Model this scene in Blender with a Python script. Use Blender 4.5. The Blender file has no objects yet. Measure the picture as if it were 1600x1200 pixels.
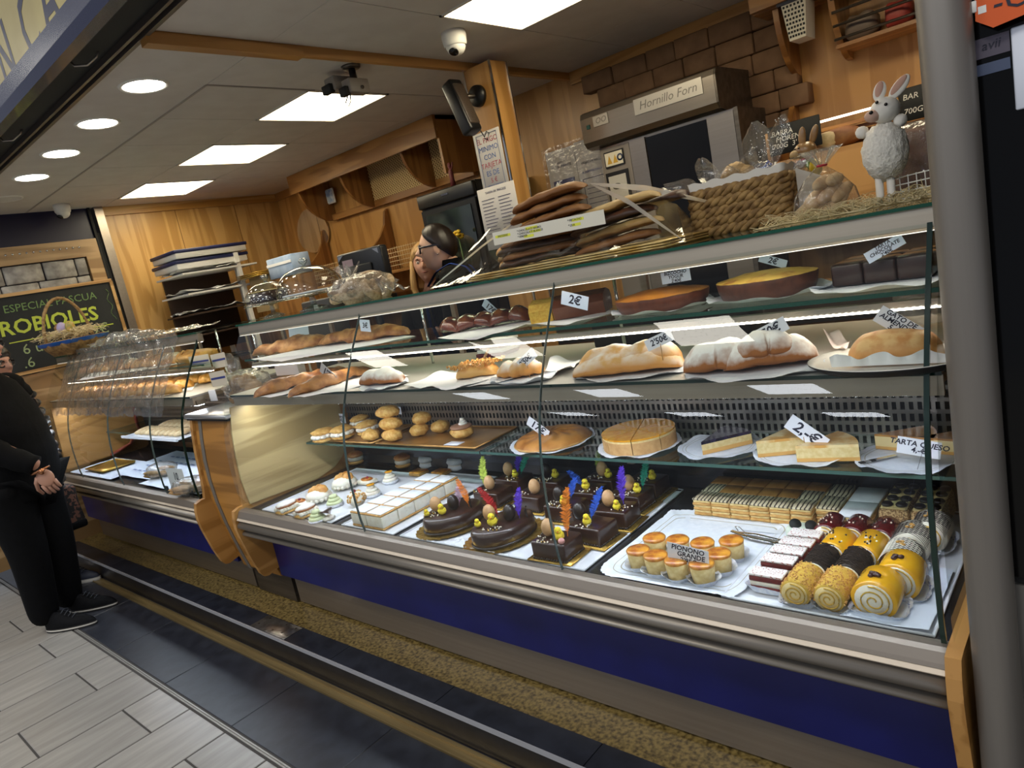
import bpy, bmesh, math, random
from mathutils import Vector, Matrix, noise, Euler
PI = math.pi
random.seed(7)
SC = bpy.context.scene
COL = SC.collection
# ------------------------------------------------------------------ camera
CAM_Z, FPX = 1.5, 1084.86
RIGHT = Vector((0.7415394457866171, 0.6416108721626316, -0.1960987992446258))
DOWN = Vector((-0.02724258531652657, -0.26325140423880755, -0.9643425427261662))
FWD = Vector((-0.6703559441727569, 0.7204402729505086, -0.17773216147689253))
cam = bpy.data.cameras.new('camera'); cam.sensor_width = 36; cam.lens = FPX * 36 / 1600
cam.clip_start = 0.02; cam.clip_end = 60
cam_ob = bpy.data.objects.new('camera', cam); COL.objects.link(cam_ob)
_r, _u, _b = RIGHT, -DOWN, -FWD
cam_ob.matrix_world = Matrix(((_r.x, _u.x, _b.x, 0), (_r.y, _u.y, _b.y, 0), (_r.z, _u.z, _b.z, CAM_Z), (0, 0, 0, 1)))
SC.camera = cam_ob
# ------------------------------------------------------------------ view, world, hall lamps
SC.view_settings.view_transform = 'Standard'
SC.view_settings.look = 'None'
SC.view_settings.exposure = EXPOSURE = 0.0
SC.view_settings.gamma = 1.0
SC.view_settings.use_curve_mapping = False
try:
    SC.cycles.transparent_max_bounces = 40
    SC.cycles.max_bounces = 8
    SC.cycles.use_denoising = True
    SC.cycles.sample_clamp_indirect = 6.0
    SC.cycles.caustics_reflective = False
    SC.cycles.caustics_refractive = False
except Exception:
    pass
world = bpy.data.worlds.new('world'); SC.world = world; world.use_nodes = True
world.node_tree.nodes['Background'].inputs[0].default_value = (0.62, 0.66, 0.75, 1)
world.node_tree.nodes['Background'].inputs[1].default_value = 0.40


def area(name, loc, sx, sy, power, col, rot=(0, 0, 0)):
    l = bpy.data.lights.new(name, 'AREA'); l.shape = 'RECTANGLE'; l.size = sx; l.size_y = sy
    l.energy = power; l.color = col
    o = bpy.data.objects.new(name, l); o.location = loc; o.rotation_euler = rot; COL.objects.link(o)
    return o


# lamps of the market hall: square panels over the aisle in front of the stall
for _x in (-6.4, -4.4, -2.4, -.4, 1.6):
    for _y in (-.9, -3.0, -5.2):
        area('hall_lamp', (_x, _y, 3.7), .6, .6, 21, (1.0, 0.95, 0.84) if _y > -1 else (0.88, 0.93, 1.0))

# heights of the levels of the display case
ZT, ZU, ZM, ZL, ZD, ZC = 1.445, 1.287, 1.152, 0.845, 0.645, 2.47


def at(px, py, x=None, y=None, z=None):
    """the point of the plane x=, y= or z= that shows at a given place of the 1600x1200 photograph"""
    a, b = (px - 800) / FPX, (py - 600) / FPX
    d = RIGHT * a + DOWN * b + FWD
    o = Vector((0, 0, CAM_Z))
    t = (x - o.x) / d.x if x is not None else (y - o.y) / d.y if y is not None else (z - o.z) / d.z
    return o + d * t


# ------------------------------------------------------------------ materials
def lin(h):
    if isinstance(h, tuple):
        return h if len(h) == 4 else h + (1,)
    h = h.lstrip('#')
    c = [int(h[i:i + 2], 16) / 255 for i in (0, 2, 4)]
    return tuple(v / 12.92 if v <= 0.04045 else ((v + 0.055) / 1.055) ** 2.4 for v in c) + (1,)


MATS = {}


def nodes_of(name):
    m = bpy.data.materials.new(name); m.use_nodes = True
    nt = m.node_tree
    return m, nt, nt.nodes['Principled BSDF'], nt.nodes['Material Output']


def mat(name, col, rough=0.5, metal=0.0, col2=None, scale=(20, 20, 20), bump=0.0, bscale=None, detail=4, spec=0.5,
        coat=0.0, emit=0.0, lo=0.35, hi=0.65, sss=0.0, rnd=0.0, aniso=0.0):
    """a principled material; col2: a second colour mixed in by 3-D noise; bump: fine relief; rnd: value change per object"""
    if name in MATS:
        return MATS[name]
    m, nt, p, out = nodes_of(name)
    N, L = nt.nodes, nt.links
    p.inputs['Roughness'].default_value = rough
    p.inputs['Metallic'].default_value = metal
    p.inputs['Specular IOR Level'].default_value = spec
    p.inputs['Coat Weight'].default_value = coat
    p.inputs['Coat Roughness'].default_value = 0.08
    if sss:
        p.inputs['Subsurface Weight'].default_value = sss
        p.inputs['Subsurface Radius'].default_value = (0.01, 0.006, 0.003)
    p.inputs['Base Color'].default_value = lin(col)
    src = None
    if col2 or bump:
        tc = N.new('ShaderNodeTexCoord')
        mp = N.new('ShaderNodeMapping'); mp.inputs['Scale'].default_value = scale if isinstance(scale, tuple) else (scale,) * 3
        L.new(tc.outputs['Object'], mp.inputs[0])
        nz = N.new('ShaderNodeTexNoise'); nz.inputs['Scale'].default_value = 1.0; nz.inputs['Detail'].default_value = detail
        L.new(mp.outputs[0], nz.inputs['Vector'])
        if col2:
            r = N.new('ShaderNodeValToRGB')
            r.color_ramp.elements[0].position = lo; r.color_ramp.elements[1].position = hi
            r.color_ramp.elements[0].color = lin(col); r.color_ramp.elements[1].color = lin(col2)
            L.new(nz.outputs[0], r.inputs[0]); src = r.outputs[0]
        if bump:
            b = N.new('ShaderNodeBump'); b.inputs['Strength'].default_value = 1.0; b.inputs['Distance'].default_value = bump
            if bscale:
                n2 = N.new('ShaderNodeTexNoise'); n2.inputs['Scale'].default_value = bscale; n2.inputs['Detail'].default_value = 3
                L.new(tc.outputs['Object'], n2.inputs['Vector']); L.new(n2.outputs[0], b.inputs['Height'])
            else:
                L.new(nz.outputs[0], b.inputs['Height'])
            L.new(b.outputs[0], p.inputs['Normal'])
    if rnd:
        oi = N.new('ShaderNodeObjectInfo'); hs = N.new('ShaderNodeHueSaturation')
        mr = N.new('ShaderNodeMapRange'); mr.inputs['To Min'].default_value = 1 - rnd; mr.inputs['To Max'].default_value = 1 + rnd
        L.new(oi.outputs['Random'], mr.inputs[0]); L.new(mr.outputs[0], hs.inputs['Value'])
        hs.inputs['Color'].default_value = lin(col)
        if src: L.new(src, hs.inputs['Color'])
        src = hs.outputs[0]
    if src: L.new(src, p.inputs['Base Color'])
    if emit:
        p.inputs['Emission Color'].default_value = lin(col); p.inputs['Emission Strength'].default_value = emit
    MATS[name] = m
    return m


def topcoat(name, side, top, top2=None, rough=0.5, lo=0.2, hi=0.7, scale=60, noise_amt=0.5, coat=0.0, bump=0.001):
    """something coated from above (sugar, glaze, bake): side colour below, top colour where the surface faces up, broken by noise"""
    if name in MATS:
        return MATS[name]
    m, nt, p, out = nodes_of(name)
    N, L = nt.nodes, nt.links
    p.inputs['Roughness'].default_value = rough
    p.inputs['Coat Weight'].default_value = coat; p.inputs['Coat Roughness'].default_value = 0.12
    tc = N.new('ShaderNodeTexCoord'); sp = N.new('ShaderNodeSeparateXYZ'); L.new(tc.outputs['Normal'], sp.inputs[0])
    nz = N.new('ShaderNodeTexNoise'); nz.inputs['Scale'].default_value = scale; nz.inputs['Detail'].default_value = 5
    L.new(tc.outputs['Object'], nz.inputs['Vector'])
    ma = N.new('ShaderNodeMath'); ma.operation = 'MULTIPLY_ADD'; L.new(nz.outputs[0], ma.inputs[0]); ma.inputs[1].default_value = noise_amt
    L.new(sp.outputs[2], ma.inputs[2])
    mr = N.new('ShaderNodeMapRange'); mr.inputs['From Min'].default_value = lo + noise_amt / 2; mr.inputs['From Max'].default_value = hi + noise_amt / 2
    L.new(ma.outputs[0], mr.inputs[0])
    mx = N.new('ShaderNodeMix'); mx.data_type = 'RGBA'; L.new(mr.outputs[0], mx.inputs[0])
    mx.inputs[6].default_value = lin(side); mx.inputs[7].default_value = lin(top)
    if top2:
        r = N.new('ShaderNodeValToRGB'); r.color_ramp.elements[0].position = .38; r.color_ramp.elements[1].position = .62
        r.color_ramp.elements[0].color = lin(top); r.color_ramp.elements[1].color = lin(top2)
        n2 = N.new('ShaderNodeTexNoise'); n2.inputs['Scale'].default_value = scale * .5; n2.inputs['Detail'].default_value = 4
        L.new(tc.outputs['Object'], n2.inputs['Vector']); L.new(n2.outputs[0], r.inputs[0]); L.new(r.outputs[0], mx.inputs[7])
    L.new(mx.outputs[2], p.inputs['Base Color'])
    b = N.new('ShaderNodeBump'); b.inputs['Distance'].default_value = bump; L.new(nz.outputs[0], b.inputs['Height']); L.new(b.outputs[0], p.inputs['Normal'])
    MATS[name] = m
    return m


def sheet_glass(name, tint='#f4f8f6', f0=0.045, rough=0.0, crinkle=0.0, cscale=25, gain=1.0, haze=0.0):
    """thin clear sheet: lets light through and mirrors more at a glancing angle (Schlick)"""
    m, nt, p, out = nodes_of(name)
    N, L = nt.nodes, nt.links
    N.remove(p)
    lw = N.new('ShaderNodeLayerWeight'); lw.inputs[0].default_value = 0.5
    pw = N.new('ShaderNodeMath'); pw.operation = 'POWER'; L.new(lw.outputs['Facing'], pw.inputs[0]); pw.inputs[1].default_value = 4.5
    ma = N.new('ShaderNodeMath'); ma.operation = 'MULTIPLY_ADD'; ma.inputs[1].default_value = (0.9 - f0) * gain; ma.inputs[2].default_value = f0 * gain
    ma.use_clamp = True
    L.new(pw.outputs[0], ma.inputs[0])
    tr = N.new('ShaderNodeBsdfTransparent'); tr.inputs[0].default_value = lin(tint)
    gl = N.new('ShaderNodeBsdfGlossy'); gl.inputs['Roughness'].default_value = rough
    mx = N.new('ShaderNodeMixShader')
    L.new(ma.outputs[0], mx.inputs[0]); L.new(tr.outputs[0], mx.inputs[1]); L.new(gl.outputs[0], mx.inputs[2])
    last = mx.outputs[0]
    if crinkle:
        tc = N.new('ShaderNodeTexCoord'); nz = N.new('ShaderNodeTexNoise'); nz.inputs['Scale'].default_value = cscale; nz.inputs['Detail'].default_value = 3
        L.new(tc.outputs['Object'], nz.inputs['Vector'])
        b = N.new('ShaderNodeBump'); b.inputs['Distance'].default_value = crinkle; L.new(nz.outputs[0], b.inputs['Height'])
        L.new(b.outputs[0], gl.inputs['Normal']); L.new(b.outputs[0], lw.inputs['Normal'])
    if haze:
        df = N.new('ShaderNodeBsdfTranslucent'); df.inputs[0].default_value = (0.85, 0.85, 0.85, 1)
        d2 = N.new('ShaderNodeBsdfDiffuse'); d2.inputs[0].default_value = (0.85, 0.85, 0.85, 1)
        a2 = N.new('ShaderNodeMixShader'); a2.inputs[0].default_value = .5; L.new(df.outputs[0], a2.inputs[1]); L.new(d2.outputs[0], a2.inputs[2])
        m2 = N.new('ShaderNodeMixShader'); m2.inputs[0].default_value = haze; L.new(last, m2.inputs[1]); L.new(a2.outputs[0], m2.inputs[2]); last = m2.outputs[0]
    L.new(last, out.inputs[0])
    MATS[name] = m
    return m


def wood(name, c1, c2, grain='z', rough=0.38, fine=1.0, coat=0.15):
    """veneer: noise stretched along the grain axis, with broad cathedral figure"""
    if name in MATS:
        return MATS[name]
    m, nt, p, out = nodes_of(name)
    N, L = nt.nodes, nt.links
    p.inputs['Roughness'].default_value = rough; p.inputs['Coat Weight'].default_value = coat; p.inputs['Coat Roughness'].default_value = .25
    tc = N.new('ShaderNodeTexCoord'); mp = N.new('ShaderNodeMapping')
    s = {'x': (1.2, 34, 34), 'y': (34, 1.2, 34), 'z': (34, 34, 1.2)}[grain]
    mp.inputs['Scale'].default_value = tuple(v * fine for v in s); L.new(tc.outputs['Object'], mp.inputs[0])
    n1 = N.new('ShaderNodeTexNoise'); n1.inputs['Scale'].default_value = 1.6; n1.inputs['Detail'].default_value = 5; L.new(mp.outputs[0], n1.inputs['Vector'])
    mp2 = N.new('ShaderNodeMapping'); s2 = {'x': (.5, 5, 5), 'y': (5, .5, 5), 'z': (5, 5, .5)}[grain]
    mp2.inputs['Scale'].default_value = s2; L.new(tc.outputs['Object'], mp2.inputs[0])
    n2 = N.new('ShaderNodeTexNoise'); n2.inputs['Scale'].default_value = 1.0; n2.inputs['Detail'].default_value = 2; n2.inputs['Distortion'].default_value = .6
    L.new(mp2.outputs[0], n2.inputs['Vector'])
    sn = N.new('ShaderNodeMath'); sn.operation = 'MULTIPLY'; L.new(n2.outputs[0], sn.inputs[0]); sn.inputs[1].default_value = 30
    si = N.new('ShaderNodeMath'); si.operation = 'SINE'; L.new(sn.outputs[0], si.inputs[0])
    ad = N.new('ShaderNodeMath'); ad.operation = 'MULTIPLY_ADD'; L.new(si.outputs[0], ad.inputs[0]); ad.inputs[1].default_value = 0.40; L.new(n1.outputs[0], ad.inputs[2])
    r = N.new('ShaderNodeValToRGB'); r.color_ramp.elements[0].position = .3; r.color_ramp.elements[1].position = .7
    r.color_ramp.elements[0].color = lin(c1); r.color_ramp.elements[1].color = lin(c2)
    L.new(ad.outputs[0], r.inputs[0]); L.new(r.outputs[0], p.inputs['Base Color'])
    b = N.new('ShaderNodeBump'); b.inputs['Distance'].default_value = .0004; L.new(n1.outputs[0], b.inputs['Height']); L.new(b.outputs[0], p.inputs['Normal'])
    MATS[name] = m
    return m


def lamp(name, col, strength):
    m, nt, p, out = nodes_of(name)
    nt.nodes.remove(p)
    e = nt.nodes.new('ShaderNodeEmission'); e.inputs[0].default_value = lin(col); e.inputs[1].default_value = strength
    nt.links.new(e.outputs[0], out.inputs[0])
    MATS[name] = m
    return m


# ------------------------------------------------------------------ mesh builder
class MB:
    """collects shapes (world or local coordinates) into one mesh object"""

    def __init__(s):
        s.v = []; s.f = []; s.mi = []; s.sm = []; s.m = 0

    def add(s, vs, fs, smooth=False, M=None, m=None):
        o = len(s.v)
        if M is not None: vs = [M @ Vector(v) for v in vs]
        s.v += [tuple(v) for v in vs]
        s.f += [tuple(i + o for i in f) for f in fs]
        s.mi += [s.m if m is None else m] * len(fs); s.sm += [smooth] * len(fs)
        return s

    def box(s, c, d, M=None, m=None):
        x, y, z = c; a, b, h = d[0] / 2, d[1] / 2, d[2] / 2
        vs = [(x + i * a, y + j * b, z + k * h) for k in (-1, 1) for j in (-1, 1) for i in (-1, 1)]
        return s.add(vs, [(0, 2, 3, 1), (4, 5, 7, 6), (0, 1, 5, 4), (2, 6, 7, 3), (0, 4, 6, 2), (1, 3, 7, 5)], False, M, m)

    def b2(s, lo, hi, m=None, M=None):
        return s.box([(a + b) / 2 for a, b in zip(lo, hi)], [b - a for a, b in zip(lo, hi)], M, m)

    def rbox(s, c, d, r=0.01, seg=2, M=None, m=None, jit=0.0, seed=0, sub=0):
        bm = bmesh.new(); bmesh.ops.create_cube(bm, size=1)
        for v in bm.verts: v.co = Vector((v.co.x * d[0], v.co.y * d[1], v.co.z * d[2]))
        bmesh.ops.bevel(bm, geom=list(bm.edges), offset=min(r, min(d) * .49), segments=seg, profile=.5, affect='EDGES')
        if sub: bmesh.ops.subdivide_edges(bm, edges=list(bm.edges), cuts=sub, use_grid_fill=True)
        if jit:
            for v in bm.verts:
                v.co += noise.noise_vector(v.co * (1.6 / max(jit * 8, .004)) + Vector((seed * 3.1, seed, 0))) * jit
        for v in bm.verts: v.co += Vector(c)
        s.frombm(bm, True, M, m); bm.free()
        return s

    def frombm(s, bm, smooth=True, M=None, m=None):
        bm.verts.index_update()
        return s.add([v.co.copy() for v in bm.verts], [[v.index for v in f.verts] for f in bm.faces], smooth, M, m)

    def lathe(s, prof, c=(0, 0, 0), n=24, M=None, m=None, smooth=True, sx=1, sy=1, wob=None):
        vs = []; fs = []
        k = len(prof)
        for i in range(n):
            a = 2 * PI * i / n
            w = wob(a) if wob else 1
            for r, z in prof: vs.append((c[0] + math.cos(a) * r * sx * w, c[1] + math.sin(a) * r * sy * w, c[2] + z))
        for i in range(n):
            j = (i + 1) % n
            for q in range(k - 1):
                if prof[q][0] < 1e-6 and prof[q + 1][0] < 1e-6: continue
                fs.append((i * k + q, j * k + q, j * k + q + 1, i * k + q + 1))
        return s.add(vs, fs, smooth, M, m)

    def cyl(s, c, r, h, n=20, M=None, m=None, smooth=True):
        s.lathe([(r, 0), (r, h)], c, n, M, m, smooth)
        vs = [(c[0] + math.cos(2 * PI * i / n) * r, c[1] + math.sin(2 * PI * i / n) * r, c[2] + z) for z in (0, h) for i in range(n)]
        return s.add(vs, [tuple(range(n))[::-1], tuple(range(n, 2 * n))], False, M, m)

    def tube(s, pts, r, n=8, closed=False, m=None, M=None, flat=1.0, cap=True, up=Vector((0, 0, 1)), smooth=True):
        pts = [Vector(p) for p in pts]; k = len(pts)
        rr = r if isinstance(r, (list, tuple)) else [r] * k
        vs = []
        for i, p in enumerate(pts):
            a = pts[(i - 1) % k] if closed or i else pts[0]
            b = pts[(i + 1) % k] if closed or i < k - 1 else pts[-1]
            t = (b - a)
            t = t.normalized() if t.length > 1e-9 else Vector((1, 0, 0))
            u = up if abs(t.dot(up)) < .97 else Vector((1, 0, 0))
            sd = t.cross(u).normalized(); w = sd.cross(t)
            for q in range(n):
                an = 2 * PI * q / n
                vs.append(p + (sd * math.cos(an) + w * math.sin(an) * flat) * rr[i])
        fs = []
        for i in range(k if closed else k - 1):
            j = (i + 1) % k
            for q in range(n):
                q2 = (q + 1) % n
                fs.append((i * n + q, i * n + q2, j * n + q2, j * n + q))
        if cap and not closed:
            fs.append(tuple(range(n))[::-1]); fs.append(tuple(range((k - 1) * n, k * n)))
        return s.add(vs, fs, smooth, M, m)

    def prism(s, out, axis, a, b, m=None, M=None, smooth=False):
        """outline (list of 2-D points in the other two axes, in order) extruded along axis from a to b"""
        def w(p, t):
            return {'x': (t, p[0], p[1]), 'y': (p[0], t, p[1]), 'z': (p[0], p[1], t)}[axis]
        n = len(out)
        vs = [w(p, a) for p in out] + [w(p, b) for p in out]
        fs = [tuple(range(n))[::-1], tuple(range(n, 2 * n))] + [(i, (i + 1) % n, n + (i + 1) % n, n + i) for i in range(n)]
        return s.add(vs, fs, smooth, M, m)

    def blob(s, c, r, M=None, m=None, amp=0.0, freq=6.0, seed=0, sub=2, fn=None):
        bm = bmesh.new(); bmesh.ops.create_icosphere(bm, subdivisions=sub, radius=1)
        sd = Vector((seed * 7.3, seed * 3.7, seed * 1.9))
        for v in bm.verts:
            p = v.co.copy()
            k = 1 + (amp * noise.noise(p * freq + sd) if amp else 0)
            if fn: k *= fn(p)
            v.co = Vector((p.x * r[0] * k, p.y * r[1] * k, p.z * r[2] * k))
        if M is None:
            for v in bm.verts: v.co += Vector(c)
            s.frombm(bm, True, None, m)
        else:
            s.frombm(bm, True, Matrix.Translation(c) @ M, m)
        bm.free(); return s

    def grid(s, fn, nu, nv, m=None, smooth=True, M=None, closed_u=False):
        vs = [fn(i / nu, j / nv) for i in range(nu + 1) for j in range(nv + 1)]
        fs = [(i * (nv + 1) + j, (i + 1) * (nv + 1) + j, (i + 1) * (nv + 1) + j + 1, i * (nv + 1) + j + 1) for i in range(nu) for j in range(nv)]
        return s.add(vs, fs, smooth, M, m)

    def build(s, name, ms, parent=None, kind=None, label=None, merge=False):
        me = bpy.data.meshes.new(name)
        vs = s.v
        if parent is not None:
            P = parent_origin(parent)
            vs = [(v[0] - P.x, v[1] - P.y, v[2] - P.z) for v in vs]
        me.from_pydata(vs, [], s.f)
        for m_ in (ms if isinstance(ms, (list, tuple)) else [ms]): me.materials.append(m_)
        me.polygons.foreach_set('material_index', s.mi)
        me.polygons.foreach_set('use_smooth', s.sm)
        me.update()
        if True:
            bm = bmesh.new(); bm.from_mesh(me)
            if merge: bmesh.ops.remove_doubles(bm, verts=bm.verts, dist=1e-5)
            bmesh.ops.recalc_face_normals(bm, faces=bm.faces)
            bm.to_mesh(me); bm.free()
        o = bpy.data.objects.new(name, me); COL.objects.link(o)
        if parent is not None:
            o.parent = parent; ORIG[o.name] = parent_origin(parent)
        if kind: o['kind'] = kind
        if label: o['label'] = label
        return o


ORIG = {}


def parent_origin(p):
    return ORIG.get(p.name, Vector((0, 0, 0)))


def thing(name, label, cat, loc=(0, 0, 0), group=None):
    """an Empty at a thing's base; its parts are built in world coordinates and stored relative to it"""
    o = bpy.data.objects.new(name, None); COL.objects.link(o)
    o.empty_display_size = .05
    o.location = loc; o['label'] = label; o['category'] = cat
    ORIG[o.name] = Vector(loc)
    if group: o['group'] = group
    return o


def local(o):
    """parts of this thing are given in its own coordinates (so that it can be turned)"""
    ORIG[o.name] = Vector((0, 0, 0))
    return o


def tag(o, label, cat, group=None, kind=None):
    o['label'] = label; o['category'] = cat
    if group: o['group'] = group
    if kind: o['kind'] = kind
    return o


def struct(name, mb, ms, parent=None):
    o = mb.build(name, ms, parent)
    if parent is None: o['kind'] = 'structure'
    return o


def dup(o, loc=None, rotz=None, label=None, parent=None):
    """copy of a thing with copies of its parts and sub-parts, mesh data shared"""
    r = o.copy(); COL.objects.link(r)
    if parent is not None: r.parent = parent
    for ch in o.children: dup(ch, parent=r)
    if loc is not None: r.location = loc
    if rotz is not None: r.rotation_euler = (0, 0, rotz)
    if label: r['label'] = label
    return r


def text(s_, size, ma, parent, M, shear=0.0, align='CENTER', extrude=0.0002, space=1.0, name='lettering', lsp=1.0, bold=0.0, kind=None):
    c = bpy.data.curves.new(name, 'FONT'); c.body = s_; c.size = size; c.align_x = align; c.align_y = 'CENTER'
    c.shear = shear; c.extrude = extrude; c.space_character = space; c.space_line = lsp; c.resolution_u = 2; c.offset = bold
    c.materials.append(ma)
    o = bpy.data.objects.new(name, c); COL.objects.link(o)
    if parent is not None:
        o.parent = parent
        M = Matrix.Translation(-parent_origin(parent)) @ M
    o.matrix_local = M
    return o


def frame_m(o, right, up):
    """matrix whose x is right, y is up, z the normal, at o"""
    r = Vector(right).normalized(); n = r.cross(Vector(up)).normalized(); u = n.cross(r)
    return Matrix(((r.x, u.x, n.x, o[0]), (r.y, u.y, n.y, o[1]), (r.z, u.z, n.z, o[2]), (0, 0, 0, 1)))


def RZ(a): return Matrix.Rotation(a, 4, 'Z')
def RX(a): return Matrix.Rotation(a, 4, 'X')
def RY(a): return Matrix.Rotation(a, 4, 'Y')
def T(*a): return Matrix.Translation(Vector(a))

# ------------------------------------------------------------------ palette
WOOD_Z = wood('veneer_upright', '#a9793f', '#bd8d50', 'z')
WOOD_X = wood('veneer_along', '#a9793f', '#bd8d50', 'x')
WOOD_Y = wood('veneer_across', '#a5753a', '#bd8b4c', 'y')
WOOD_L = wood('veneer_light', '#b88c4e', '#d0a566', 'z')
PLY = wood('pale_plywood', '#a98f5c', '#c9b07a', 'y', rough=.45)
STEEL = mat('brushed_steel', '#9d9389', .32, .9, '#a49a90', (2, 90, 90))
STEELD = mat('dark_steel', '#5c554e', .35, .85, '#746c63', (2, 30, 30))
ALU = mat('champagne_aluminium', '#a89d8c', .36, .75, '#b4aa9a', (1, 30, 30))
CHROME = mat('chrome', '#d8d8d8', .12, 1.0)
BLUE = mat('blue_laminate', '#11134e', .34, 0, '#15185a', 6, spec=.5)
NAVY = mat('navy_panel', '#0d0e2a', .4, 0)
BLACK = mat('black_plastic', '#101012', .35)
MATTB = mat('matt_black', '#0b0b0c', .7)
WHITE = mat('white_plastic', '#e6e4de', .4)
PAPER = mat('white_paper', '#eeeef0', .7)
PAPERB = mat('bluish_paper', '#dbe4f2', .7)
CARD = mat('price_card', '#e9eaf0', .6)
CARDB = mat('price_card_blue', '#cfdcf0', .6)
INK = mat('ink', '#1c1c30', .6)
PLASTER = mat('ceiling_plaster', '#cfc8c2', .85, 0, '#d5cfc9', 9)
GREYT = mat('grey_tile', '#8d8983', .28, 0, '#a6a29b', (26, 3.0, 10), bump=.0004, rnd=.07, lo=.3, hi=.7)
GROUT = mat('grout', '#3f3b38', .8)
SLATE = mat('dark_slate', '#202229', .33, 0, '#2d3039', 14, bump=.0006, rnd=.06)
GRANITE = mat('gold_granite', '#4b3c20', .3, 0, '#957e4a', 85, detail=8, lo=.34, hi=.62, coat=.2)
BRONZE = mat('bronze_rail', '#8d7850', .3, .55, '#a58f62', (2, 50, 50))
GLASS = sheet_glass('clear_glass', '#f3f7f5', .035)
SHELFGLASS = sheet_glass('shelf_glass', '#e6f1ec', .04)
GEDGE = mat('green_glass_edge', '#07271f', .12, 0, spec=.6)
GEDGEL = mat('pale_glass_edge', '#6f8f86', .12, 0, spec=.6)

# ------------------------------------------------------------------ floor
mb = MB(); mb.b2((-9.5, -3.2, -.06), (2.6, 4.2, -.0028))
fl = struct('floor', mb, GROUT)
tile_mesh = {}


def floor_tile(x0, x1, y0, y1, top, name, m):
    key = (round(x1 - x0, 3), round(y1 - y0, 3), name)
    if key not in tile_mesh:
        a, b = (x1 - x0) / 2, (y1 - y0) / 2
        q = MB(); c = .0018
        q.add([(-a, -b, -.011), (a, -b, -.011), (a, b, -.011), (-a, b, -.011), (-a, -b, -c), (a, -b, -c), (a, b, -c), (-a, b, -c),
               (-a + c, -b + c, 0), (a - c, -b + c, 0), (a - c, b - c, 0), (-a + c, b - c, 0)],
              [(8, 9, 10, 11), (4, 5, 9, 8), (5, 6, 10, 9), (6, 7, 11, 10), (7, 4, 8, 11), (0, 1, 5, 4), (1, 2, 6, 5), (2, 3, 7, 6), (3, 0, 4, 7)])
        o = q.build(name, m, fl); tile_mesh[key] = o.data
    else:
        o = bpy.data.objects.new(name, tile_mesh[key]); COL.objects.link(o); o.parent = fl
    o.location = ((x0 + x1) / 2, (y0 + y1) / 2, top)


G = .0040
x = -6.83
k = 0
while x < -1.9:
    off = .683 if k % 2 == 0 else .378
    # the joints of one column: cut at the metal strip (y = .838)
    ys = [.838] + [off - .61 * i for i in range(0, 4)]
    for a, b in zip(ys[1:], ys[:-1]):
        if b > -.95: floor_tile(x + G, x + .305 - G, a + G, b - G, 0, 'tile', GREYT)
    x += .305; k += 1
mb = MB(); mb.b2((-9.5, -3.2, -.012), (-6.84, .838, -.0005)); mb.b2((-1.9, -3.2, -.012), (2.6, .838, -.0005)); mb.b2((-6.84, -3.2, -.012), (-1.9, -1.2, -.0005))
mb.build('tile_field', GREYT, fl)
mb = MB(); mb.b2((-9.5, .843, -.01), (2.6, .8475, .0015)); mb.b2((-9.5, .8515, -.01), (2.6, .857, .0015)); mb.b2((-9.5, .8475, -.01), (2.6, .8515, -.002))
struct('trim_1', mb, mat('strip_metal', '#a9a6a1', .4, .6))
x = -3.80 - .6145 * 7
while x < 1.5:
    floor_tile(x + .002, x + .6145 - .002, .866, 1.158, 0, 'slab', SLATE); x += .6145
# shutter rail in the floor
mb = MB()
mb.b2((-9.5, 1.160, -.01), (2.6, 1.166, .006)); mb.b2((-9.5, 1.166, -.01), (2.6, 1.196, -.0015)); mb.b2((-9.5, 1.196, -.01), (2.6, 1.204, .004)); mb.b2((-9.5, 1.204, -.01), (2.6, 1.213, -.001))
struct('trim_2', mb, BRONZE)
# step: dark stone riser and tread, metal nosing, granite strip
mb = MB(); mb.b2((-9.5, 1.217, -.01), (2.6, 1.34, .096))
st = struct('trim_3', mb, mat('riser', '#17161a', .3, 0, '#201f22', 20))
mb = MB(); mb.b2((-9.5, 1.213, .098), (2.6, 1.2195, .1125)); mb.build('nosing', mat('nosing_metal', '#c4c4c8', .3, .4), st)
x = -3.62 - .6145 * 7
while x < 1.5:
    o = MB().b2((x + .0015, 1.2195, .096), (x + .613, 1.322, .1105)).build('slab', SLATE, st); x += .6145
mb = MB(); mb.b2((-9.5, 1.322, .0), (2.6, 4.2, .109)); struct('floor_2', mb, GRANITE)
t = thing('metal_patch', 'worn silver metal plate screwed on the dark step edge', 'plate', (-2.9, 1.27, .1105))
mb = MB(); mb.rbox((-2.885, 1.27, .1122), (.29, .094, .0034), .001, 1); mb.build('plate', mat('worn_metal', '#8d857c', .3, .9, '#b9b3ab', 25), t)
mb = MB()
for a, b in ((-3.0, 1.25), (-2.99, 1.30), (-2.87, 1.245), (-2.845, 1.30), (-2.80, 1.25), (-2.765, 1.30)): mb.cyl((a, b, .1138), .005, .0012, 10)
mb.build('screw', STEELD, t)

# ------------------------------------------------------------------ walls, ceiling
XL, YB = -5.83, 3.65
struct('wall_back', MB().b2((XL, YB, .1), (1.5, YB + .1, ZC)), WOOD_Z)
wl = struct('wall_left', MB().b2((XL - .1, 2.135, .1), (XL, YB, ZC)), WOOD_L)
for y0 in (2.70, 3.22):
    MB().b2((XL, y0, .1), (XL + .002, y0 + .004, ZC - .06)).build('panel_joint', mat('joint', '#6b4a22', .6), wl)
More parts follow.
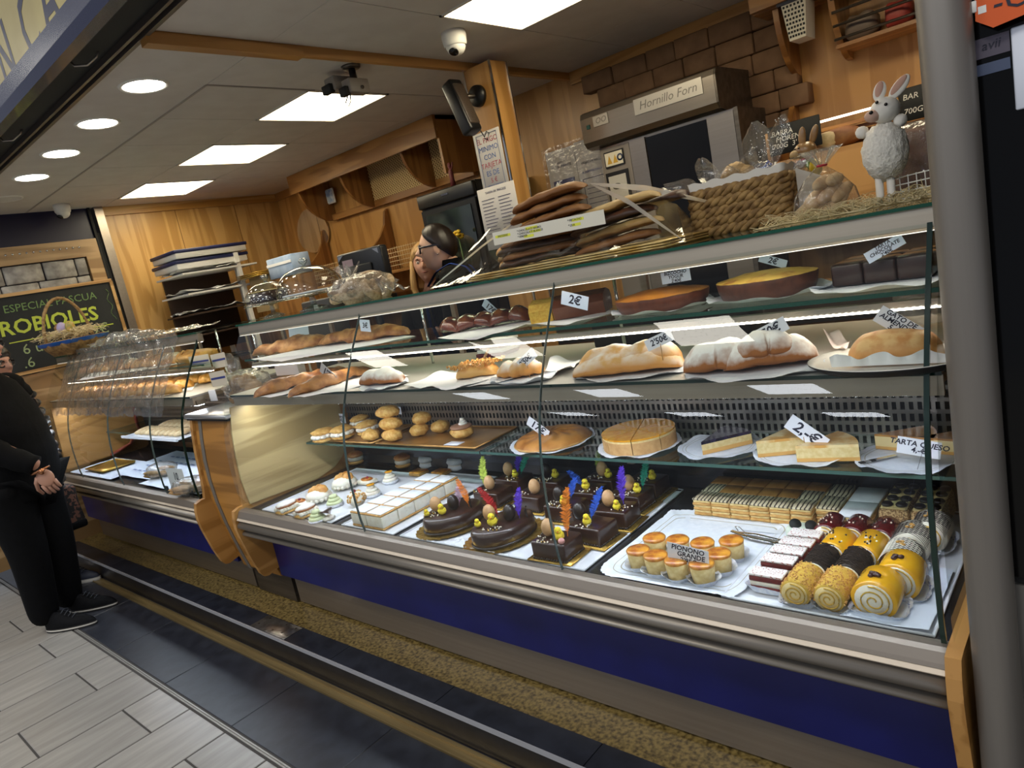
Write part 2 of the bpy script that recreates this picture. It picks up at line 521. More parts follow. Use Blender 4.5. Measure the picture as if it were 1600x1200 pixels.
# return of the left side in front of the wood: blue panel over a wood band with stones
w2 = struct('wall_left_front', MB().b2((XL - .1, .2, .1), (XL - .012, 2.06, ZC)), NAVY)
Y0, Y1 = .55, 2.06
MB().b2((XL - .012, Y0, 2.245), (XL + .012, Y1, ZC)).build('blue_panel', mat('deep_blue_panel', '#101034', .35), w2)
mb = MB()
mb.b2((XL - .012, Y0, 2.12), (XL + .03, Y1, 2.245)); mb.b2((XL - .012, 1.945, 1.30), (XL + .03, Y1, 2.12)); mb.b2((XL - .012, Y0, .1), (XL + .03, Y1, 1.36))
mb.build('wood_frame', wood('veneer_grey', '#94734a', '#b7966a', 'y'), w2)
mb = MB()
for i in range(34): mb.blob((XL + .034, 1.915 - i * .0425, 2.192 - (0.0)), (.006, .009, .009), sub=1)
mb.build('upholstery_nail', CHROME, w2)['kind'] = 'stuff'
STONE = mat('pale_stone', '#837f7a', .7, 0, '#b0aca6', 16, bump=.003, rnd=.12)
rs = random.Random(3)
for row, (z0, z1) in enumerate(((1.99, 2.115), (1.85, 1.983), (1.70, 1.843), (1.55, 1.693), (1.4, 1.543))):
    y = 1.94; first = True
    while y > .6:
        w = rs.uniform(.07, .11) if first else rs.uniform(.16, .3)
        first = False
        MB().rbox((XL + .004, y - w / 2, (z0 + z1) / 2), (.02 + rs.uniform(0, .008), w - .008, z1 - z0), .006, 1, jit=.003, seed=row * 9 + int(y * 50)).build('stone', STONE, w2)
        y -= w
# steel post with black sliding tracks between the two
t3 = struct('trim_4', MB().b2((XL - .05, 2.085, .1), (XL + .05, 2.145, ZC)), STEEL)
mb = MB(); mb.b2((XL - .05, 2.045, .1), (XL + .035, 2.062, ZC)); mb.b2((XL - .05, 2.066, .1), (XL + .03, 2.083, 2.28)); mb.build('track', MATTB, t3)
# ceiling: soffit strip and tiles of .51 m on a light grid
ce = struct('ceiling', MB().b2((-9, 1.20, ZC + .02), (1.5, 4.0, ZC + .06)), mat('ceiling_void', '#6d6762', .9))
MB().b2((-5.93, 1.20, ZC), (-2.45, 1.648, ZC + .02)).build('soffit', PLASTER, ce)
MB().b2((-2.94, 1.652, ZC), (-2.45, 3.65, ZC + .02)).build('soffit', PLASTER, ce)
MB().b2((-2.43, 1.20, ZC), (1.5, 1.66, ZC + .02)).build('soffit', PLASTER, ce)
cells = []
LIT = []
for i in range(-6, 0):
    x0 = -2.95 + (i) * .51
    for j in range(4):
        y0 = 1.652 + j * .51
        if x0 < XL - .3: continue
        if j == 1 and i in (-1, -3, -5): LIT.append((x0, y0)); continue
        if (i == -1): pass
        MB().b2((max(x0, XL) + .002, y0 + .002, ZC), (x0 + .508, min(y0 + .508, 3.65), ZC + .018)).build('ceiling_tile', PLASTER, ce)
for i in range(0, 7):
    x0 = -2.01 + (i) * .51
    for j in range(4):
        y0 = 1.662 + j * .51
        if i in (0, 2, 4) and j == 1: LIT.append((x0, y0)); continue
        MB().b2((x0 + .002, y0 + .002, ZC), (x0 + .508, min(y0 + .508, 3.65), ZC + .018)).build('ceiling_tile', PLASTER, ce)
MB().b2((-2.43, 1.662, ZC), (-2.012, 3.65, ZC + .018)).build('soffit', PLASTER, ce)
mb = MB()
mb.b2((-5.8, 1.644, ZC - .004), (-2.945, 1.654, ZC + .004)); mb.b2((-2.952, 1.644, ZC - .004), (-2.942, 2.2, ZC + .004))
mb.build('ceiling_bead', mat('bead', '#a39a92', .6), ce)
PANEL = lamp('light_panel', '#fff0cc', 13)
FRAMEW = mat('lamp_frame', '#d8cfc2', .4)
names = ['second from the beam', '', '']
LIT.sort(key=lambda p: -p[0])
for n, (x0, y0) in enumerate(LIT):
    if x0 > -1.9: lb = 'square ceiling light panel right of the wooden beam, ' + ('nearest the camera dome' if x0 < -1.5 else 'second from the beam' if x0 < -.5 else 'farthest to the right')
    else: lb = ['square ceiling light panel straight behind the twin spotlights', 'middle of the three square light panels left of the beam', 'square ceiling light panel nearest the end wall'][n - sum(1 for q in LIT if q[0] > -2.5)]
    t = thing('ceiling_light', lb, 'ceiling light', (x0 + .255, y0 + .255, ZC), 'square light panels')
    mb = MB()
    for a, b in (((x0, y0), (x0 + .51, y0 + .012)), ((x0, y0 + .498), (x0 + .51, y0 + .51)), ((x0, y0), (x0 + .012, y0 + .51)), ((x0 + .498, y0), (x0 + .51, y0 + .51))):
        mb.b2((a[0], a[1], ZC - .006), (b[0], b[1], ZC + .02))
    mb.build('lamp_frame', FRAMEW, t)
    MB().b2((x0 + .012, y0 + .012, ZC + .002), (x0 + .498, y0 + .498, ZC + .012)).build('diffuser', PANEL, t)
SPOT = lamp('downlight_lens', '#fff6e6', 26.0)
for n, xx in enumerate((-2.995, -3.548, -4.105, -4.65, -5.25)):
    lb = 'round recessed ceiling downlight, ' + ['nearest the wooden beam', 'second from the wooden beam', 'third from the wooden beam', 'fourth from the beam, by the dome camera', 'farthest from the beam, switched off'][n]
    t = thing('downlight', lb, 'downlight', (xx, 1.405, ZC), 'round downlights')
    MB().lathe([(.080, .004), (.082, -.004), (.094, -.006), (.098, 0)], (xx, 1.405, ZC), 32).build('trim_ring', WHITE, t)
    mb = MB(); mb.cyl((xx, 1.405, ZC - .003), .080, .006, 32); mb.build('lens', SPOT if n < 4 else WHITE, t)
# shutter guide along the soffit edge, black soffit, blue moulding, sign face
mb = MB(); mb.b2((-9, 1.158, ZC - .018), (2, 1.170, ZC + .1)); mb.b2((-9, 1.186, ZC - .022), (2, 1.202, ZC + .1)); mb.b2((-9, 1.170, ZC), (2, 1.186, ZC + .1))
struct('trim_5', mb, mat('guide_metal', '#6e665f', .4, .8))
struct('trim_6', MB().b2((-9, 1.03, ZC + .004), (2, 1.158, ZC + .1)), MATTB)
sg = thing('shop_sign', 'yellow shop sign with tall navy letters above a blue moulding', 'sign', (-3.2, 1.0, ZC - .03))
mb = MB(); mb.prism([(.972, ZC - .002), (.985, ZC - .035), (1.03, ZC - .035), (1.045, ZC + .0), (1.045, ZC + .06), (.972, ZC + .06)], 'x', -8, 1.6); mb.build('moulding', mat('blue_moulding', '#11173f', .25, .1, coat=.5), sg)
MB().b2((-8, .986, ZC), (1.6, 1.03, ZC + .75)).build('sign_face', mat('sign_yellow', '#a8944c', .25, 0, '#bba85e', 3, coat=.6), sg)
for ch, xx in (('F', -3.98), ('O', -3.76), ('R', -3.50), ('N', -3.14), ('C', -2.82), ('A', -2.60), ('N', -2.36), ('A', -2.14)):
    o = text(ch, .30, mat('sign_letter', '#12143a', .3), sg, frame_m((xx, .9855, 2.59), (1, 0, 0), (0, 0, 1)), name='letter', bold=.004)
    o.scale = (.82, 1, 1)
# bracket hooks on the black soffit
for n, xx in enumerate((-2.75, -3.75)):
    o = tag(MB().tube([(xx, 1.05, ZC + .004), (xx + .02, 1.06, ZC - .03), (xx + .05, 1.09, ZC - .035), (xx + .07, 1.12, ZC - .012), (xx + .08, 1.13, ZC + .01)], .004, 8).build('wire_hook', STEEL), 'bent wire hook under the black soffit, ' + ('near the wooden beam' if n == 0 else 'farther along the sign'), 'hook')
# wooden beam across the ceiling, trims under the ceiling
struct('trim_7', MB().b2((-2.46, 1.205, 2.432), (-2.432, 3.65, ZC + .01)), WOOD_Y)
struct('trim_8', MB().b2((-2.475, 1.19, 2.425), (-2.425, 1.80, 2.462)), WOOD_Y)
struct('trim_9', MB().b2((-2.43, YB - .03, 2.40), (1.5, YB, ZC + .005)), WOOD_X)
struct('trim_10', MB().b2((XL, 2.15, 2.405), (XL + .02, YB, ZC + .005)), wood('veneer_lightx', '#bb8b45', '#dcb470', 'y'))
struct('trim_11', MB().b2((XL, YB - .02, 2.405), (-4.9, YB, ZC + .005)), WOOD_X)
# pillar under the beam
pc = struct('column_1', MB().b2((-2.455, 2.75, .1), (-2.285, 2.87, 2.435)), WOOD_Z)
mb = MB(); mb.b2((-2.287, 2.742, .1), (-2.279, 2.752, 2.435)); mb.b2((-2.461, 2.742, .1), (-2.453, 2.752, 2.435)); mb.b2((-2.287, 2.868, .1), (-2.279, 2.876, 2.435)); mb.build('corner_strip', CHROME, pc)
# round aluminium post of the shutter at the near end
struct('column_2', MB().cyl((-.201, 1.30, 0.0), .0355, 2.6, 40), mat('satin_aluminium', '#7c766f', .42, .55, '#857f78', (30, 30, 1)))

# ------------------------------------------------------------------ display cases
PROFILE = [(1.312, .652), (1.305, .70), (1.302, .77), (1.302, .84), (1.306, .91), (1.315, .98), (1.329, 1.04), (1.347, 1.095), (1.370, 1.15), (1.396, 1.205), (1.422, 1.255), (1.450, 1.305), (1.478, 1.352), (1.505, 1.400), (1.520, 1.428)]
SIDE = [(1.318, .662), (1.298, .662), (1.270, .652), (1.262, .615), (1.260, .570), (1.267, .52), (1.290, .41), (1.312, .335), (1.325, .315), (1.345, .31), (1.46, .34), (1.46, .31), (2.00, .31), (2.00, 1.05), (1.362, 1.05), (1.350, .98), (1.338, .88), (1.332, .78), (1.325, .70)]
LEDW = lamp('led_neutral', '#fff2e0', 21)
LEDC = lamp('led_cool', '#e8f0ff', 40)
LEDT = lamp('led_top', '#fff2e2', 11)
LEDF = lamp('led_front', '#fff6e8', 1.6)
GREYBAND = mat('grey_rail', '#857b70', .42, .55)
ROLL = mat('bumper_roll', '#8d857a', .36, .6, '#9c948a', (1, 60, 60))
ROLLP = mat('bumper_pale', '#cdbda8', .45, .2)
RUB = mat('groove_rubber', '#3a3632', .6)
DECKM = mat('deck_steel', '#4e4f55', .25, .85)
MSURF = mat('counter_surface', '#c9c4bc', .35, .3)


def make_case(name, label, x0, x1, seams, side_left, side_right, leds=True, shelf=True):
    t = thing(name, label, 'display case', ((x0 + x1) / 2, 1.66, .11))
    ox = lambda m_, *r: m_
    MB().b2((x0, 1.455, .122), (x1, 1.47, .33)).build('kick_plate', STEEL, t)
    MB().b2((x0 + .02, 1.49, .109), (x1 - .02, 1.98, .13)).build('plinth', MATTB, t)
    MB().b2((x0, 1.398, .287), (x1, 1.414, .60)).build('blue_panel', BLUE, t)
    MB().b2((x0, 1.414, .30), (x1, 2.0, .315)).build('underside', STEELD, t)
    # rails and rolls of the front bumper
    mb = MB(); mb.prism([(1.30, .652), (1.288, .648), (1.278, .63), (1.274, .622), (1.40, .60), (1.40, .635), (1.325, .638), (1.322, .652)], 'x', x0, x1); mb.build('upper_rail', GREYBAND, t)
    mb = MB(); mb.prism([(1.274, .621), (1.268, .613), (1.274, .607), (1.40, .600), (1.40, .61)], 'x', x0, x1); mb.build('pale_rail', ROLLP, t)

    def roll(yc, zc, ry, rz, nm, m_):
        out = [(yc - math.sin(a) * ry, zc + math.cos(a) * rz) for a in [PI * i / 12 for i in range(13)]]
        MB().prism(out, 'x', x0, x1, smooth=True).build(nm, m_, t)
    roll(1.30, .584, .036, .022, 'bumper_roll', ROLL); roll(1.305, .543, .030, .013, 'bumper_roll', ROLL)
    MB().b2((x0, 1.298, .530), (x1, 1.40, .606)).build('bumper_core', RUB, t)
    # deck with a cove up to the back
    out = [(1.33, .640), (1.905, .640), (1.930, .655), (1.938, .69), (1.94, .78), (1.965, .78), (1.965, .62), (1.33, .62)]
    MB().prism(out, 'x', x0 + .005, x1 - .005).build('deck', DECKM, t)
    # slotted back: dark sheet, bars and bands
    MB().b2((x0 + .01, 1.966, .66), (x1 - .01, 1.975, 1.10)).build('back_sheet', MATTB, t)
    mb = MB()
    zz = [.780, .812, .844, .876, .908, .940, .972, 1.004, 1.036, 1.068, 1.10]
    for z in zz: mb.b2((x0 + .01, 1.942, z - .0055), (x1 - .01, 1.948, z + .0055))
    n = int((x1 - x0) / .02)
    for i in range(n):
        xx = x0 + .015 + i * .02
        mb.b2((xx, 1.943, .780), (xx + .0095, 1.947, 1.10))
    mb.build('slotted_grille', mat('grille_steel', '#8b8781', .35, .85), t)['kind'] = 'stuff'
    # middle counter
    mb = MB(); mb.b2((x0, 1.402, 1.103), (x1, 1.412, 1.143)); mb.build('counter_fascia', ALU, t)
    mb = MB(); mb.b2((x0, 1.412, 1.125), (x1, 1.975, 1.142)); mb.build('counter_core', ALU, t)
    mb = MB(); mb.b2((x0, 1.392, 1.1435), (x1, 1.975, 1.152), m=0); mb.b2((x0, 1.391, 1.1435), (x1, 1.3925, 1.1515), m=1); mb.build('counter_top', [MSURF, GEDGE], t)
    if shelf:
        xm = (x0 + x1) / 2 - .15
        for a, b in ((x0 + .055, xm - .003), (xm + .003, x1 - .004)):
            mb = MB(); mb.b2((a, 1.66, .835), (b, 1.94, .845), m=0); mb.b2((a, 1.6585, .8355), (b, 1.66, .8445), m=1); mb.b2((a - .001, 1.66, .8355), (a + .001, 1.94, .8445), m=1)
            mb.build('glass_shelf', [SHELFGLASS, mat('shelf_edge', '#3d5c55', .15)], t)
        for xx in (x0 + .25, xm, x1 - .9): MB().b2((xx - .012, 1.70, .815), (xx + .012, 1.945, .835)).build('shelf_bracket', STEELD, t)
    # upper glass shelf with front edge, led bar, uprights
    mb = MB(); mb.b2((x0, 1.502, 1.277), (x1, 1.86, 1.287), m=0); mb.b2((x0, 1.5, 1.2775), (x1, 1.5025, 1.2865), m=1)
    mb.build('upper_shelf', [SHELFGLASS, mat('upper_edge', '#1d4a3c', .12)], t)
    mb = MB(); mb.b2((x0, 1.528, 1.246), (x1, 1.552, 1.262)); bar = mb.build('led_bar', ALU, t)
    mb = MB(); mb.b2((x0 + .005, 1.5305, 1.2435), (x1 - .005, 1.5445, 1.2455)); mb.build('led_strip', LEDW, bar)
    MB().b2((x0 + .005, 1.5262, 1.2462), (x1 - .005, 1.5275, 1.2490)).build('light_edge', LEDF, bar)
    if leds:
        mb = MB(); n = int((x1 - x0) / .0125)
        for i in range(n): mb.box((x0 + .008 + i * .0125, 1.5245, 1.2475), (.0050, .003, .0045))
        mb.build('led_bead', lamp('led_bead', '#fffaf0', 3.2), bar)['kind'] = 'stuff'
    for xx in ([x0 + .02] + seams + [x1 - .02]):
        MB().tube([(xx, 1.80, 1.152), (xx, 1.80, 1.437)], .006, 10).build('upright', CHROME, t)
        MB().b2((xx - .012, 1.965, 1.152), (xx + .012, 1.98, 1.437)).build('back_post', STEEL, t)
    # lamp under the counter
    MB().b2((x0 + .02, 1.425, 1.097), (x1 - .02, 1.47, 1.125)).build('counter_lamp', ALU, t)
    MB().b2((x0 + .03, 1.432, 1.0945), (x1 - .03, 1.463, 1.0965)).build('lamp_tube', LEDC, t)
    # top fascia and glass
    mb = MB(); mb.prism([(1.512, 1.437), (1.518, 1.437), (1.535, 1.432), (1.535, 1.395), (1.512, 1.393), (1.508, 1.40)], 'x', x0, x1); tf = mb.build('top_fascia', ALU, t)
    mb = MB(); mb.b2((x0 + .01, 1.522, 1.3926), (x1 - .01, 1.533, 1.3938)); mb.build('led_strip', LEDT, tf)
    MB().b2((x0, 1.5075, 1.3922), (x1, 1.5085, 1.3940)).build('light_edge', LEDF, tf)
    mb = MB(); mb.b2((x0 - .005, 1.505, 1.437), (x1, 1.985, 1.445), m=0); mb.b2((x0 - .005, 1.503, 1.4375), (x1, 1.5055, 1.4445), m=1)
    mb.build('top_glass', [SHELFGLASS, mat('top_edge', '#0f4a38', .12)], t)
    # curved front panes
    ends = [x0] + seams + [x1 - .018]
    for a, b in zip(ends[:-1], ends[1:]):
        mb = MB(); k = len(PROFILE) - 1
        mb.grid(lambda u, v: (a + .0015 + (b - a - .003) * u,) + PROFILE[round(v * k)], 1, k, m=0)
        p = mb.build('front_pane', GLASS, t)
        for e, wd in ((b - .0015, .0022 if b != ends[-1] else .009),):
            mb = MB()
            mb.grid(lambda u, v: (e + wd * (u - .5) * 1.0, PROFILE[round(v * k)][0] - .0006, PROFILE[round(v * k)][1]), 1, k)
            mb.grid(lambda u, v: (e + wd * .5, PROFILE[round(v * k)][0] + .008 * u - .0006, PROFILE[round(v * k)][1]), 1, k)
            mb.build('pane_edge', GEDGE if b == ends[-1] else mat('seam_edge', '#3c4a47', .2), p)
    # sides
    if side_left:
        MB().prism(SIDE, 'x', x0 - .028, x0 - .004).build('side_panel', WOOD_Y, t)
        ins = [(1.345, .66), (1.70, .645), (1.80, .665), (1.86, .70), (1.90, .76), (1.915, .85), (1.915, 1.10), (1.375, 1.10), (1.352, .99), (1.34, .88), (1.335, .78)]
        MB().prism(ins, 'x', x0 - .004, x0 + .006).build('inner_panel', PLY, t)
        q = [(1.30 + .012, .66)] + [(y + .006, z) for y, z in PROFILE[1:]] + [(1.97, 1.43), (1.97, .66)]
    if side_right:
        MB().prism(SIDE[:14] + [(2.0, .66)] if False else [(1.318, .655), (1.298, .655), (1.270, .652), (1.262, .615), (1.260, .570), (1.267, .52), (1.290, .41), (1.312, .335), (1.325, .315), (1.345, .31), (1.46, .34), (1.46, .13), (2.00, .13), (2.00, .655)], 'x', x1 - .012, x1 + .014).build('side_panel', WOOD_Y, t)
        q = [(y + .004, z) for y, z in PROFILE] + [(1.97, 1.43), (1.97, .655)]
        mb = MB(); mb.add([(x1 - .004, y, z) for y, z in q], [tuple(range(len(q)))]); mb.build('side_pane', GLASS, t)
    return t


case = make_case('display_case', 'curved glass pastry display case with blue front, at the near end', -2.97, -.262, [-2.069, -1.175], True, True)
case2 = make_case('display_case', 'curved glass display case beyond the wooden divider, under crumpled cellophane', -5.66, -3.385, [-5.15, -4.42, -3.80], False, False, leds=False)
# wooden end panel and filler between the cases, steel cap on top
t = thing('case_divider', 'wooden divider with grey strip and steel cap between the two display cases', 'divider', (-3.18, 1.5, .3))
MB().prism(SIDE, 'x', -3.385, -3.358).build('end_panel', WOOD_Y, t)
fr = [(1.375, 1.05), (1.358, .95), (1.346, .85), (1.342, .75), (1.346, .64), (1.36, .52), (1.385, .38), (1.41, .27), (1.44, .262), (1.44, 1.05)]
MB().prism(fr, 'x', -3.357, -2.999).build('filler_board', wood('veneer_filler', '#8f6128', '#b27c38', 'x'), t)
fs = [(y - .004, z) for y, z in fr[:8]] + [(1.41, .258), (1.42, .258), (1.395, .4), (1.37, .6), (1.36, .8), (1.38, 1.05)]
MB().prism(fs, 'x', -3.315, -3.285).build('grey_strip', mat('grey_strip', '#6e675e', .5), t)
mb = MB(); mb.rbox((-3.18, 1.62, 1.065), (.43, .56, .022), .009, 2); mb.build('steel_cap', mat('cap_steel', '#c2c2c4', .28, .8), t)
MB().b2((-3.39, 1.352, 1.045), (-2.972, 1.9, 1.055)).build('cap_shadow', MATTB, t)  # solid matt black strip, drawn as the shadow under the cap
MB().b2((-3.357, 1.452, .115), (-2.998, 1.468, .33)).build('kick_plate', STEELD, t)

# ------------------------------------------------------------------ pastry materials
CHOC = mat('chocolate_glaze', '#2c1710', .32, 0, '#351d14', 30, bump=.0006, coat=.35)
CHOCD = mat('dark_chocolate', '#1d0f0b', .4, coat=.2)
CREAM = mat('whipped_cream', '#f1ecdf', .6, 0, '#e6dfcd', 60, bump=.0015, sss=.1)
PUFF = mat('puff_layers', '#b07c3a', .65, 0, '#d6ab66', (60, 60, 400), bump=.0012)
ICING = mat('white_icing', '#eef0f4', .5, 0, '#e2e5ea', 40)
CHOUX = mat('choux', '#c98f3e', .55, 0, '#e3b869', 70, bump=.002)
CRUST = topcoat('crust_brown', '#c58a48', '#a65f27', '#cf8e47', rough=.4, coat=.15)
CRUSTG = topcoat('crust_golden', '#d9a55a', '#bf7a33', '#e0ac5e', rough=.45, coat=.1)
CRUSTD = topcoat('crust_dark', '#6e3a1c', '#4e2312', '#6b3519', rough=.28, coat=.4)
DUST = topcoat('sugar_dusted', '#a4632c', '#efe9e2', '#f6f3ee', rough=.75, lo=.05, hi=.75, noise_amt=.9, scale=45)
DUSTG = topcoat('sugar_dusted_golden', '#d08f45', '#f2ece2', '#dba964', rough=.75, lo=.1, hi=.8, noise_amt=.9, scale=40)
SPONGE = mat('yellow_sponge', '#d8b54c', .8, 0, '#c79a38', 120, bump=.002)
SPONGEP = mat('pale_sponge', '#e9d39a', .75, 0, '#dcc080', 90, bump=.001)
CARAMEL = mat('burnt_caramel', '#a9581a', .3, 0, '#e3a03a', 45, coat=.4, lo=.38, hi=.62)
YOLK = mat('yolk_glaze', '#d98a12', .22, 0, '#e9a92a', 45, coat=.6)
YELLOWG = mat('yellow_glaze', '#e3a40c', .2, 0, '#eab321', 20, coat=.6)
REDG = mat('red_velvet', '#5a120f', .5, 0, '#741914', 70, bump=.001)
REDJ = mat('red_jelly', '#570a10', .18, coat=.6)
PEANUT = mat('chopped_peanut', '#c08a41', .7, 0, '#e0b36a', 160, bump=.002, lo=.4, hi=.6)
SHRED = mat('chocolate_shreds', '#1c1411', .55, 0, '#33251d', 120)
GOLDB = mat('gold_board', '#b48a35', .28, .85, '#d8b45c', 90)
DOILY = mat('doily_paper', '#e9edf4', .75, 0, '#dfe5ee', 60, bump=.0012)
CUP = mat('paper_cup', '#f2f4f8', .7, 0, '#d4daea', 120)
PEARL = mat('sugar_pearl', '#e9e0cf', .25, coat=.5)
EGGB = mat('beige_egg', '#b98d60', .45, 0, '#c79f74', 60)
CHICKY = mat('chick_fluff', '#e9cf25', .85, 0, '#f2dd45', 200, bump=.002)
ORANGE = mat('beak_orange', '#d9641a', .5)
EYE = mat('black_eye', '#0a0a0a', .2)
PINK = mat('pink_sugar', '#d79a94', .5)
FEATH = {c: mat('feather_' + c, h, .75) for c, h in dict(red='#c3232a', orange='#f08a24', purple='#5b35c8', blue='#2b5fd0', teal='#1f9c80', lime='#c3d85a', pink='#d9b8d6').items()}


def loaf(mb, pts, w, h, amp=.1, freq=18, seed=0, k=40, n=18, lump=0, lk=6, taper=.35, m=None, base=0.0, exp=.5):
    """long bread swept along pts: flat underneath, domed above, ends rounded, lumps along it"""
    pts = [Vector(p) for p in pts]
    L = [0]
    for a, b in zip(pts[:-1], pts[1:]): L.append(L[-1] + (b - a).length)

    def P(u):
        d = u * L[-1]
        for i in range(len(pts) - 1):
            if d <= L[i + 1] or i == len(pts) - 2:
                f = (d - L[i]) / max(L[i + 1] - L[i], 1e-9); return pts[i].lerp(pts[i + 1], f), (pts[i + 1] - pts[i]).normalized()
    sd = Vector((seed * 5.3, seed * 2.1, seed))
    vs = []; fs = []
    for i in range(k + 1):
        u = i / k
        p, t = P(u)
        a, b = P(max(u - .04, 0))[1], P(min(u + .04, 1))[1]; t = (a + b).normalized()
        side = t.cross(Vector((0, 0, 1))).normalized()
        e = min(1, max(0.0, 1 - abs(2 * u - 1) ** 6)) ** exp * (1 - taper * abs(2 * u - 1) ** 2)
        lu = 1 + lump * (abs(math.sin(lk * PI * u + seed)) - .5)
        for q in range(n):
            an = 2 * PI * q / n
            x, z = math.cos(an), math.sin(an)
            zz = z * h * (1 if z > 0 else .35)
            v = p + side * x * w * e * lu + Vector((0, 0, 1)) * (zz * e * lu + h * .35 * (1 if True else 0) * min(1, e * 1.2))
            v += noise.noise_vector(v * freq + sd) * amp * h * e + noise.noise_vector(v * 70 + sd) * amp * .3 * h * e
            vs.append(v)
    for i in range(k):
        for q in range(n):
            q2 = (q + 1) % n
            fs.append((i * n + q, i * n + q2, (i + 1) * n + q2, (i + 1) * n + q))
    fs.append(tuple(range(n))); fs.append(tuple(range(k * n, k * n + n)))
    mb.add(vs, fs, True, None, m)
    return mb


def doily(c, rx, ry, label, rz=0.0, wav=.003, lift=.004, name='doily', cat='doily', m=DOILY, ring=True, group='paper doilies', n=96, square=0.0):
    """paper doily: scalloped, slightly wavy rim and an embossed ring"""
    t = thing(name, label, cat, c, group)
    rs = random.Random(int(c[0] * 1000)); ph = rs.uniform(0, 6)

    def fn(u, v):
        a = 2 * PI * u
        R = v
        sc = 1 + (.018 * abs(math.sin(a * 17)) if v > .97 else 0)
        if square:
            ca, sa = math.cos(a), math.sin(a); e = 2 / square
            x, y = math.copysign(abs(ca) ** e, ca), math.copysign(abs(sa) ** e, sa)
        else: x, y = math.cos(a), math.sin(a)
        z = lift * max(0, (v - .7) / .3) ** 2 + wav * (math.sin(a * 5 + ph) + math.sin(a * 8)) * max(0, (v - .75) / .25) + .0012
        return (c[0] + (x * rx * math.cos(rz) - y * ry * math.sin(rz)) * R * sc, c[1] + (x * rx * math.sin(rz) + y * ry * math.cos(rz)) * R * sc, c[2] + max(z, .0008))
    mb = MB(); mb.grid(fn, n, 10); mb.build('paper', m, t)
    if ring:
        mb = MB()
        for r0, w in ((.80, .004), (.88, .003)):
            mb.grid(lambda u, v: tuple(a + (0, 0, .0006)[i] for i, a in enumerate(fn(u, r0 + w * 3 * v))), n, 1)
        mb.build('printed_ring', mat('doily_print', '#a59f86', .7), t)
    return t


def paper(name, label, cat, pts, m=PAPER, thick=.0006, group=None, crumple=0.0, seed=0, n=12):
    """flat or slightly crumpled sheet over four corner points in order"""
    p = [Vector(q) for q in pts]

    def fn(u, v):
        q = p[0].lerp(p[1], u).lerp(p[3].lerp(p[2], u), v)
        if crumple: q = q + Vector((0, 0, crumple)) * (noise.noise(q * 14 + Vector((seed, 0, 0))) + .6) * (.3 + abs(u - .5) + abs(v - .5))
        return q
    mb = MB(); mb.grid(fn, n, n)
    o = mb.build(name, m)
    return tag(o, label, cat, group)


def mesh_feather(mb, base, right, up, length, width, curl=0.12, seed=0):
    rs = random.Random(seed)
    right = Vector(right).normalized(); up = Vector(up).normalized(); nrm = right.cross(up)
    ax = []
    k = 26
    for i in range(k + 1):
        u = i / k
        ax.append(Vector(base) + up * length * u + right * (curl * length * u * u) + nrm * (.03 * length * math.sin(u * 3)))
    mb.tube(ax, [.0012 * (1 - .7 * i / k) for i in range(k + 1)], 5)
    for s in (-1, 1):
        for i in range(int(k * .12), k):
            u = i / k
            w = width * (math.sin(PI * min(1, (u - .08) / .95)) ** .55) * (1.0 - .25 * u)
            for h in (0, .5):
                a = ax[i].lerp(ax[i + 1], h); b = ax[i].lerp(ax[i + 1], h + .36)
                d = (right * s * .82 + up * (.45 + .2 * rs.random())).normalized()
                L = w * rs.uniform(.70, 1.15)
                tip = a + d * L + nrm * rs.uniform(-.004, .004)
                mb.add([a, b, b + d * L * .6 + up * .001, tip], [(0, 1, 2, 3)], True)


def egg(c, r, name, parent, m):
    mb = MB()
    pr = [(max(0.0, math.sin(a) * r * (1 - .13 * math.cos(PI - a) * -1)), -math.cos(a) * r * 1.36) for a in [PI * i / 14 for i in range(15)]]
    pr = [(x * (1 - .16 * (z / (r * 1.36))), z) for x, z in pr]
    pr[0] = (0, pr[0][1]); pr[-1] = (0, pr[-1][1])
    mb.lathe(pr, (0, 0, 0), 20, M=T(*c))
    return mb.build(name, m, parent)


def chick(c, r, parent, face=(0.55, -.83)):
    fx, fy = face
    mb = MB(); mb.blob((c[0], c[1], c[2] + r * .85), (r, r, r * .95), amp=.22, freq=5, seed=int(c[0] * 999) % 97, sub=3)
    mb.blob((c[0] + fx * r * .35, c[1] + fy * r * .35, c[2] + r * 2.0), (r * .68,) * 3, amp=.2, freq=5, seed=5, sub=3)
    p = mb.build('chick', CHICKY, parent)
    mb = MB(); h = Vector((c[0] + fx * r * .95, c[1] + fy * r * .95, c[2] + r * 1.95))
    d = Vector((fx, fy, 0)); sd = Vector((-fy, fx, 0))
    mb.add([h + sd * r * .22, h - sd * r * .22, h + Vector((0, 0, r * .2)), h - Vector((0, 0, r * .15)), h + d * r * .45], [(0, 2, 4), (2, 1, 4), (1, 3, 4), (3, 0, 4)]); mb.build('beak', ORANGE, p)
    for s in (-1, 1):
        e = Vector((c[0] + fx * r * .82, c[1] + fy * r * .82, c[2] + r * 2.15)) + sd * s * r * .36
        MB().blob(e, (r * .1,) * 3, sub=1).build('eye', EYE, p)
    return p


VR = (.74, .65, 0)        # horizontal direction across the stall front as the shopper sees it


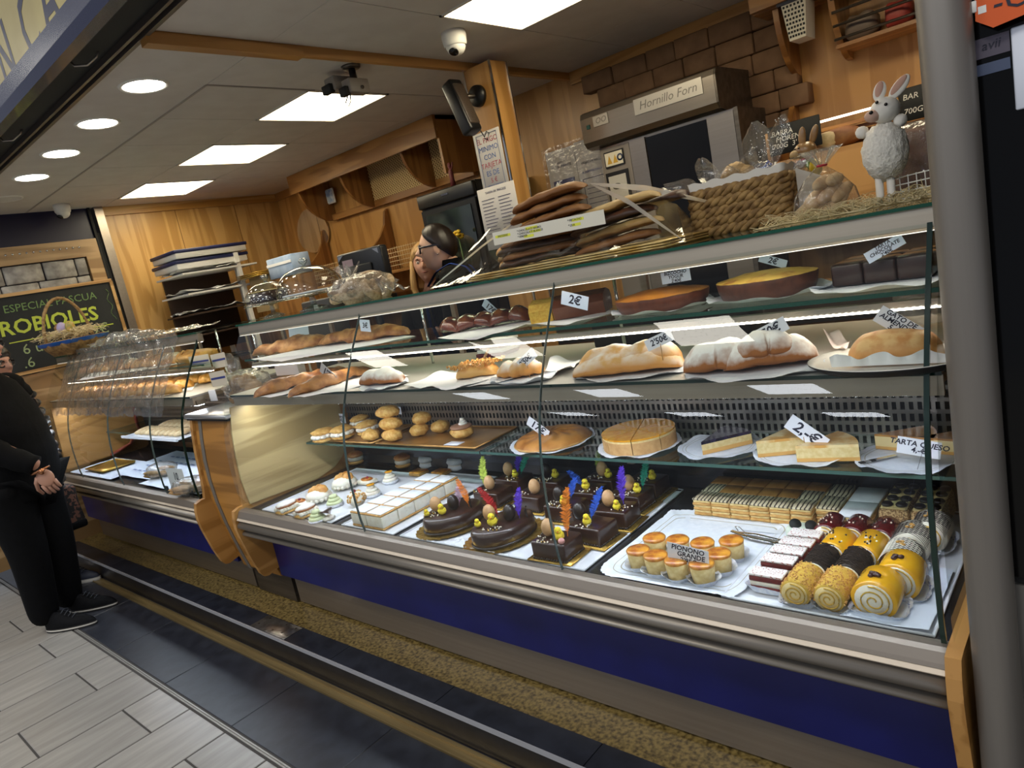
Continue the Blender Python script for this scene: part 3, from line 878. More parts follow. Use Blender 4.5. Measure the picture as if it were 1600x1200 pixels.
def easter_cake(kind, c, label, tops, rz=0.0, seed=0, board=True):
    t = thing('easter_cake', label, 'cake', c, 'chocolate easter cakes')
    cx, cy, cz = c
    if kind == 'oval':
        rx, ry, h = .083, .112, .055
        mb = MB(); M = T(cx, cy, cz) @ RZ(rz)
        mb.lathe([(0, .004), (.93, .004), (1.0, .012), (1.0, .040), (.965, .051), (.9, .055), (0, .056)], (0, 0, 0), 40, M=M @ Matrix.Diagonal((rx, ry, 1, 1)))
        mb.build('cake_body', CHOC, t)
        mb = MB(); mb.lathe([(1.0, .004), (1.03, .006), (1.03, .010), (1.0, .012)], (0, 0, 0), 40, M=M @ Matrix.Diagonal((rx, ry, 1, 1)), wob=lambda a: 1 + .006 * math.sin(a * 36)); mb.build('bottom_border', CHOCD, t)
        mb = MB(); mb.grid(lambda u, v: tuple(M @ Vector((math.cos(2 * PI * u) * (rx + .030) * v * (1 + .02 * abs(math.sin(30 * PI * u)) * (v > .9)), math.sin(2 * PI * u) * (ry + .030) * v * (1 + .02 * abs(math.sin(30 * PI * u)) * (v > .9)), .002 + .004 * max(0, v - .8) * 5 * abs(math.sin(30 * PI * u))))), 90, 6); mb.build('gold_board', GOLDB, t)
        top = cz + .056
    else:
        a, b, h = .118, .094, .052
        M = T(cx, cy, cz) @ RZ(rz)
        mb = MB(); mb.rbox((0, 0, .004 + h / 2), (a, b, h), .006, 3, M=M); mb.build('cake_body', CHOC, t)
        mb = MB()
        n = 13
        for i in range(n):
            for s in (-1, 1): mb.blob(M @ Vector((-a / 2 + a * (i + .5) / n, s * b / 2, .007)), (.0048, .003, .004), sub=1)
        for i in range(10):
            for s in (-1, 1): mb.blob(M @ Vector((s * a / 2, -b / 2 + b * (i + .5) / 10, .007)), (.003, .0048, .004), sub=1)
        mb.build('bottom_border', CHOCD, t)['kind'] = 'stuff'
        mb = MB(); mb.rbox((0.004, -.002, .0022), (a + .034, b + .020, .003), .0012, 1, M=M)
        mb.tube([M @ Vector(q) for q in ((-a / 2 - .012, -b / 2 - .011, .004), (a / 2 + .02, -b / 2 - .011, .004), (a / 2 + .02, b / 2 + .007, .004), (-a / 2 - .012, b / 2 + .007, .004))], .0022, 6, closed=True)
        mb.build('gold_board', GOLDB, t)
        top = cz + .056
    rs = random.Random(seed)
    mb = MB()
    for i in range(16):
        x, y = tops.get('pearls', (0.03, -.03))
        mb.blob((cx + x + rs.uniform(-.03, .03), cy + y + rs.uniform(-.022, .022), top + .002), (.0028,) * 3, m=rs.choice((0, 0, 0, 1)), sub=1)
    mb.build('sugar_pearls', [PEARL, GOLDB], t)['kind'] = 'stuff'
    for k, v in tops.items():
        if k.startswith('egg'):
            col, x, y = v; egg((cx + x, cy + y, top + .026), .020, 'candy_egg', t, EGGB if col == 'b' else CHOCD)
        elif k.startswith('chick'):
            x, y, r = v; chick((cx + x, cy + y, top), r, t)
        elif k.startswith('feather'):
            col, x, y, L, lean = v
            mb = MB(); mesh_feather(mb, (cx + x, cy + y, top - .002), VR, (lean * .74, lean * .65, 1), L, (.020 if L < .115 else .023), .12 if lean >= 0 else -.12, seed=int(L * 999) + seed); mb.build('feather', FEATH[col], t)
        elif k.startswith('stick'):
            x, y = v; MB().tube([(cx + x, cy + y, top - .003), (cx + x - .004, cy + y, top + .02), (cx + x + .002, cy + y, top + .036)], [.003, .005, .004], 8, flat=.5).build('chocolate_shard', CHOCD, t)
        elif k.startswith('candy'):
            x, y = v; MB().blob((cx + x, cy + y, top + .006), (.010, .010, .009), sub=2).build('pink_candy', PINK, t)
    return t


# ------------------------------------------------------------------ deck: trays
def tray(name, label, x0, x1, y0, y1, z, m=PAPER, h=.008, cat='tray', rim=.006):
    t = thing(name, label, cat, ((x0 + x1) / 2, (y0 + y1) / 2, z))
    MB().b2((x0 + rim, y0 + rim, z), (x1 - rim, y1 - rim, z + .003)).build('tray_base', m, t)
    mb = MB(); mb.tube([(x0 + rim, y0 + rim, z + h / 2), (x1 - rim, y0 + rim, z + h / 2), (x1 - rim, y1 - rim, z + h / 2), (x0 + rim, y1 - rim, z + h / 2)], h / 2, 8, closed=True); mb.build('tray_rim', m, t)
    return t


TRAYW = mat('white_tray', '#e6e9f0', .35, 0, coat=.2)
D = ZD
tray('white_tray', 'white tray under the cream pastries at the left end of the bottom deck', -2.86, -2.32, 1.335, 1.86, D - .004, TRAYW)
tray('white_tray', 'long white tray under the cream slice block on the bottom deck', -2.26, -1.94, 1.335, 1.90, D - .004, TRAYW)
tray('white_tray', 'white tray under the chocolate easter cakes on the bottom deck', -1.91, -1.118, 1.335, 1.925, D - .004, TRAYW)
tray('white_tray', 'white tray under the rolls and red slices at the right end of the deck', -.735, -.298, 1.335, 1.925, D - .004, TRAYW)
Z2 = D + .001

ov = easter_cake('oval', (-1.765, 1.475, Z2), 'oval chocolate easter cake with pink and orange feathers, nearest the cream slices',
                 dict(egg1=('b', -.045, -.03), egg2=('d', .012, .0), chick1=(.0, -.045, .0145), chick2=(-.05, -.072, .0095), feather1=('pink', .005, .03, .09, .12), feather2=('orange', .05, .035, .105, -.10), stick1=(-.065, -.005), stick2=(.065, .03), pearls=(-.03, -.06)), rz=-.25, seed=1)
easter_cake('oval', (-1.505, 1.445, Z2), 'oval chocolate easter cake with red and purple feathers, front middle of the deck',
            dict(egg1=('b', -.04, -.01), egg2=('d', .03, .01), chick1=(.0, -.04, .016), chick2=(-.045, -.062, .0105), feather1=('red', -.03, .02, .115, -.30), feather2=('purple', .05, .03, .10, .05), stick1=(.07, .045), stick2=(.02, .06), pearls=(.01, -.065)), rz=-.2, seed=2)
RC = [((-1.25, 1.395), 'square chocolate easter cake with a tall orange feather, at the front by the glass seam', dict(egg1=('b', -.022, .0), chick1=(.024, -.012, .015), feather1=('orange', .035, .012, .145, .05), candy=(.045, -.03), pearls=(-.025, -.03))),
      ((-1.205, 1.512), 'square chocolate easter cake with a single blue feather, second in the right row', dict(chick1=(.0, -.02, .013), feather1=('blue', -.01, .01, .105, .42), egg1=('d', -.045, .01), pearls=(.0, -.03))),
      ((-1.20, 1.632), 'square chocolate easter cake with a beige egg and purple feather, third in the right row', dict(egg1=('b', -.015, -.005), chick1=(.022, -.02, .012), feather1=('purple', .02, .02, .12, .0), pearls=(.03, -.01))),
      ((-1.22, 1.755), 'square chocolate easter cake with teal feather, fourth in the right row', dict(egg1=('b', .0, .0), chick1=(.035, -.01, .013), feather1=('teal', .035, .02, .10, .2), pearls=(.0, -.03))),
      ((-1.225, 1.868), 'square chocolate easter cake in the shade at the back right, chick only', dict(chick1=(.03, -.01, .013), pearls=(.0, -.02))),
      ((-1.385, 1.625), 'square chocolate easter cake with a dark chocolate egg, behind the tall orange feather', dict(egg1=('d', -.02, .0), chick1=(.01, -.02, .012), feather1=('blue', .0, .03, .07, .3), pearls=(-.02, -.03))),
      ((-1.39, 1.747), 'square chocolate easter cake with a lone chick and curled blue feather, middle of the back', dict(chick1=(.01, -.01, .014), feather1=('blue', -.02, .01, .07, -.5), pearls=(.03, -.02))),
      ((-1.39, 1.866), 'square chocolate easter cake with egg, chick and lime feather at the very back', dict(egg1=('b', .0, -.01), chick1=(.03, -.02, .013), feather1=('lime', -.035, .02, .08, .0), pearls=(-.02, -.03))),
      ((-1.56, 1.672), 'square chocolate easter cake with a beige egg, behind the purple feather', dict(egg1=('b', .02, -.01), pearls=(-.02, -.03))),
      ((-1.585, 1.81), 'square chocolate easter cake with a brown egg and chick, back row under the glass shelf', dict(egg1=('d', -.02, .0), chick1=(.02, .0, .013), pearls=(-.01, -.03))),
      ((-1.75, 1.668), 'square chocolate easter cake with lime feather, left and behind the oval cakes', dict(egg1=('b', .0, -.01), feather1=('lime', -.035, .0, .12, .0), pearls=(-.035, -.03))),
      ((-1.757, 1.795), 'square chocolate easter cake with egg, chick and teal feather, back left', dict(egg1=('b', -.02, .0), chick1=(.02, -.01, .012), feather1=('teal', .02, .02, .09, .45), feather2=('purple', -.005, .03, .08, .2), pearls=(.01, -.03)))]
for i, ((x, y), lb, tp) in enumerate(RC): easter_cake('rect', (x, y, Z2), lb, tp, rz=random.Random(i).uniform(-.06, .06), seed=10 + i)

# ------------------------------------------------------------------ deck: block of cream slices (2 x 5)
ords = ['first', 'second', 'third', 'fourth', 'fifth', 'sixth', 'seventh', 'eighth', 'ninth', 'tenth', 'eleventh', 'twelfth', 'thirteenth', 'fourteenth']


def cream_slice(x, y, a, b, label):
    t = thing('cream_slice', label, 'pastry', (x, y, Z2), 'iced cream slices in one block')
    MB().rbox((x, y, Z2 + .005), (a, b, .008), .002, 1, jit=.0012, seed=x * 50).build('pastry_base', PUFF, t)
    MB().rbox((x, y, Z2 + .030), (a - .001, b - .001, .043), .004, 2, jit=.0018, seed=y * 90, sub=1).build('cream', CREAM, t)
    MB().rbox((x, y, Z2 + .0545), (a, b, .006), .0018, 1, jit=.0012, seed=x * 70 + y).build('pastry_lid', PUFF, t)
    MB().rbox((x - .001, y + .001, Z2 + .0592), (a - .010, b - .009, .0042), .0015, 1).build('icing', ICING, t)


for i in range(2):
    for j in range(5):
        cream_slice(-2.144 + i * .094, 1.385 + j * .079, .0925, .0775, f'iced cream slice, {"left" if i == 0 else "right"} column of the block, {ords[j]} from the front')

# ------------------------------------------------------------------ deck: assorted cream cakes at the left
def swirl(mb, c, r, h, m=None, turns=3):
    k = turns
    for i in range(k):
        f = 1 - .25 * i
        mb.lathe([(0, 0), (r * f * .92, .001), (r * f, h / k * .45), (r * f * .85, h / k), (0, h / k * 1.05)], (c[0], c[1], c[2] + i * h / k * .92), 24, m=m, wob=lambda a: 1 + .03 * math.sin(a * 9 + i))


ZB = Z2 + .0005


def small_cake(kind, px, py, label):
    p = at(px, py, z=Z2); c = (p.x, p.y, Z2)
    t = thing('cream_cake', label, 'pastry', c, 'assorted cream cakes on the bottom deck')
    x, y, z = c
    if kind == 'eclair':          # choux lid dusted, whipped cream, chocolate drips
        MB().rbox((x, y, z + .009), (.062, .085, .014), .007, 2, jit=.002).build('choux_base', CHOUX, t)
        mb = MB()
        for i in range(7):
            for s in (-1, 1): mb.blob((x + s * .024, y - .036 + i * .012, z + .021), (.012, .008, .010), sub=2)
        mb.blob((x, y, z + .022), (.026, .042, .012), sub=2); mb.build('whipped_cream', CREAM, t)
        MB().blob((x, y, z + .036), (.034, .046, .014), amp=.12, seed=px).build('choux_lid', DUST, t)
    elif kind == 'bun':           # white cream bun with a croissant shaped lid
        MB().blob((x, y, z + .026), (.056, .056, .027), amp=.07, seed=px, sub=3).build('cream_bun', CREAM, t)
        mb = MB(); loaf(mb, [(x - .045, y - .02, z + .040), (x, y + .016, z + .046), (x + .048, y + .01, z + .040)], .024, .017, lump=.25, lk=5, seed=px); mb.build('pastry_lid', CRUSTG, t)
        mb = MB()
        for a in range(16): mb.blob((x + math.cos(a * .393) * .052, y + math.sin(a * .393) * .052, z + .016), (.010, .010, .010), sub=1)
        mb.build('cream_border', CREAM, t)['kind'] = 'stuff'
    elif kind == 'swirl_green' or kind == 'swirl_white':
        m_ = mat('pistachio_cream', '#d3dcae', .5) if kind == 'swirl_green' else CREAM
        MB().lathe([(0, 0), (.032, 0), (.036, .012), (0, .012)], c, 24).build('cup_base', CUP, t)
        mb = MB(); swirl(mb, (x, y, z + .010), .034, .040); mb.build('cream_swirl', m_, t)
        if kind == 'swirl_white':
            MB().lathe([(0, .002), (.016, .001), (.019, 0), (.016, -.002), (0, -.002)], (x, y, z + .052), 20).build('orange_slice', YOLK, t)
    elif kind == 'nut':
        MB().blob((x, y, z + .030), (.036, .036, .031), amp=.05, sub=3).build('cream_ball', CREAM, t)
        mb = MB(); rs = random.Random(4)
        for i in range(70):
            a = rs.uniform(0, 2 * PI); e = rs.uniform(-.3, 1.1)
            mb.blob((x + math.cos(a) * math.cos(e) * .036, y + math.sin(a) * math.cos(e) * .036, z + .030 + math.sin(e) * .031), (.007, .006, .004), M=Euler((rs.uniform(0, 3), rs.uniform(0, 3), 0)).to_matrix().to_4x4(), sub=1)
        mb.build('almond_flakes', PEANUT, t)['kind'] = 'stuff'
        MB().blob((x, y - .004, z + .064), (.008,) * 3, sub=2).build('cherry', mat('cherry', '#8a1020', .2, coat=.6), t)
    elif kind == 'danish':
        MB().rbox((x, y, z + .012), (.085, .06, .020), .009, 2, jit=.003, seed=3).build('cream_base', CREAM, t)
        MB().blob((x, y, z + .023), (.036, .024, .007), amp=.1).build('caramel_glaze', CARAMEL, t)
        MB().blob((x + .012, y - .004, z + .031), (.007,) * 3, sub=2).build('cherry', mat('cherry', '#8a1020', .2, coat=.6), t)
    elif kind == 'leaf':
        MB().rbox((x, y, z + .008), (.05, .05, .014), .006, 2).build('cream_base', CREAM, t)
        mb = MB(); mb.grid(lambda u, v: (x + (u - .5) * .055, y + (v - .5) * .03 * math.sin(PI * max(.03, min(.97, u))) * 2, z + .026 + .012 * math.cos((u - .5) * 3) + .006 * abs(v - .5)), 10, 4); mb.build('chocolate_leaf', CHOC, t)
    elif kind == 'glazed':        # flat brown glazed pastry in the shade
        MB().rbox((x, y, z + .007), (.075, .06, .012), .005, 2, jit=.002, seed=px).build('pastry_base', PUFF, t)
        MB().rbox((x, y, z + .0155), (.070, .055, .006), .003, 2, jit=.002, seed=px).build('caramel_glaze', CARAMEL, t)
    elif kind == 'shade_bun':
        MB().lathe([(0, 0), (.045, 0), (.050, .008), (.045, .016), (0, .016)], c, 28).build('pastry_base', CRUSTG, t)
        MB().lathe([(0, .016), (.044, .016), (.048, .026), (.044, .036), (0, .036)], c, 28, wob=lambda a: 1 + .03 * math.sin(a * 14)).build('cream', CREAM, t)
        MB().blob((x, y, z + .044), (.050, .050, .018), amp=.05).build('pastry_lid', CRUST, t)
    elif kind == 'shade_white':
        for q, (zz, nm) in enumerate(((.0, 'lower_shell'), (.026, 'upper_shell'))):
            MB().lathe([(0, zz), (.046, zz), (.052, zz + .009), (.046, zz + .022), (0, zz + .024)], c, 28).build(nm, ICING, t)
        MB().lathe([(.044, .018), (.047, .024), (.044, .03)], c, 28).build('cream', CREAM, t)


for k_, px, py, lb in (('eclair', 450, 800, 'sugar dusted eclair with cream and chocolate drips, leftmost at the front rail'), ('eclair', 480, 806, 'sugar dusted cream eclair, second from the left at the front rail'),
                       ('swirl_green', 497, 815, 'pale green cream swirl at the front beside the eclairs'), ('leaf', 512, 812, 'cream cake topped with a curled chocolate leaf, left of the slice block'),
                       ('bun', 500, 783, 'white cream bun with a croissant shaped lid, nearer the front'), ('bun', 540, 762, 'white cream bun with a pastry lid, farther back by the glass seam'),
                       ('swirl_green', 524, 790, 'low pistachio cream cake behind the chocolate leaf'), ('nut', 560, 790, 'round cream cake coated in almond flakes with a cherry on top'),
                       ('danish', 575, 756, 'glazed cream danish with a red cherry'), ('swirl_white', 583, 775, 'white cream swirl with a candied orange slice, beside the slice block'),
                       ('swirl_white', 611, 754, 'white cream swirl with a candied orange slice, behind the slice block'), ('danish', 470, 790, 'low cream pastry between the two eclairs'),
                       ('glazed', 655, 741, 'flat brown glazed pastry behind the slice block, left one'), ('glazed', 690, 741, 'flat brown glazed pastry behind the slice block, right one'),
                       ('shade_bun', 634, 727, 'cream filled bun with brown lid in the shade under the glass shelf'), ('shade_white', 673, 727, 'round white cream filled cake in the shade, beside the brown lidded bun'),
                       ('shade_white', 718, 731, 'round white cream filled cake in the shade, behind the lime feather'), ('shade_bun', 560, 722, 'cream bun in the deepest shade, left back corner of the deck')):
    small_cake(k_, px, py, lb)

# ------------------------------------------------------------------ deck: custard sponge cups on a doily tray
t = doily((-.885, 1.545, D), .195, .215, 'large rectangular white doily with printed border under the custard cups', square=10, wav=.002, lift=.006)
for nm, (px, py), lb in [('pionono_cake', q, l) for q, l in (((1002, 888), 'leftmost in the front row'), ((1029, 897), 'second in the front row, by the leftmost'), ((1027, 868), 'alone behind the two leftmost'), ((1062, 905), 'third in the front row, under the sign'),
                         ((1101, 911), 'fourth in the front row, right of the sign'), ((1127, 895), 'second row, right of the sign'), ((1147, 874), 'farthest right and back'), ((1063, 872), 'half hidden straight behind the sign'), ((1102, 877), 'behind the sign at its upper right corner'))]:
    p = at(px, py, z=D + .002); c = (p.x, p.y, D + .002)
    t = thing(nm, 'burnt topped custard roll in paper cup, ' + lb, 'pastry', c, 'burnt topped custard cakes')
    MB().lathe([(0, .004), (.0255, .004), (.0285, .03), (.030, .050), (0, .051)], c, 28).build('sponge', SPONGEP, t)
    MB().lathe([(.0300, .0480), (.0312, .0525), (.0285, .0560), (.018, .0575), (0, .058)], c, 28, wob=lambda a: 1 + .012 * math.sin(3 * a + px)).build('burnt_top', CARAMEL, t)
    MB().lathe([(.026, .001), (.031, .010), (.039, .018), (.042, .020)], c, 40, wob=lambda a: 1 + .05 * math.sin(a * 4 + px) + .015 * abs(math.sin(a * 20))).build('paper_cup', CUP, t)

# tongs on the doily
t = thing('tongs', 'steel pastry tongs lying on the doily behind the custard cups', 'tongs', at(1180, 836, z=D + .006))
a, b = at(1144, 830, z=D + .012), at(1214, 846, z=D + .012)
dv = (b - a).normalized(); sd = dv.cross(Vector((0, 0, 1)))
for s in (-1, 1):
    mb = MB(); mb.tube([a + sd * .002 * s + Vector((0, 0, .002 * s)), a.lerp(b, .5) + sd * .012 * s, b + sd * .010 * s], [.006, .0055, .005], 8, flat=.3); mb.blob(b + sd * .010 * s + dv * .006, (.011, .009, .003), sub=2); mb.build('tong_arm', CHROME, t)
MB().tube([a + dv * .02 + Vector((0, 0, .006)), a + dv * .02 + sd * .01 + Vector((0, 0, .022)), a + dv * .035 + sd * .012 + Vector((0, 0, .024)), a + dv * .04 + Vector((0, 0, .006))], .0012, 6).build('locking_ring', CHROME, t)

# ------------------------------------------------------------------ deck: layered pastry blocks at the back
STRIPE = mat('striped_icing', '#b3a78e', .5)
mm, nt, pn, out = nodes_of('feathered_icing')
N, L = nt.nodes, nt.links
tc = N.new('ShaderNodeTexCoord'); wv = N.new('ShaderNodeTexWave'); wv.inputs['Scale'].default_value = 26; wv.inputs['Distortion'].default_value = 5; wv.inputs['Detail'].default_value = 3; wv.inputs['Detail Scale'].default_value = .5; wv.bands_direction = 'X'
L.new(tc.outputs['Object'], wv.inputs['Vector'])
r = N.new('ShaderNodeValToRGB'); r.color_ramp.elements[0].position = .12; r.color_ramp.elements[0].color = lin('#2a1c12'); r.color_ramp.elements[1].position = .42; r.color_ramp.elements[1].color = lin('#cdbf9f')
L.new(wv.outputs[0], r.inputs[0]); L.new(r.outputs[0], pn.inputs['Base Color']); pn.inputs['Roughness'].default_value = .45
FEATHER_ICING = mm


def layered(x, y, a, b, label, topm, nl=3, h=.046, topname='icing'):
    t = thing('layer_slice', label, 'pastry', (x, y, Z2 + .004), 'layered puff pastry slices at the back of the deck')
    z = Z2 + .004
    for i in range(nl):
        hh = h / nl
        MB().rbox((x, y, z + hh * i + hh * .3), (a, b, hh * .6), .0018, 1, jit=.0018, seed=i + x * 40, sub=1).build('pastry_layer', PUFF, t)
        MB().rbox((x, y, z + hh * i + hh * .8), (a - .003, b - .003, hh * .42), .002, 1, jit=.001, seed=i + y * 30).build('cream_layer', SPONGEP, t)
    MB().rbox((x, y, z + h + .003), (a, b, .006), .002, 1, jit=.0012, seed=x * 10 + y).build(topname, topm, t)


doily((-.83, 1.80, D + .0005), .185, .12, 'white paper sheet under the big striped pastry block', square=6, wav=.001, lift=.002, ring=False)
BROWNT = mat('baked_top', '#8a5c26', .55, 0, '#a5733a', 40)
for j in range(3):
    for i in range(6):
        x, y = -.967 + i * .0572, 1.768 + j * .063
        striped = j == 0 or (j == 1 and i in (0, 5))
        layered(x, y, .0562, .062, ('striped' if striped else 'plain brown') + f' topped layer slice of the big block, {["front", "middle", "back"][j]} row, {ords[i]} from the left', FEATHER_ICING if striped else BROWNT)
for j in range(2):
    layered(-.618, 1.795 + j * .085, .058, .083, f'striped layer slice of the second block, {["front", "back"][j]} one', FEATHER_ICING)
    layered(-.548, 1.778 + j * .10, .076, .098, f'white iced layer slice of the second block, {["front", "back"][j]} one', ICING, nl=2, h=.040)
SEED = mat('chopped_almond', '#c7a470', .7, 0, '#7c5a34', 230, bump=.002, lo=.44, hi=.56)
for j in range(2):
    for i in range(2):
        x, y = -.462 + i * .072, 1.800 + j * .083
        t = thing('almond_cake', f'almond coated cream cake with chocolate discs, {["front", "back"][j]} {["left", "right"][i]} of four', 'pastry', (x, y, Z2), 'almond coated cakes')
        MB().rbox((x, y, Z2 + .032), (.068, .080, .062), .008, 2, jit=.003, seed=i * 3 + j, sub=1).build('almond_coat', SEED, t)
        MB().rbox((x, y, Z2 + .064), (.060, .072, .006), .003, 1).build('cream_top', SPONGEP, t)
        rs = random.Random(i * 7 + j)
        for q, (u, v) in enumerate(((-.016, -.02), (.016, -.018), (-.012, .02), (.018, .02))):
            MB().lathe([(0, 0), (.0125, 0), (.0135, .004), (.010, .008), (0, .008)], (x + u, y + v, Z2 + .067), 18).build('chocolate_disc', CHOCD, t)

# ------------------------------------------------------------------ deck: red slices and rolls
def cup_liner(t, x, y, a, b, z, h=.020):
    def fn(u, v):
        an = 2 * PI * u; e = .55
        cx, sy = math.cos(an), math.sin(an)
        w = 1 + .10 * v * abs(math.sin(an * 14)) + .30 * v
        return (x + math.copysign(abs(cx) ** e, cx) * a * w, y + math.copysign(abs(sy) ** e, sy) * b * w, z + v * h * (1 + .25 * math.sin(an * 2 + x * 50)))
    MB().grid(fn, 72, 3).build('paper_cup', CUP, t)
    MB().grid(lambda u, v: tuple(q + (0, 0, .0004)[i] for i, q in enumerate(fn(u, .25 + .35 * v))), 72, 1).build('printed_band', mat('cup_print', '#8e99c4', .7, 0, '#dfe4f0', 130, lo=.45, hi=.55), t)


REDTOP = mat('red_dusted_cream', '#ece4e0', .7, 0, '#a14a3c', 260, lo=.56, hi=.66, detail=2)
for i, (x, y) in enumerate(((-.640, 1.402), (-.640, 1.472), (-.636, 1.522), (-.632, 1.570), (-.628, 1.620))):
    t = thing('red_velvet_slice', 'red sponge slice with dusted white top, ' + ['alone in front in its paper cup', 'second from the front', 'third from the front', 'fourth from the front', 'last, by the dark biscuits'][i], 'pastry', (x, y, Z2), 'red sponge slices')
    a, b = .078, .040
    MB().rbox((x, y, Z2 + .010), (a, b, .013), .002, 1, jit=.001).build('sponge_layer', REDG, t)
    MB().rbox((x, y, Z2 + .022), (a - .002, b - .001, .011), .002, 1, jit=.001).build('cream_layer', CREAM, t)
    MB().rbox((x, y, Z2 + .034), (a, b, .013), .002, 1, jit=.001).build('sponge_layer', REDG, t)
    MB().rbox((x, y, Z2 + .0435), (a, b, .006), .0022, 2, jit=.001, sub=1).build('dusted_top', REDTOP, t)
    if i in (0, 1): cup_liner(t, x, y, a * .50, b * .56, Z2 + .001, .016)
t = thing('mint_cake', 'pale green cream cake with two dark biscuits stuck on top', 'pastry', (-.655, 1.685, Z2))
MB().rbox((-.655, 1.685, Z2 + .016), (.085, .055, .030), .008, 2, jit=.002).build('green_cream', mat('mint_cream', '#d5dfcf', .55), t)
for s in (-1, 1):
    MB().lathe([(0, -.005), (.014, -.005), (.0155, 0), (.014, .005), (0, .005)], (0, 0, 0), 18, M=T(-.655 + s * .02, 1.68, Z2 + .036) @ RX(.5) @ RY(.5)).build('dark_biscuit', MATTB, t)


def roll_cake(x, y, kind, label):
    """sponge roll lying front to back in a fluted paper cup"""
    t = thing('roll_cake', label, 'pastry', (x, y, Z2), 'sponge and cream rolls')
    r, ln = {'berry': (.041, .080), 'lattice_white': (.038, .082), 'lattice_dark': (.036, .075), 'red': (.029, .085)}.get(kind, (.0315, .094))
    z = Z2 + r + .003
    y0, y1 = y - ln / 2, y + ln / 2
    body = {'peanut': SPONGE, 'shred': SHRED, 'dots': YELLOWG, 'berry': YELLOWG, 'lattice_white': mat('white_chocolate', '#e9e2d0', .35, coat=.3), 'lattice_dark': CHOC, 'red': REDJ}[kind]
    mb = MB(); k = 26
    vs = []
    for yy, f in ((y0, .93), (y0 + .004, 1), (y1 - .004, 1), (y1, .93)):
        for i in range(k):
            a = 2 * PI * i / k
            sx = 1.0 if kind in ('peanut', 'shred') else 1.08
            zz = math.sin(a)
            if kind not in ('peanut', 'shred') and zz < -.3: zz = -.3 - (zz + .3) * -.9 if False else max(zz, -.98)
            vs.append((x + math.cos(a) * r * f * sx, yy, z + zz * r * f))
    fs = [(q * k + i, q * k + (i + 1) % k, (q + 1) * k + (i + 1) % k, (q + 1) * k + i) for q in range(3) for i in range(k)] + [tuple(range(k)), tuple(range(3 * k, 4 * k))]
    mb.add(vs, fs, True); mb.build('roll_body', body, t)
    # cream swirl on the front end
    mb = MB(); mb.lathe([(0, 0), (r * .86, 0), (r * .86, .002), (0, .003)], (0, 0, 0), 22, M=T(x, y0 - .0005, z) @ RX(PI / 2)); mb.build('cream_end', CREAM if kind != 'peanut' else SPONGEP, t)
    sp = [(x + math.cos(a) * r * (.12 + .095 * a / 2), y0 - .0035, z + math.sin(a) * r * (.12 + .095 * a / 2)) for a in [i * .35 for i in range(42)]]
    MB().tube(sp, .0016, 5).build('sponge_swirl', SPONGE, t)
    rs = random.Random(int(x * 999 + y * 777))
    if kind in ('peanut', 'shred'):
        mb = MB()
        for i in range(330 if kind == 'peanut' else 260):
            a = rs.uniform(-.5, PI + .5); yy = rs.uniform(y0 + .001, y1 - .001)
            c = Vector((x + math.cos(a) * (r + .0006), yy, z + math.sin(a) * (r + .0006)))
            if kind == 'peanut':
                s = rs.uniform(.0016, .0030); mb.box((0, 0, 0), (s * 1.3, s, s * .8), M=T(*c) @ Euler((rs.uniform(0, 3), rs.uniform(0, 3), rs.uniform(0, 3))).to_matrix().to_4x4())
            else:
                mb.box((0, 0, 0), (rs.uniform(.010, .018), .0016, .0014), M=T(*c) @ RY(-(a - PI / 2)) @ RZ(rs.uniform(-.5, .5)))
        mb.build('coating', PEANUT if kind == 'peanut' else SHRED, t)['kind'] = 'stuff'
    elif kind in ('dots', 'red'):
        mb = MB()
        for i in range(16):
            a = rs.uniform(.9, PI - .6); yy = rs.uniform(y0 + .004, y1 - .02)
            mb.blob((x + math.cos(a) * r * 1.08, yy, z + math.sin(a) * r * 1.03), (.0026,) * 3, m=rs.choice((0, 0, 1)), sub=1)
        mb.build('sugar_pearls', [CHOCD, PEARL], t)['kind'] = 'stuff'
    elif kind == 'berry':
        for q in (0,):
            mb = MB()
            for i in range(7): mb.blob((x + rs.uniform(-.008, .008), y - .012 + rs.uniform(-.008, .008), z + r + .003), (.006, .005, .005), sub=1)
            mb.build('chocolate_rosette', mat('rosette', '#3a140f', .3, coat=.4), t)
    else:
        mb = MB()
        for q in range(9):
            yy = y0 + .006 + q * .008
            for s in (-1, 1):
                mb.tube([(x + math.cos(a) * r * 1.10, yy + s * (a - PI / 2) * .018, z + math.sin(a) * (r + .001)) for a in [.35 + i * .24 for i in range(11)]], .0007, 4)
        mb.build('piped_lines', CHOCD if kind == 'lattice_white' else CREAM, t)
        mb = MB()
        for i in range(5): mb.blob((x + rs.uniform(-.007, .007), y + rs.uniform(-.012, .012), z + r + .002), (.005, .004, .003), sub=1)
        mb.build('walnut_piece', PEANUT, t)
    cup_liner(t, x, y, r * 1.0, ln * .49, Z2 + .001, .018)


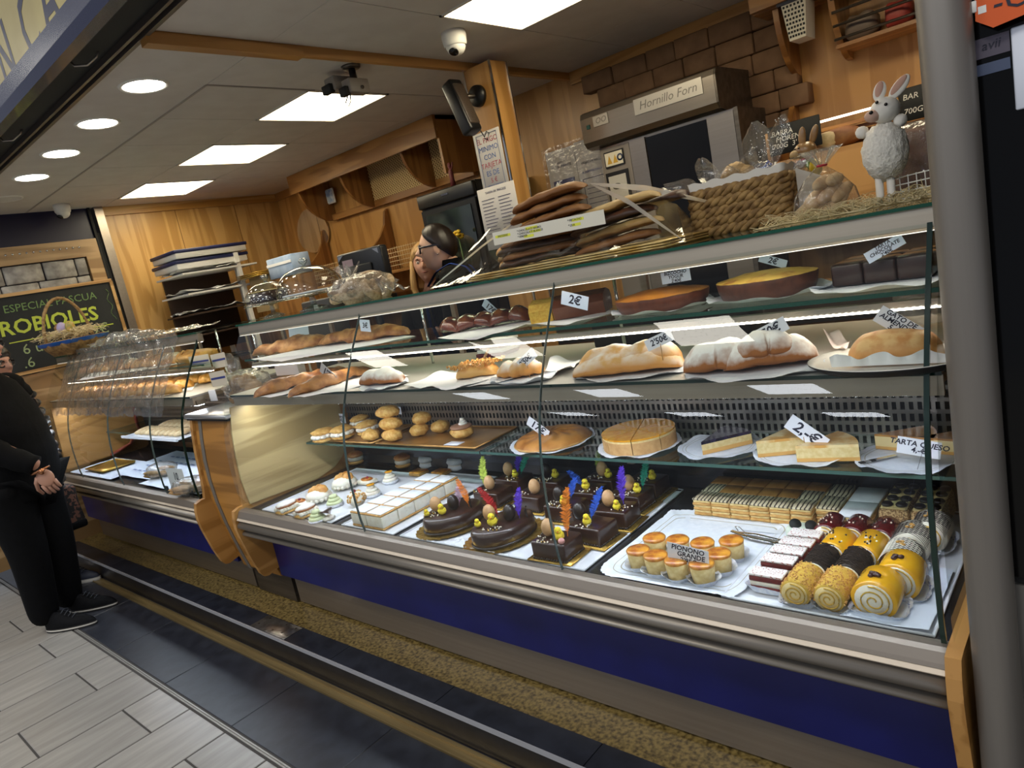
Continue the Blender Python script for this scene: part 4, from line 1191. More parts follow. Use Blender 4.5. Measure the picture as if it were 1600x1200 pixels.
for x, y, k_, lb in ((-.562, 1.392, 'peanut', 'chopped peanut coated roll at the front, left one'), (-.494, 1.396, 'peanut', 'chopped peanut coated roll at the front, right one'),
                     (-.408, 1.395, 'berry', 'yellow glazed cream roll with dark rosette, nearest the front'), (-.385, 1.480, 'berry', 'yellow glazed cream roll with dark rosette, behind the nearest one'),
                     (-.553, 1.490, 'shred', 'roll coated in dark chocolate shreds, left one'), (-.485, 1.494, 'shred', 'roll coated in dark chocolate shreds, right one'),
                     (-.400, 1.560, 'lattice_dark', 'dark chocolate roll piped with thin white lines'),
                     (-.545, 1.588, 'dots', 'yellow glazed roll with chocolate dots, left one'), (-.477, 1.592, 'dots', 'yellow glazed roll with chocolate dots, right one'),
                     (-.396, 1.643, 'lattice_white', 'white roll with dark piped lattice and walnuts, nearer one'), (-.372, 1.712, 'lattice_white', 'white roll with dark piped lattice and walnuts, rear one'),
                     (-.590, 1.685, 'red', 'dark red glazed roll, left of three'), (-.528, 1.688, 'red', 'dark red glazed roll, middle of three'), (-.466, 1.690, 'red', 'dark red glazed roll, right of three')):
    roll_cake(x, y, k_, lb)
paper('paper_sheet', 'crumpled white paper with blue print at the right end of the deck', 'paper', [(-.47, 1.335, D + .007), (-.31, 1.335, D + .007), (-.31, 1.60, D + .007), (-.37, 1.60, D + .007)], PAPERB, crumple=.005, seed=4)

# ------------------------------------------------------------------ price cards
def card(name, label, tl, tr, bl, y, lines, size, m=CARD, ink=INK, group='handwritten price cards', shear=.15, cat='price card', lean=0.0, stick=False, lsp=.85, thick=.0008):
    """a card standing in the plane y; its corners read off the photograph"""
    a, b, c = at(*tl, y=y), at(*tr, y=y), at(*bl, y=y)
    R = b - a; U = a - c; U = U - R * (U.dot(R) / R.dot(R))
    w, h = R.length, U.length
    ctr = a + R / 2 - U / 2
    t = thing(name, label, cat, ctr, group)
    M = frame_m(ctr, R, U)
    MB().box((0, 0, 0), (w, h, thick), M=M).build('card_sheet', m, t)
    if lines: text(lines, size * h * 1.22, ink, t, M @ T(0, 0, thick * .5 + .0003), shear=shear, lsp=lsp, bold=.0008 * (size * h / .03))
    if stick: MB().tube([ctr - U * .3, ctr - U * .3 - Vector((0, 0, .045))], .0011, 6).build('toothpick', WOOD_X, t)
    return t


card('price_card', 'price card PIONONO GRANDE above the burnt topped custard cakes', (1042, 846), (1107, 862), (1047, 875), 1.375, "PIONONO\n   GRANDE\n2'95€", .30, stick=True)
card('price_card', 'tilted price card standing on the big flat brown pastry', (827, 650), (859, 674), (820, 661), 1.76, '17€', .85, stick=True)
card('price_card', 'long tilted price card 2€ on the two cream tart slices', (1239, 647), (1297, 687), (1222, 665), 1.73, '2,-€', .75, stick=True)
card('price_card', 'price card TARTA QUESO on the flan tart at the right end', (1403, 681), (1472, 692), (1398, 706), 1.69, 'TARTA QUESO\n4,-€', .36)
card('price_card', 'small white price card behind the cream filled puffs', (518, 645), (538, 647), (519, 659), 1.90, 'Profiterol\n2,95€', .38, shear=0)
card('price_card', 'small blank price card above the stacked eclairs', (608, 634), (626, 636), (607, 645), 1.92, '', .4)
card('price_card', 'tilted price card on the long flat brown loaves of the middle counter', (502, 566), (526, 588), (494, 575), 1.50, "1'75", .7)
card('price_card', "price card 2'50€ on the small dusted loaf by the glass seam", (802, 571), (831, 542), (813, 582), 1.47, "2'50€", .62, stick=True)
card('price_card', "price card 2'50€ on the long dusted bun in the middle", (1006, 533), (1046, 514), (1014, 549), 1.47, "2'50€", .62, stick=True)
card('price_card', "large price card 2'50€ on the dusted twisted bun", (1164, 525), (1223, 494), (1176, 543), 1.47, "2'50€", .72, stick=True)
card('price_card', 'price card GATO DE ALMENDRA on the almond cake at the right end', (1380, 477), (1444, 513), (1366, 502), 1.48, 'GATO DE\nALMENDRA\n5,-€', .32, stick=True)
card('price_card', 'bluish price card 2€ on the yellow loaf cake', (878, 454), (920, 464), (877, 475), 1.56, '2€', .75, m=CARDB)
card('price_card', 'bluish tilted price card on the chocolate braid', (758, 466), (781, 487), (750, 475), 1.70, '17€', .7, m=CARDB)
card('price_card', 'bluish price card BIZCOCHO YOGUR behind the flat brown cake', (1032, 427), (1077, 419), (1034, 445), 1.62, "BIZCOCHO\nYOGUR\n2'40€", .33, m=CARDB)
card('price_card', 'bluish tilted price card above the cheesecake', (1188, 396), (1231, 407), (1182, 408), 1.70, '2€', .8, m=CARDB)
card('price_card', "price card TARTA CHOCOLATE on the dark chocolate cake", (1349, 397), (1406, 364), (1361, 411), 1.60, "TARTA\nCHOCOLATE\n2'40€", .35, m=CARDB)
card('price_card', 'small bluish tag hanging above the long pale loaf', (561, 499), (577, 500), (572, 518), 1.62, '3€', .5, m=CARDB)

# ------------------------------------------------------------------ lower glass shelf
L0 = ZL + .0005


def gold_tray(x0, x1, y0, y1, label):
    t = thing('gold_tray', label, 'tray', ((x0 + x1) / 2, (y0 + y1) / 2, L0), 'gold cardboard trays')
    gm = mat('gold_tray', '#a9793a', .3, .6, '#c6965a', 8)
    MB().b2((x0 + .006, y0 + .006, L0), (x1 - .006, y1 - .006, L0 + .002)).build('tray_base', gm, t)
    MB().tube([(x0 + .005, y0 + .005, L0 + .005), (x1 - .005, y0 + .005, L0 + .005), (x1 - .005, y1 - .005, L0 + .005), (x0 + .005, y1 - .005, L0 + .005)], .0045, 6, closed=True).build('tray_rim', gm, t)


gold_tray(-2.87, -2.42, 1.672, 1.93, 'gold cardboard tray under the puffs and eclairs, left one')
gold_tray(-2.40, -1.80, 1.672, 1.93, 'gold cardboard tray with one topped puff, right one')


def puff(c, rx, ry, label, cream=False, rz=0.0, seed=0, topped=False):
    t = thing('choux_puff', label, 'pastry', c, 'choux pastries on the lower glass shelf')
    M = T(*c) @ RZ(rz)
    ridges = lambda p: 1 + .06 * math.sin(p.y * 9 + 2 * p.z + seed) * (1 if abs(p.x) < .95 else .3)
    if cream:
        MB().blob((0, 0, .014), (rx, ry, .015), amp=.1, fn=ridges, sub=3, seed=seed).build('choux_base', CHOUX, t).matrix_local = RZ(rz)
        mb = MB()
        for i in range(12):
            a = i * PI / 6; mb.blob((math.cos(a) * rx * .78, math.sin(a) * ry * .78, .030), (.016, .016, .011), sub=2)
        mb.blob((0, 0, .030), (rx * .8, ry * .8, .013), sub=2); mb.build('whipped_cream', CREAM, t).matrix_local = RZ(rz)
        MB().blob((0, 0, .047), (rx, ry, .017), amp=.1, fn=ridges, sub=3, seed=seed + 1).build('choux_lid', CHOUX, t).matrix_local = RZ(rz)
    else:
        MB().blob((0, 0, .025), (rx, ry, .026), amp=.12, fn=ridges, sub=3, seed=seed).build('choux_shell', CHOUX, t).matrix_local = RZ(rz)
        if topped:
            MB().blob((0, 0, .047), (rx * .95, ry * .95, .012), amp=.06, sub=3).build('pink_glaze', mat('mocha_glaze', '#a5785c', .4, coat=.3), t)
            mb = MB(); swirl(mb, (rx * .3, 0, .055), .018, .028); mb.build('cream_rosette', CREAM, t)
    return t


def lpuff(c, *a, **k):
    n_ = ORIG
    t = puff(c, *a, **k)
    return t


_po = parent_origin


def puffs():
    global parent_origin
    parent_origin = lambda p: Vector((0, 0, 0)) if p.name.startswith('choux_puff') else _po(p)
    zt = L0 + .0025
    for (px, py), lb, s in (((507, 690), 'cream filled round puff, leftmost on the gold tray', 1), ((537, 686), 'cream filled round puff, second from the left', 2), ((577, 678), 'cream filled round puff leaning on the eclairs', 4)):
        p = at(px, py, z=zt); puff((p.x, min(p.y, 1.86), zt), .048, .052, lb, True, seed=s)
    p = at(556, 676, z=zt); puff((p.x - .05, 1.88, zt), .046, .046, 'cream filled round puff in the second row, by the small price card', True, seed=3)
    q = [((-2.475, 1.715, zt), 'plain ridged eclair in the front row, left one', 5), ((-2.335, 1.722, zt + .0), 'plain ridged eclair in the front row, right one', 6), ((-2.345, 1.735, zt + .048), 'plain ridged eclair in the middle of the stack', 7),
         ((-2.36, 1.745, zt + .096), 'plain ridged eclair on the very top of the stack', 8), ((-2.25, 1.80, zt), 'plain round puff behind the front row', 9), ((-2.24, 1.82, zt + .046), 'plain round puff on the second level, right of the stack', 10), ((-2.17, 1.85, zt), 'plain round puff, rearmost at the right', 11)]
    for c, lb, s in q:
        e = 'eclair' in lb
        puff(c, .058 if e else .042, .036 if e else .040, lb, rz=.25 * math.sin(s), seed=s)
    puff((-1.98, 1.79, zt), .05, .045, 'glazed puff with a cream rosette alone on the right gold tray', seed=12, topped=True)
    parent_origin = _po


puffs()
o = MB().rbox((-1.96, 1.72, L0 + .0035), (.075, .045, .0015), .0006, 1).build('price_card', CARD); tag(o, 'white price card lying flat on the right gold tray', 'price card', 'handwritten price cards')

# big flat pastry, yolk tart, tart slices
doily((-1.535, 1.795, L0), .150, .150, 'white doily under the big flat brown pastry', wav=.003)
t = thing('flat_pastry', 'big flat brown puff pastry round with scored top', 'pastry', (-1.535, 1.80, L0 + .002))
sw = lambda u, v: (-1.535 + math.cos(2 * PI * u) * .138 * v, 1.80 + math.sin(2 * PI * u) * .138 * v, L0 + .004 + (.030 * (1 - v ** 4) ** .6 + .0035 * math.sin(2 * PI * u * 11 + v * 9) * v * (1 - v) * 3 + .004 * noise.noise(Vector((math.cos(2 * PI * u) * v * 4, math.sin(2 * PI * u) * v * 4, 0)))))
mb = MB(); mb.grid(sw, 90, 14); mb.build('pastry_top', mat('hojaldre_bake', '#a5652a', .42, 0, '#cf914a', 16, bump=.0015, coat=.2), t)
MB().lathe([(.0, .002), (.132, .002), (.140, .005), (.137, .010)], (-1.535, 1.80, L0), 60).build('pastry_bottom', PUFF, t)
doily((-1.175, 1.785, L0), .130, .130, 'white doily under the yolk glazed tart', wav=.003)
t = thing('yolk_tart', 'round cream tart with glossy orange yolk top, cut in wedges', 'tart', (-1.175, 1.79, L0 + .002))
for k in range(8):
    a0, a1 = 2 * PI * k / 8 + .35, 2 * PI * (k + 1) / 8 + .35
    nr = 8
    def ring(r, z): return [(-1.175 + math.cos(a0 + (a1 - a0) * i / nr) * r, 1.79 + math.sin(a0 + (a1 - a0) * i / nr) * r, L0 + z) for i in range(nr + 1)]
    def wedge(r, z0, z1, nm, m_):
        ctr = Vector((-1.175 + math.cos((a0 + a1) / 2) * .0035, 1.79 + math.sin((a0 + a1) / 2) * .0035, 0)) - Vector((-1.175, 1.79, 0))
        lo = [(-1.175, 1.79, L0 + z0)] + ring(r, z0); hi = [(-1.175, 1.79, L0 + z1)] + ring(r, z1)
        n = len(lo); mb = MB()
        mb.add([Vector(q) + ctr for q in lo + hi], [tuple(range(n))[::-1], tuple(range(n, 2 * n))] + [(i, (i + 1) % n, n + (i + 1) % n, n + i) for i in range(n)])
        mb.build(nm, m_, t)
    wedge(.112, .003, .040, 'crust_wedge', mat('tart_crust', '#b98b54', .7, 0, '#cda26a', 50, bump=.001))
    wedge(.110, .040, .047, 'cream_wedge', SPONGEP)
    wedge(.112, .047, .052, 'yolk_wedge', YOLK)
doily((-.915, 1.80, L0), .118, .118, 'white doily with one blueberry cake slice', wav=.003)


def tart_slice(c, ang, r, half, name, label, layers):
    t = thing(name, label, 'cake slice', c)
    for z0, z1, nm, m_ in layers:
        n = 8
        lo = [(0, 0)] + [(math.cos(-half + 2 * half * i / n) * r, math.sin(-half + 2 * half * i / n) * r) for i in range(n + 1)]
        M = T(c[0], c[1], 0) @ RZ(ang)
        mb = MB(); mb.prism(lo, 'z', c[2] + z0, c[2] + z1, M=M); mb.build(nm, m_, t)
    return t


tart_slice((-.925, 1.715, L0 + .003), 1.2, .15, .36, 'blueberry_slice', 'cake slice with dark blueberry top on the doily', [(0, .012, 'crust', CRUSTG), (.012, .030, 'cream_filling', SPONGEP), (.030, .039, 'berry_top', mat('blueberry_top', '#141024', .2, 0, '#2c2340', 40, bump=.002, coat=.6))])
doily((-.665, 1.765, L0), .125, .105, 'white doily under the two cream tart slices', wav=.003)
BAKEC = mat('browned_cream', '#d9a04f', .4, 0, '#f0d9a0', 22, bump=.004, coat=.2, lo=.4, hi=.6)
tart_slice((-.765, 1.715, L0 + .003), .85, .155, .42, 'tart_slice', 'browned cream tart slice, left of the two under the 2€ card', [(0, .010, 'crust', CRUSTG), (.010, .038, 'custard', SPONGEP), (.038, .045, 'browned_top', BAKEC)])
tart_slice((-.655, 1.695, L0 + .003), .65, .145, .45, 'tart_slice', 'browned cream tart slice, right of the two under the 2€ card', [(0, .010, 'crust', CRUSTG), (.010, .036, 'custard', SPONGEP), (.036, .043, 'browned_top', BAKEC)])
doily((-.415, 1.765, L0), .118, .115, 'white doily under the flan tart at the right end', wav=.004)
for k, (x, y, an) in enumerate(((-.50, 1.815, .25), (-.40, 1.80, .25))):
    tart_slice((x, y, L0 + .003), an, .135, .42, 'flan_slice', ['glossy brown flan tart slice, left one behind the card', 'glossy brown flan tart slice, right one by the end glass'][k], [(0, .008, 'crust', CRUSTG), (.008, .034, 'flan', mat('flan', '#e8cf93', .45)), (.034, .039, 'caramel_top', mat('flan_top', '#a5692c', .25, 0, '#c08a48', 30, coat=.5))])
t = thing('cake_knife', 'cake knife with chequered blade lying on the right doily', 'knife', at(1370, 720, z=L0 + .006))
a, b = at(1343, 724, z=L0 + .006), at(1400, 712, z=L0 + .006)
dv = (b - a).normalized(); sd = Vector((-dv.y, dv.x, 0))
for i in range(7):
    p0, p1 = a.lerp(b, i / 7), a.lerp(b, (i + 1) / 7)
    mb = MB(); mb.add([p0 - sd * .006, p1 - sd * .006, p1 + sd * .006, p0 + sd * .006] + [q + Vector((0, 0, .002)) for q in (p0 - sd * .006, p1 - sd * .006, p1 + sd * .006, p0 + sd * .006)], [(0, 1, 2, 3), (4, 5, 6, 7), (0, 1, 5, 4), (1, 2, 6, 5), (2, 3, 7, 6), (3, 0, 4, 7)])
    mb.build('blade_segment', MATTB if i in (0, 2) else CHROME, t)

# ------------------------------------------------------------------ middle counter
M0 = ZM + .0006


def P3(px, py, z): return at(px, py, z=z)


def long_bread(pa, pb, z, w, h, m, name, label, lump=0.0, seed=0, lk=6, amp=.14, curve=0.0, cat='bread', part='crumb', group=None, mid=None):
    a, b = P3(*pa, z), P3(*pb, z)
    c = a.lerp(b, .5) + Vector((0, curve, 0))
    t = thing(name, label, cat, (c.x, c.y, z), group)
    mb = MB(); loaf(mb, [a, c, b], w, h, seed=seed, lump=lump, lk=lk, amp=amp)
    mb.build('loaf', m, t)
    return t, a, b


def bread_paper(pts, label, z, crumple=.006, seed=0, m=PAPER):
    return paper('baking_paper', label, 'paper', [tuple(at(px, py, z=z)) for px, py in pts], m, crumple=crumple, seed=seed, group='papers under the breads')


bread_paper([(396, 621), (430, 622), (600, 580), (560, 575)], 'white paper under the left brown flat loaf', M0, seed=1)
bread_paper([(446, 621), (476, 623), (640, 588), (590, 580)], 'white paper under the right brown flat loaf', M0, seed=2)
long_bread((396, 622), (548, 582), M0 + .002, .055, .036, mat('coca_bake', '#744420', .5, 0, '#b8824a', 26, bump=.005, coat=.1), 'flat_loaf', 'long flat brown loaf at the left end of the middle counter', seed=3, amp=.42)
long_bread((450, 622), (585, 580), M0 + .002, .050, .034, MATS['coca_bake'], 'flat_loaf', 'long flat brown loaf, second from the left on the middle counter', seed=4, amp=.42)
o = doily(tuple(at(600, 604, z=M0)), .10, .075, 'white paper plate under the small dusted bun', ring=False, name='paper_plate', cat='plate', lift=.008)
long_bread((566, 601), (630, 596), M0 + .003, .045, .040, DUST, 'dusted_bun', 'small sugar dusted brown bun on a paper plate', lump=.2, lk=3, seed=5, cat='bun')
bread_paper([(632, 606), (712, 612), (790, 588), (690, 583)], 'empty white paper tray between the dusted bun and the crumble loaf', M0, crumple=.012, seed=5)
bread_paper([(700, 604), (740, 606), (810, 592), (760, 586)], 'white paper under the almond crumble loaf', M0 + .002, crumple=.006, seed=6)
t, a, b = long_bread((716, 592), (780, 584), M0 + .004, .050, .034, CRUSTG, 'crumble_loaf', 'golden loaf covered in almond crumble with a wooden stick', seed=7)
rs = random.Random(9); mb = MB()
for i in range(240):
    q = a.lerp(b, rs.uniform(0, 1)); mb.box((0, 0, 0), (rs.uniform(.005, .011), .004, .004), M=T(q.x + rs.uniform(-.01, .01), q.y + rs.uniform(-.045, .045), M0 + .04 + rs.uniform(0, .012)) @ Euler((rs.uniform(0, 3), rs.uniform(0, 3), rs.uniform(0, 3))).to_matrix().to_4x4())
mb.build('almond_crumble', PEANUT, t)['kind'] = 'stuff'
u0, u1 = at(750, 574, y=1.62), at(764, 544, y=1.62)
MB().tube([u0, u1], .008, 6, flat=.18).build('wooden_stick', mat('pale_wood', '#d8b58a', .6), t)
o = doily(tuple(at(818, 594, z=M0)), .11, .075, 'white paper plate under the small dusted loaf by the seam', ring=False, name='paper_plate', cat='plate', lift=.010)
long_bread((780, 590), (850, 582), M0 + .004, .050, .036, DUSTG, 'dusted_loaf', 'small sugar dusted golden loaf left of the glass seam', lump=.25, lk=4, seed=8)
bread_paper([(850, 585), (895, 587), (910, 566), (865, 568)], 'crumpled grey paper between the two dusted breads', M0, crumple=.02, seed=9)


def ensaimada(parts, z, label, m, seed=0):
    """a coiled sugar dusted bun: several overlapping lobes baked together"""
    a = P3(*parts[0][0], z); c = Vector((0, 0, 0)); n = 0
    for pa, pb, *_ in parts:
        c += P3(*pa, z) + P3(*pb, z); n += 2
    c /= n
    t = thing('coiled_bun', label, 'bun', (c.x, c.y, z))
    for i, (pa, pb, w, h, dz) in enumerate(parts):
        p, q = P3(*pa, z + dz), P3(*pb, z + dz)
        mb = MB(); loaf(mb, [p, p.lerp(q, .5) + Vector((0, .012, .004)), q], w, h, seed=seed + i, lump=.10, lk=3, amp=.12, k=30); mb.build('coil', m, t)
    return t


o = doily(tuple(at(985, 582, z=M0)), .165, .105, 'scalloped paper under the long dusted bun in the middle', ring=False, name='paper_doily', lift=.006)
ensaimada([((895, 590), (1072, 572), .062, .040, .003), ((905, 578), (1010, 566), .050, .038, .018), ((960, 576), (1068, 562), .050, .040, .016)], M0, 'long sugar dusted golden bun in the middle of the counter', DUSTG, 11)
o = doily(tuple(at(1175, 580, z=M0)), .150, .105, 'scalloped paper under the dusted twisted bun', ring=False, name='paper_doily', lift=.006)
ensaimada([((1068, 583), (1190, 572), .062, .048, .003), ((1130, 580), (1282, 560), .058, .046, .006), ((1150, 566), (1250, 552), .045, .042, .026)], M0, 'thick sugar dusted twisted bun, brown underneath', DUST, 21)
t = thing('plate', 'white oval plate with paper under the almond cake', 'plate', tuple(at(1392, 572, z=M0)))
c = at(1392, 570, z=M0)
MB().lathe([(0, .002), (.10, .002), (.135, .008), (.150, .016), (.151, .018), (.135, .012), (.10, .006), (0, .006)], tuple(c), 48, sy=.78).build('plate_body', mat('porcelain', '#e8e4dc', .25, coat=.4), t)
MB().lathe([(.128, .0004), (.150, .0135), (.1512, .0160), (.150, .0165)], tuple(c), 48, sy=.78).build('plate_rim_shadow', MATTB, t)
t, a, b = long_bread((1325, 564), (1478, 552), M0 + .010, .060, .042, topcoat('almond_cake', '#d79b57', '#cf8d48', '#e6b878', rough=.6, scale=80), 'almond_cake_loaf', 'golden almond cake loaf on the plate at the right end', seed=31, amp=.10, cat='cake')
mb = MB(); q = a.lerp(b, .5)
mb.grid(lambda u, v: (q.x + (u - .5) * .20, q.y - .062 - .008 * v + .004 * math.sin(u * 40) * v, M0 + .010 + v * (.022 + .006 * math.sin(u * 17))), 50, 4); mb.build('paper_wrap', PAPER, t)
bread_paper([(1290, 548), (1318, 560), (1332, 545), (1306, 532)], 'crumpled pinkish paper beside the almond cake', M0 + .003, crumple=.03, seed=12, m=mat('pinkish_paper', '#ead8d2', .7))
# white boxes and papers standing at the back of the counter
t = thing('white_box', 'white cardboard box standing behind the left loaves', 'box', tuple(at(440, 606, z=M0)))
p = at(440, 604, y=1.72); MB().b2((p.x - .09, 1.76, M0), (p.x + .12, 1.80, M0 + .085)).build('box_body', mat('box_white', '#e6dcdc', .5), t)
for k, (px, lb) in enumerate(((690, 'stack of wine red and white booklets behind the counter glass, lower left'), (880, 'dark box behind the counter glass, by the crumble loaf'), (1000, 'black plastic crate behind the long dusted bun'))):
    p = at(px, 585, z=M0)
    t = thing('booklet_stack' if k == 0 else 'dark_box', lb, 'booklets' if k == 0 else 'box', (p.x, 1.88, M0))
    if k == 0:
        for j in range(4): MB().rbox((p.x + .01 * (j % 2), 1.88, M0 + .008 + j * .015), (.13, .10, .013), .001, 1).build('booklet', [mat('wine_red', '#6e1f2c', .5), PAPER, mat('wine_pale', '#b9a0a0', .5), PAPER][j], t)
    else: MB().rbox((p.x, 1.90, M0 + .045), (.26, .10, .085), .004, 1).build('box_body', MATTB, t)

# ------------------------------------------------------------------ upper glass shelf
U0 = ZU + .0006
bread_paper([(392, 562), (440, 566), (650, 526), (600, 522)], 'white paper under the long pale loaf', U0, crumple=.003, seed=14)
long_bread((396, 558), (520, 536), U0 + .002, .055, .040, mat('pale_coca', '#95571f', .5, 0, '#cf9552', 26, bump=.005, coat=.1), 'pale_loaf', 'long pale golden loaf, left on the upper glass shelf', seed=41, amp=.4)
long_bread((500, 540), (640, 522), U0 + .002, .055, .040, MATS['pale_coca'], 'pale_loaf', 'long pale golden loaf, second on the upper glass shelf', seed=42, amp=.4)
bread_paper([(684, 530), (745, 532), (838, 503), (790, 497)], 'white paper under the chocolate braid', U0, crumple=.003, seed=15)
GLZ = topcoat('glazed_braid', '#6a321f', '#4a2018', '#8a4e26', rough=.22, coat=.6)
t = thing('glazed_braid', 'dark glazed braided loaf with crumbs, left of the yellow cake', 'bread', tuple(P3(760, 515, U0)))
q0, q1 = P3(694, 522, U0 + .003), P3(826, 500, U0 + .003)
for i in range(5):
    f = (i + .5) / 5; c = q0.lerp(q1, f)
    dv = (q1 - q0).normalized(); sd = Vector((-dv.y, dv.x, 0)) * (1 if i % 2 else -1)
    mb = MB(); loaf(mb, [c - dv * .038 - sd * .025, c + Vector((0, 0, .006)), c + dv * .038 + sd * .025], .036, .036, seed=50 + i, amp=.08, k=20); mb.build('braid_strand', GLZ, t)
bread_paper([(820, 508), (890, 508), (965, 487), (900, 482)], 'scalloped paper under the yellow loaf cake', U0, crumple=.004, seed=16)
t = thing('loaf_cake', 'cut yellow loaf cake with dark glazed crust', 'cake', tuple(P3(890, 495, U0)))
q0, q1 = P3(836, 503, U0 + .003), P3(952, 484, U0 + .003)
dv = (q1 - q0).normalized(); sd = Vector((-dv.y, dv.x, 0))
out = [(-.050, 0), (.050, 0), (.058, .035), (.045, .055), (.0, .066), (-.045, .055), (-.058, .035)]
L_ = (q1 - q0).length


def lc(t0, t1, k, nm, m_, dz=0.0):
    mb = MB()
    A = [q0 + dv * t0 + sd * y * k + Vector((0, 0, z * k + dz)) for y, z in out]; B = [q0 + dv * t1 + sd * y * k + Vector((0, 0, z * k + dz)) for y, z in out]
    n = len(A); mb.add(A + B, [tuple(range(n))[::-1], tuple(range(n, 2 * n))] + [(i, (i + 1) % n, n + (i + 1) % n, n + i) for i in range(n)]); mb.build(nm, m_, t)


lc(.004, .075, 1.0, 'cut_piece', SPONGE); lc(.080, L_, 1.02, 'crust_body', CRUSTD); lc(.0775, .0805, .93, 'cut_face', SPONGE, .002)


def round_cake(c, r, h, label, side, top, name='round_cake', dome=.012, ry=1.0, drop=0.0):
    t = thing(name, label, 'cake', c)
    MB().lathe([(0, 0), (r * .90, 0), (r * .97, h * .5), (r, h), (r * .99, h + .002)], c, 56, sy=ry, wob=lambda a: 1 + .006 * math.sin(a * 7)).build('cake_side', side, t)
    MB().grid(lambda u, v: (c[0] + math.cos(2 * PI * u) * r * v, c[1] + math.sin(2 * PI * u) * r * v * ry, c[2] + h + .002 + dome * (1 - v * v) + .002 * noise.noise(Vector((math.cos(6.28 * u) * v * 5, math.sin(6.28 * u) * v * 5, r * 50)))), 56, 10).build('cake_top', top, t)
    return t


doily(tuple(P3(1035, 482, U0)), .14, .115, 'scalloped paper under the flat brown cake', ring=False, lift=.008)
c = P3(1036, 480, U0 + .002); round_cake((c.x, c.y, c.z), .128, .034, 'flat round brown sponge cake on the upper shelf', mat('sponge_crust', '#5a2a12', .5, 0, '#6d361a', 40, bump=.001), mat('sponge_top', '#a4611f', .5, 0, '#c07d2c', 14, bump=.001), dome=.016, ry=.85)
doily(tuple(P3(1200, 462, U0)), .145, .12, 'scalloped paper under the cheesecake', ring=False, lift=.010)
c = P3(1200, 460, U0 + .002); round_cake((c.x, c.y, c.z), .118, .042, 'browned cheesecake with yellow blistered top on the upper shelf', mat('cheesecake_side', '#43200f', .5, 0, '#5c311b', 30, bump=.002), mat('cheesecake_top', '#e0b64e', .45, 0, '#b5742a', 24, bump=.004, lo=.5, hi=.7), dome=.014, ry=.88)
doily(tuple(P3(1385, 444, U0)), .15, .12, 'scalloped paper under the dark chocolate cake', ring=False, lift=.008)
t = thing('chocolate_cake', 'dark chocolate block cake cut in squares at the right end of the upper shelf', 'cake', tuple(P3(1385, 440, U0)))
c = P3(1372, 440, U0 + .002)
for i in range(3):
    for j in range(2):
        MB().rbox((c.x - .055 + i * .0655, c.y + .01 + j * .075, c.z + .026), (.065, .074, .050), .006, 2).build('cake_square', CHOC, t)
# pale papers and bags lying behind on the shelf and counter
for k, (p0, sx, sz, lb, z0) in enumerate((((430, 545), .17, .10, 'bluish paper bag standing behind the long pale loaf', U0), ((1430, 470), .10, .10, 'crumpled clear bag at the right end of the middle counter', M0))):
    p = at(*p0, y=1.80) if k else Vector((-2.87, 1.72, 0))
    o = paper('paper_bag', lb, 'bag', [(p.x - sx / 2, 1.73 + .1 * k, z0 + .002), (p.x + sx / 2, 1.73 + .1 * k, z0 + .002), (p.x + sx / 2 - .01, 1.75 + .1 * k, z0 + sz), (p.x - sx / 2 - .01, 1.75 + .1 * k, z0 + sz)], PAPERB if k == 0 else sheet_glass('cloudy_film', '#e8eaea', .06, .15, .01, 20, 1.0, .25), crumple=.004, seed=20 + k)

# ------------------------------------------------------------------ on top of the case
T0 = ZT + .0006
CELLO = sheet_glass('cellophane', '#f8f8f6', .035, .02, .0025, 16, 1.0, .01)
CELLO2 = sheet_glass('cellophane_tight', '#f4f3ef', .12, .05, .010, 45, 1.8, .08)
BAGF = sheet_glass('bag_film', '#efeeea', .08, .08, .008, 45, 1.3, .12)
GLASSW = sheet_glass('dome_glass', '#f2f5f4', .05, .0, 0, 25, 1.3)
GLOSSG = mat('solid_glass', '#cfd6d6', .05, 0, spec=.8)


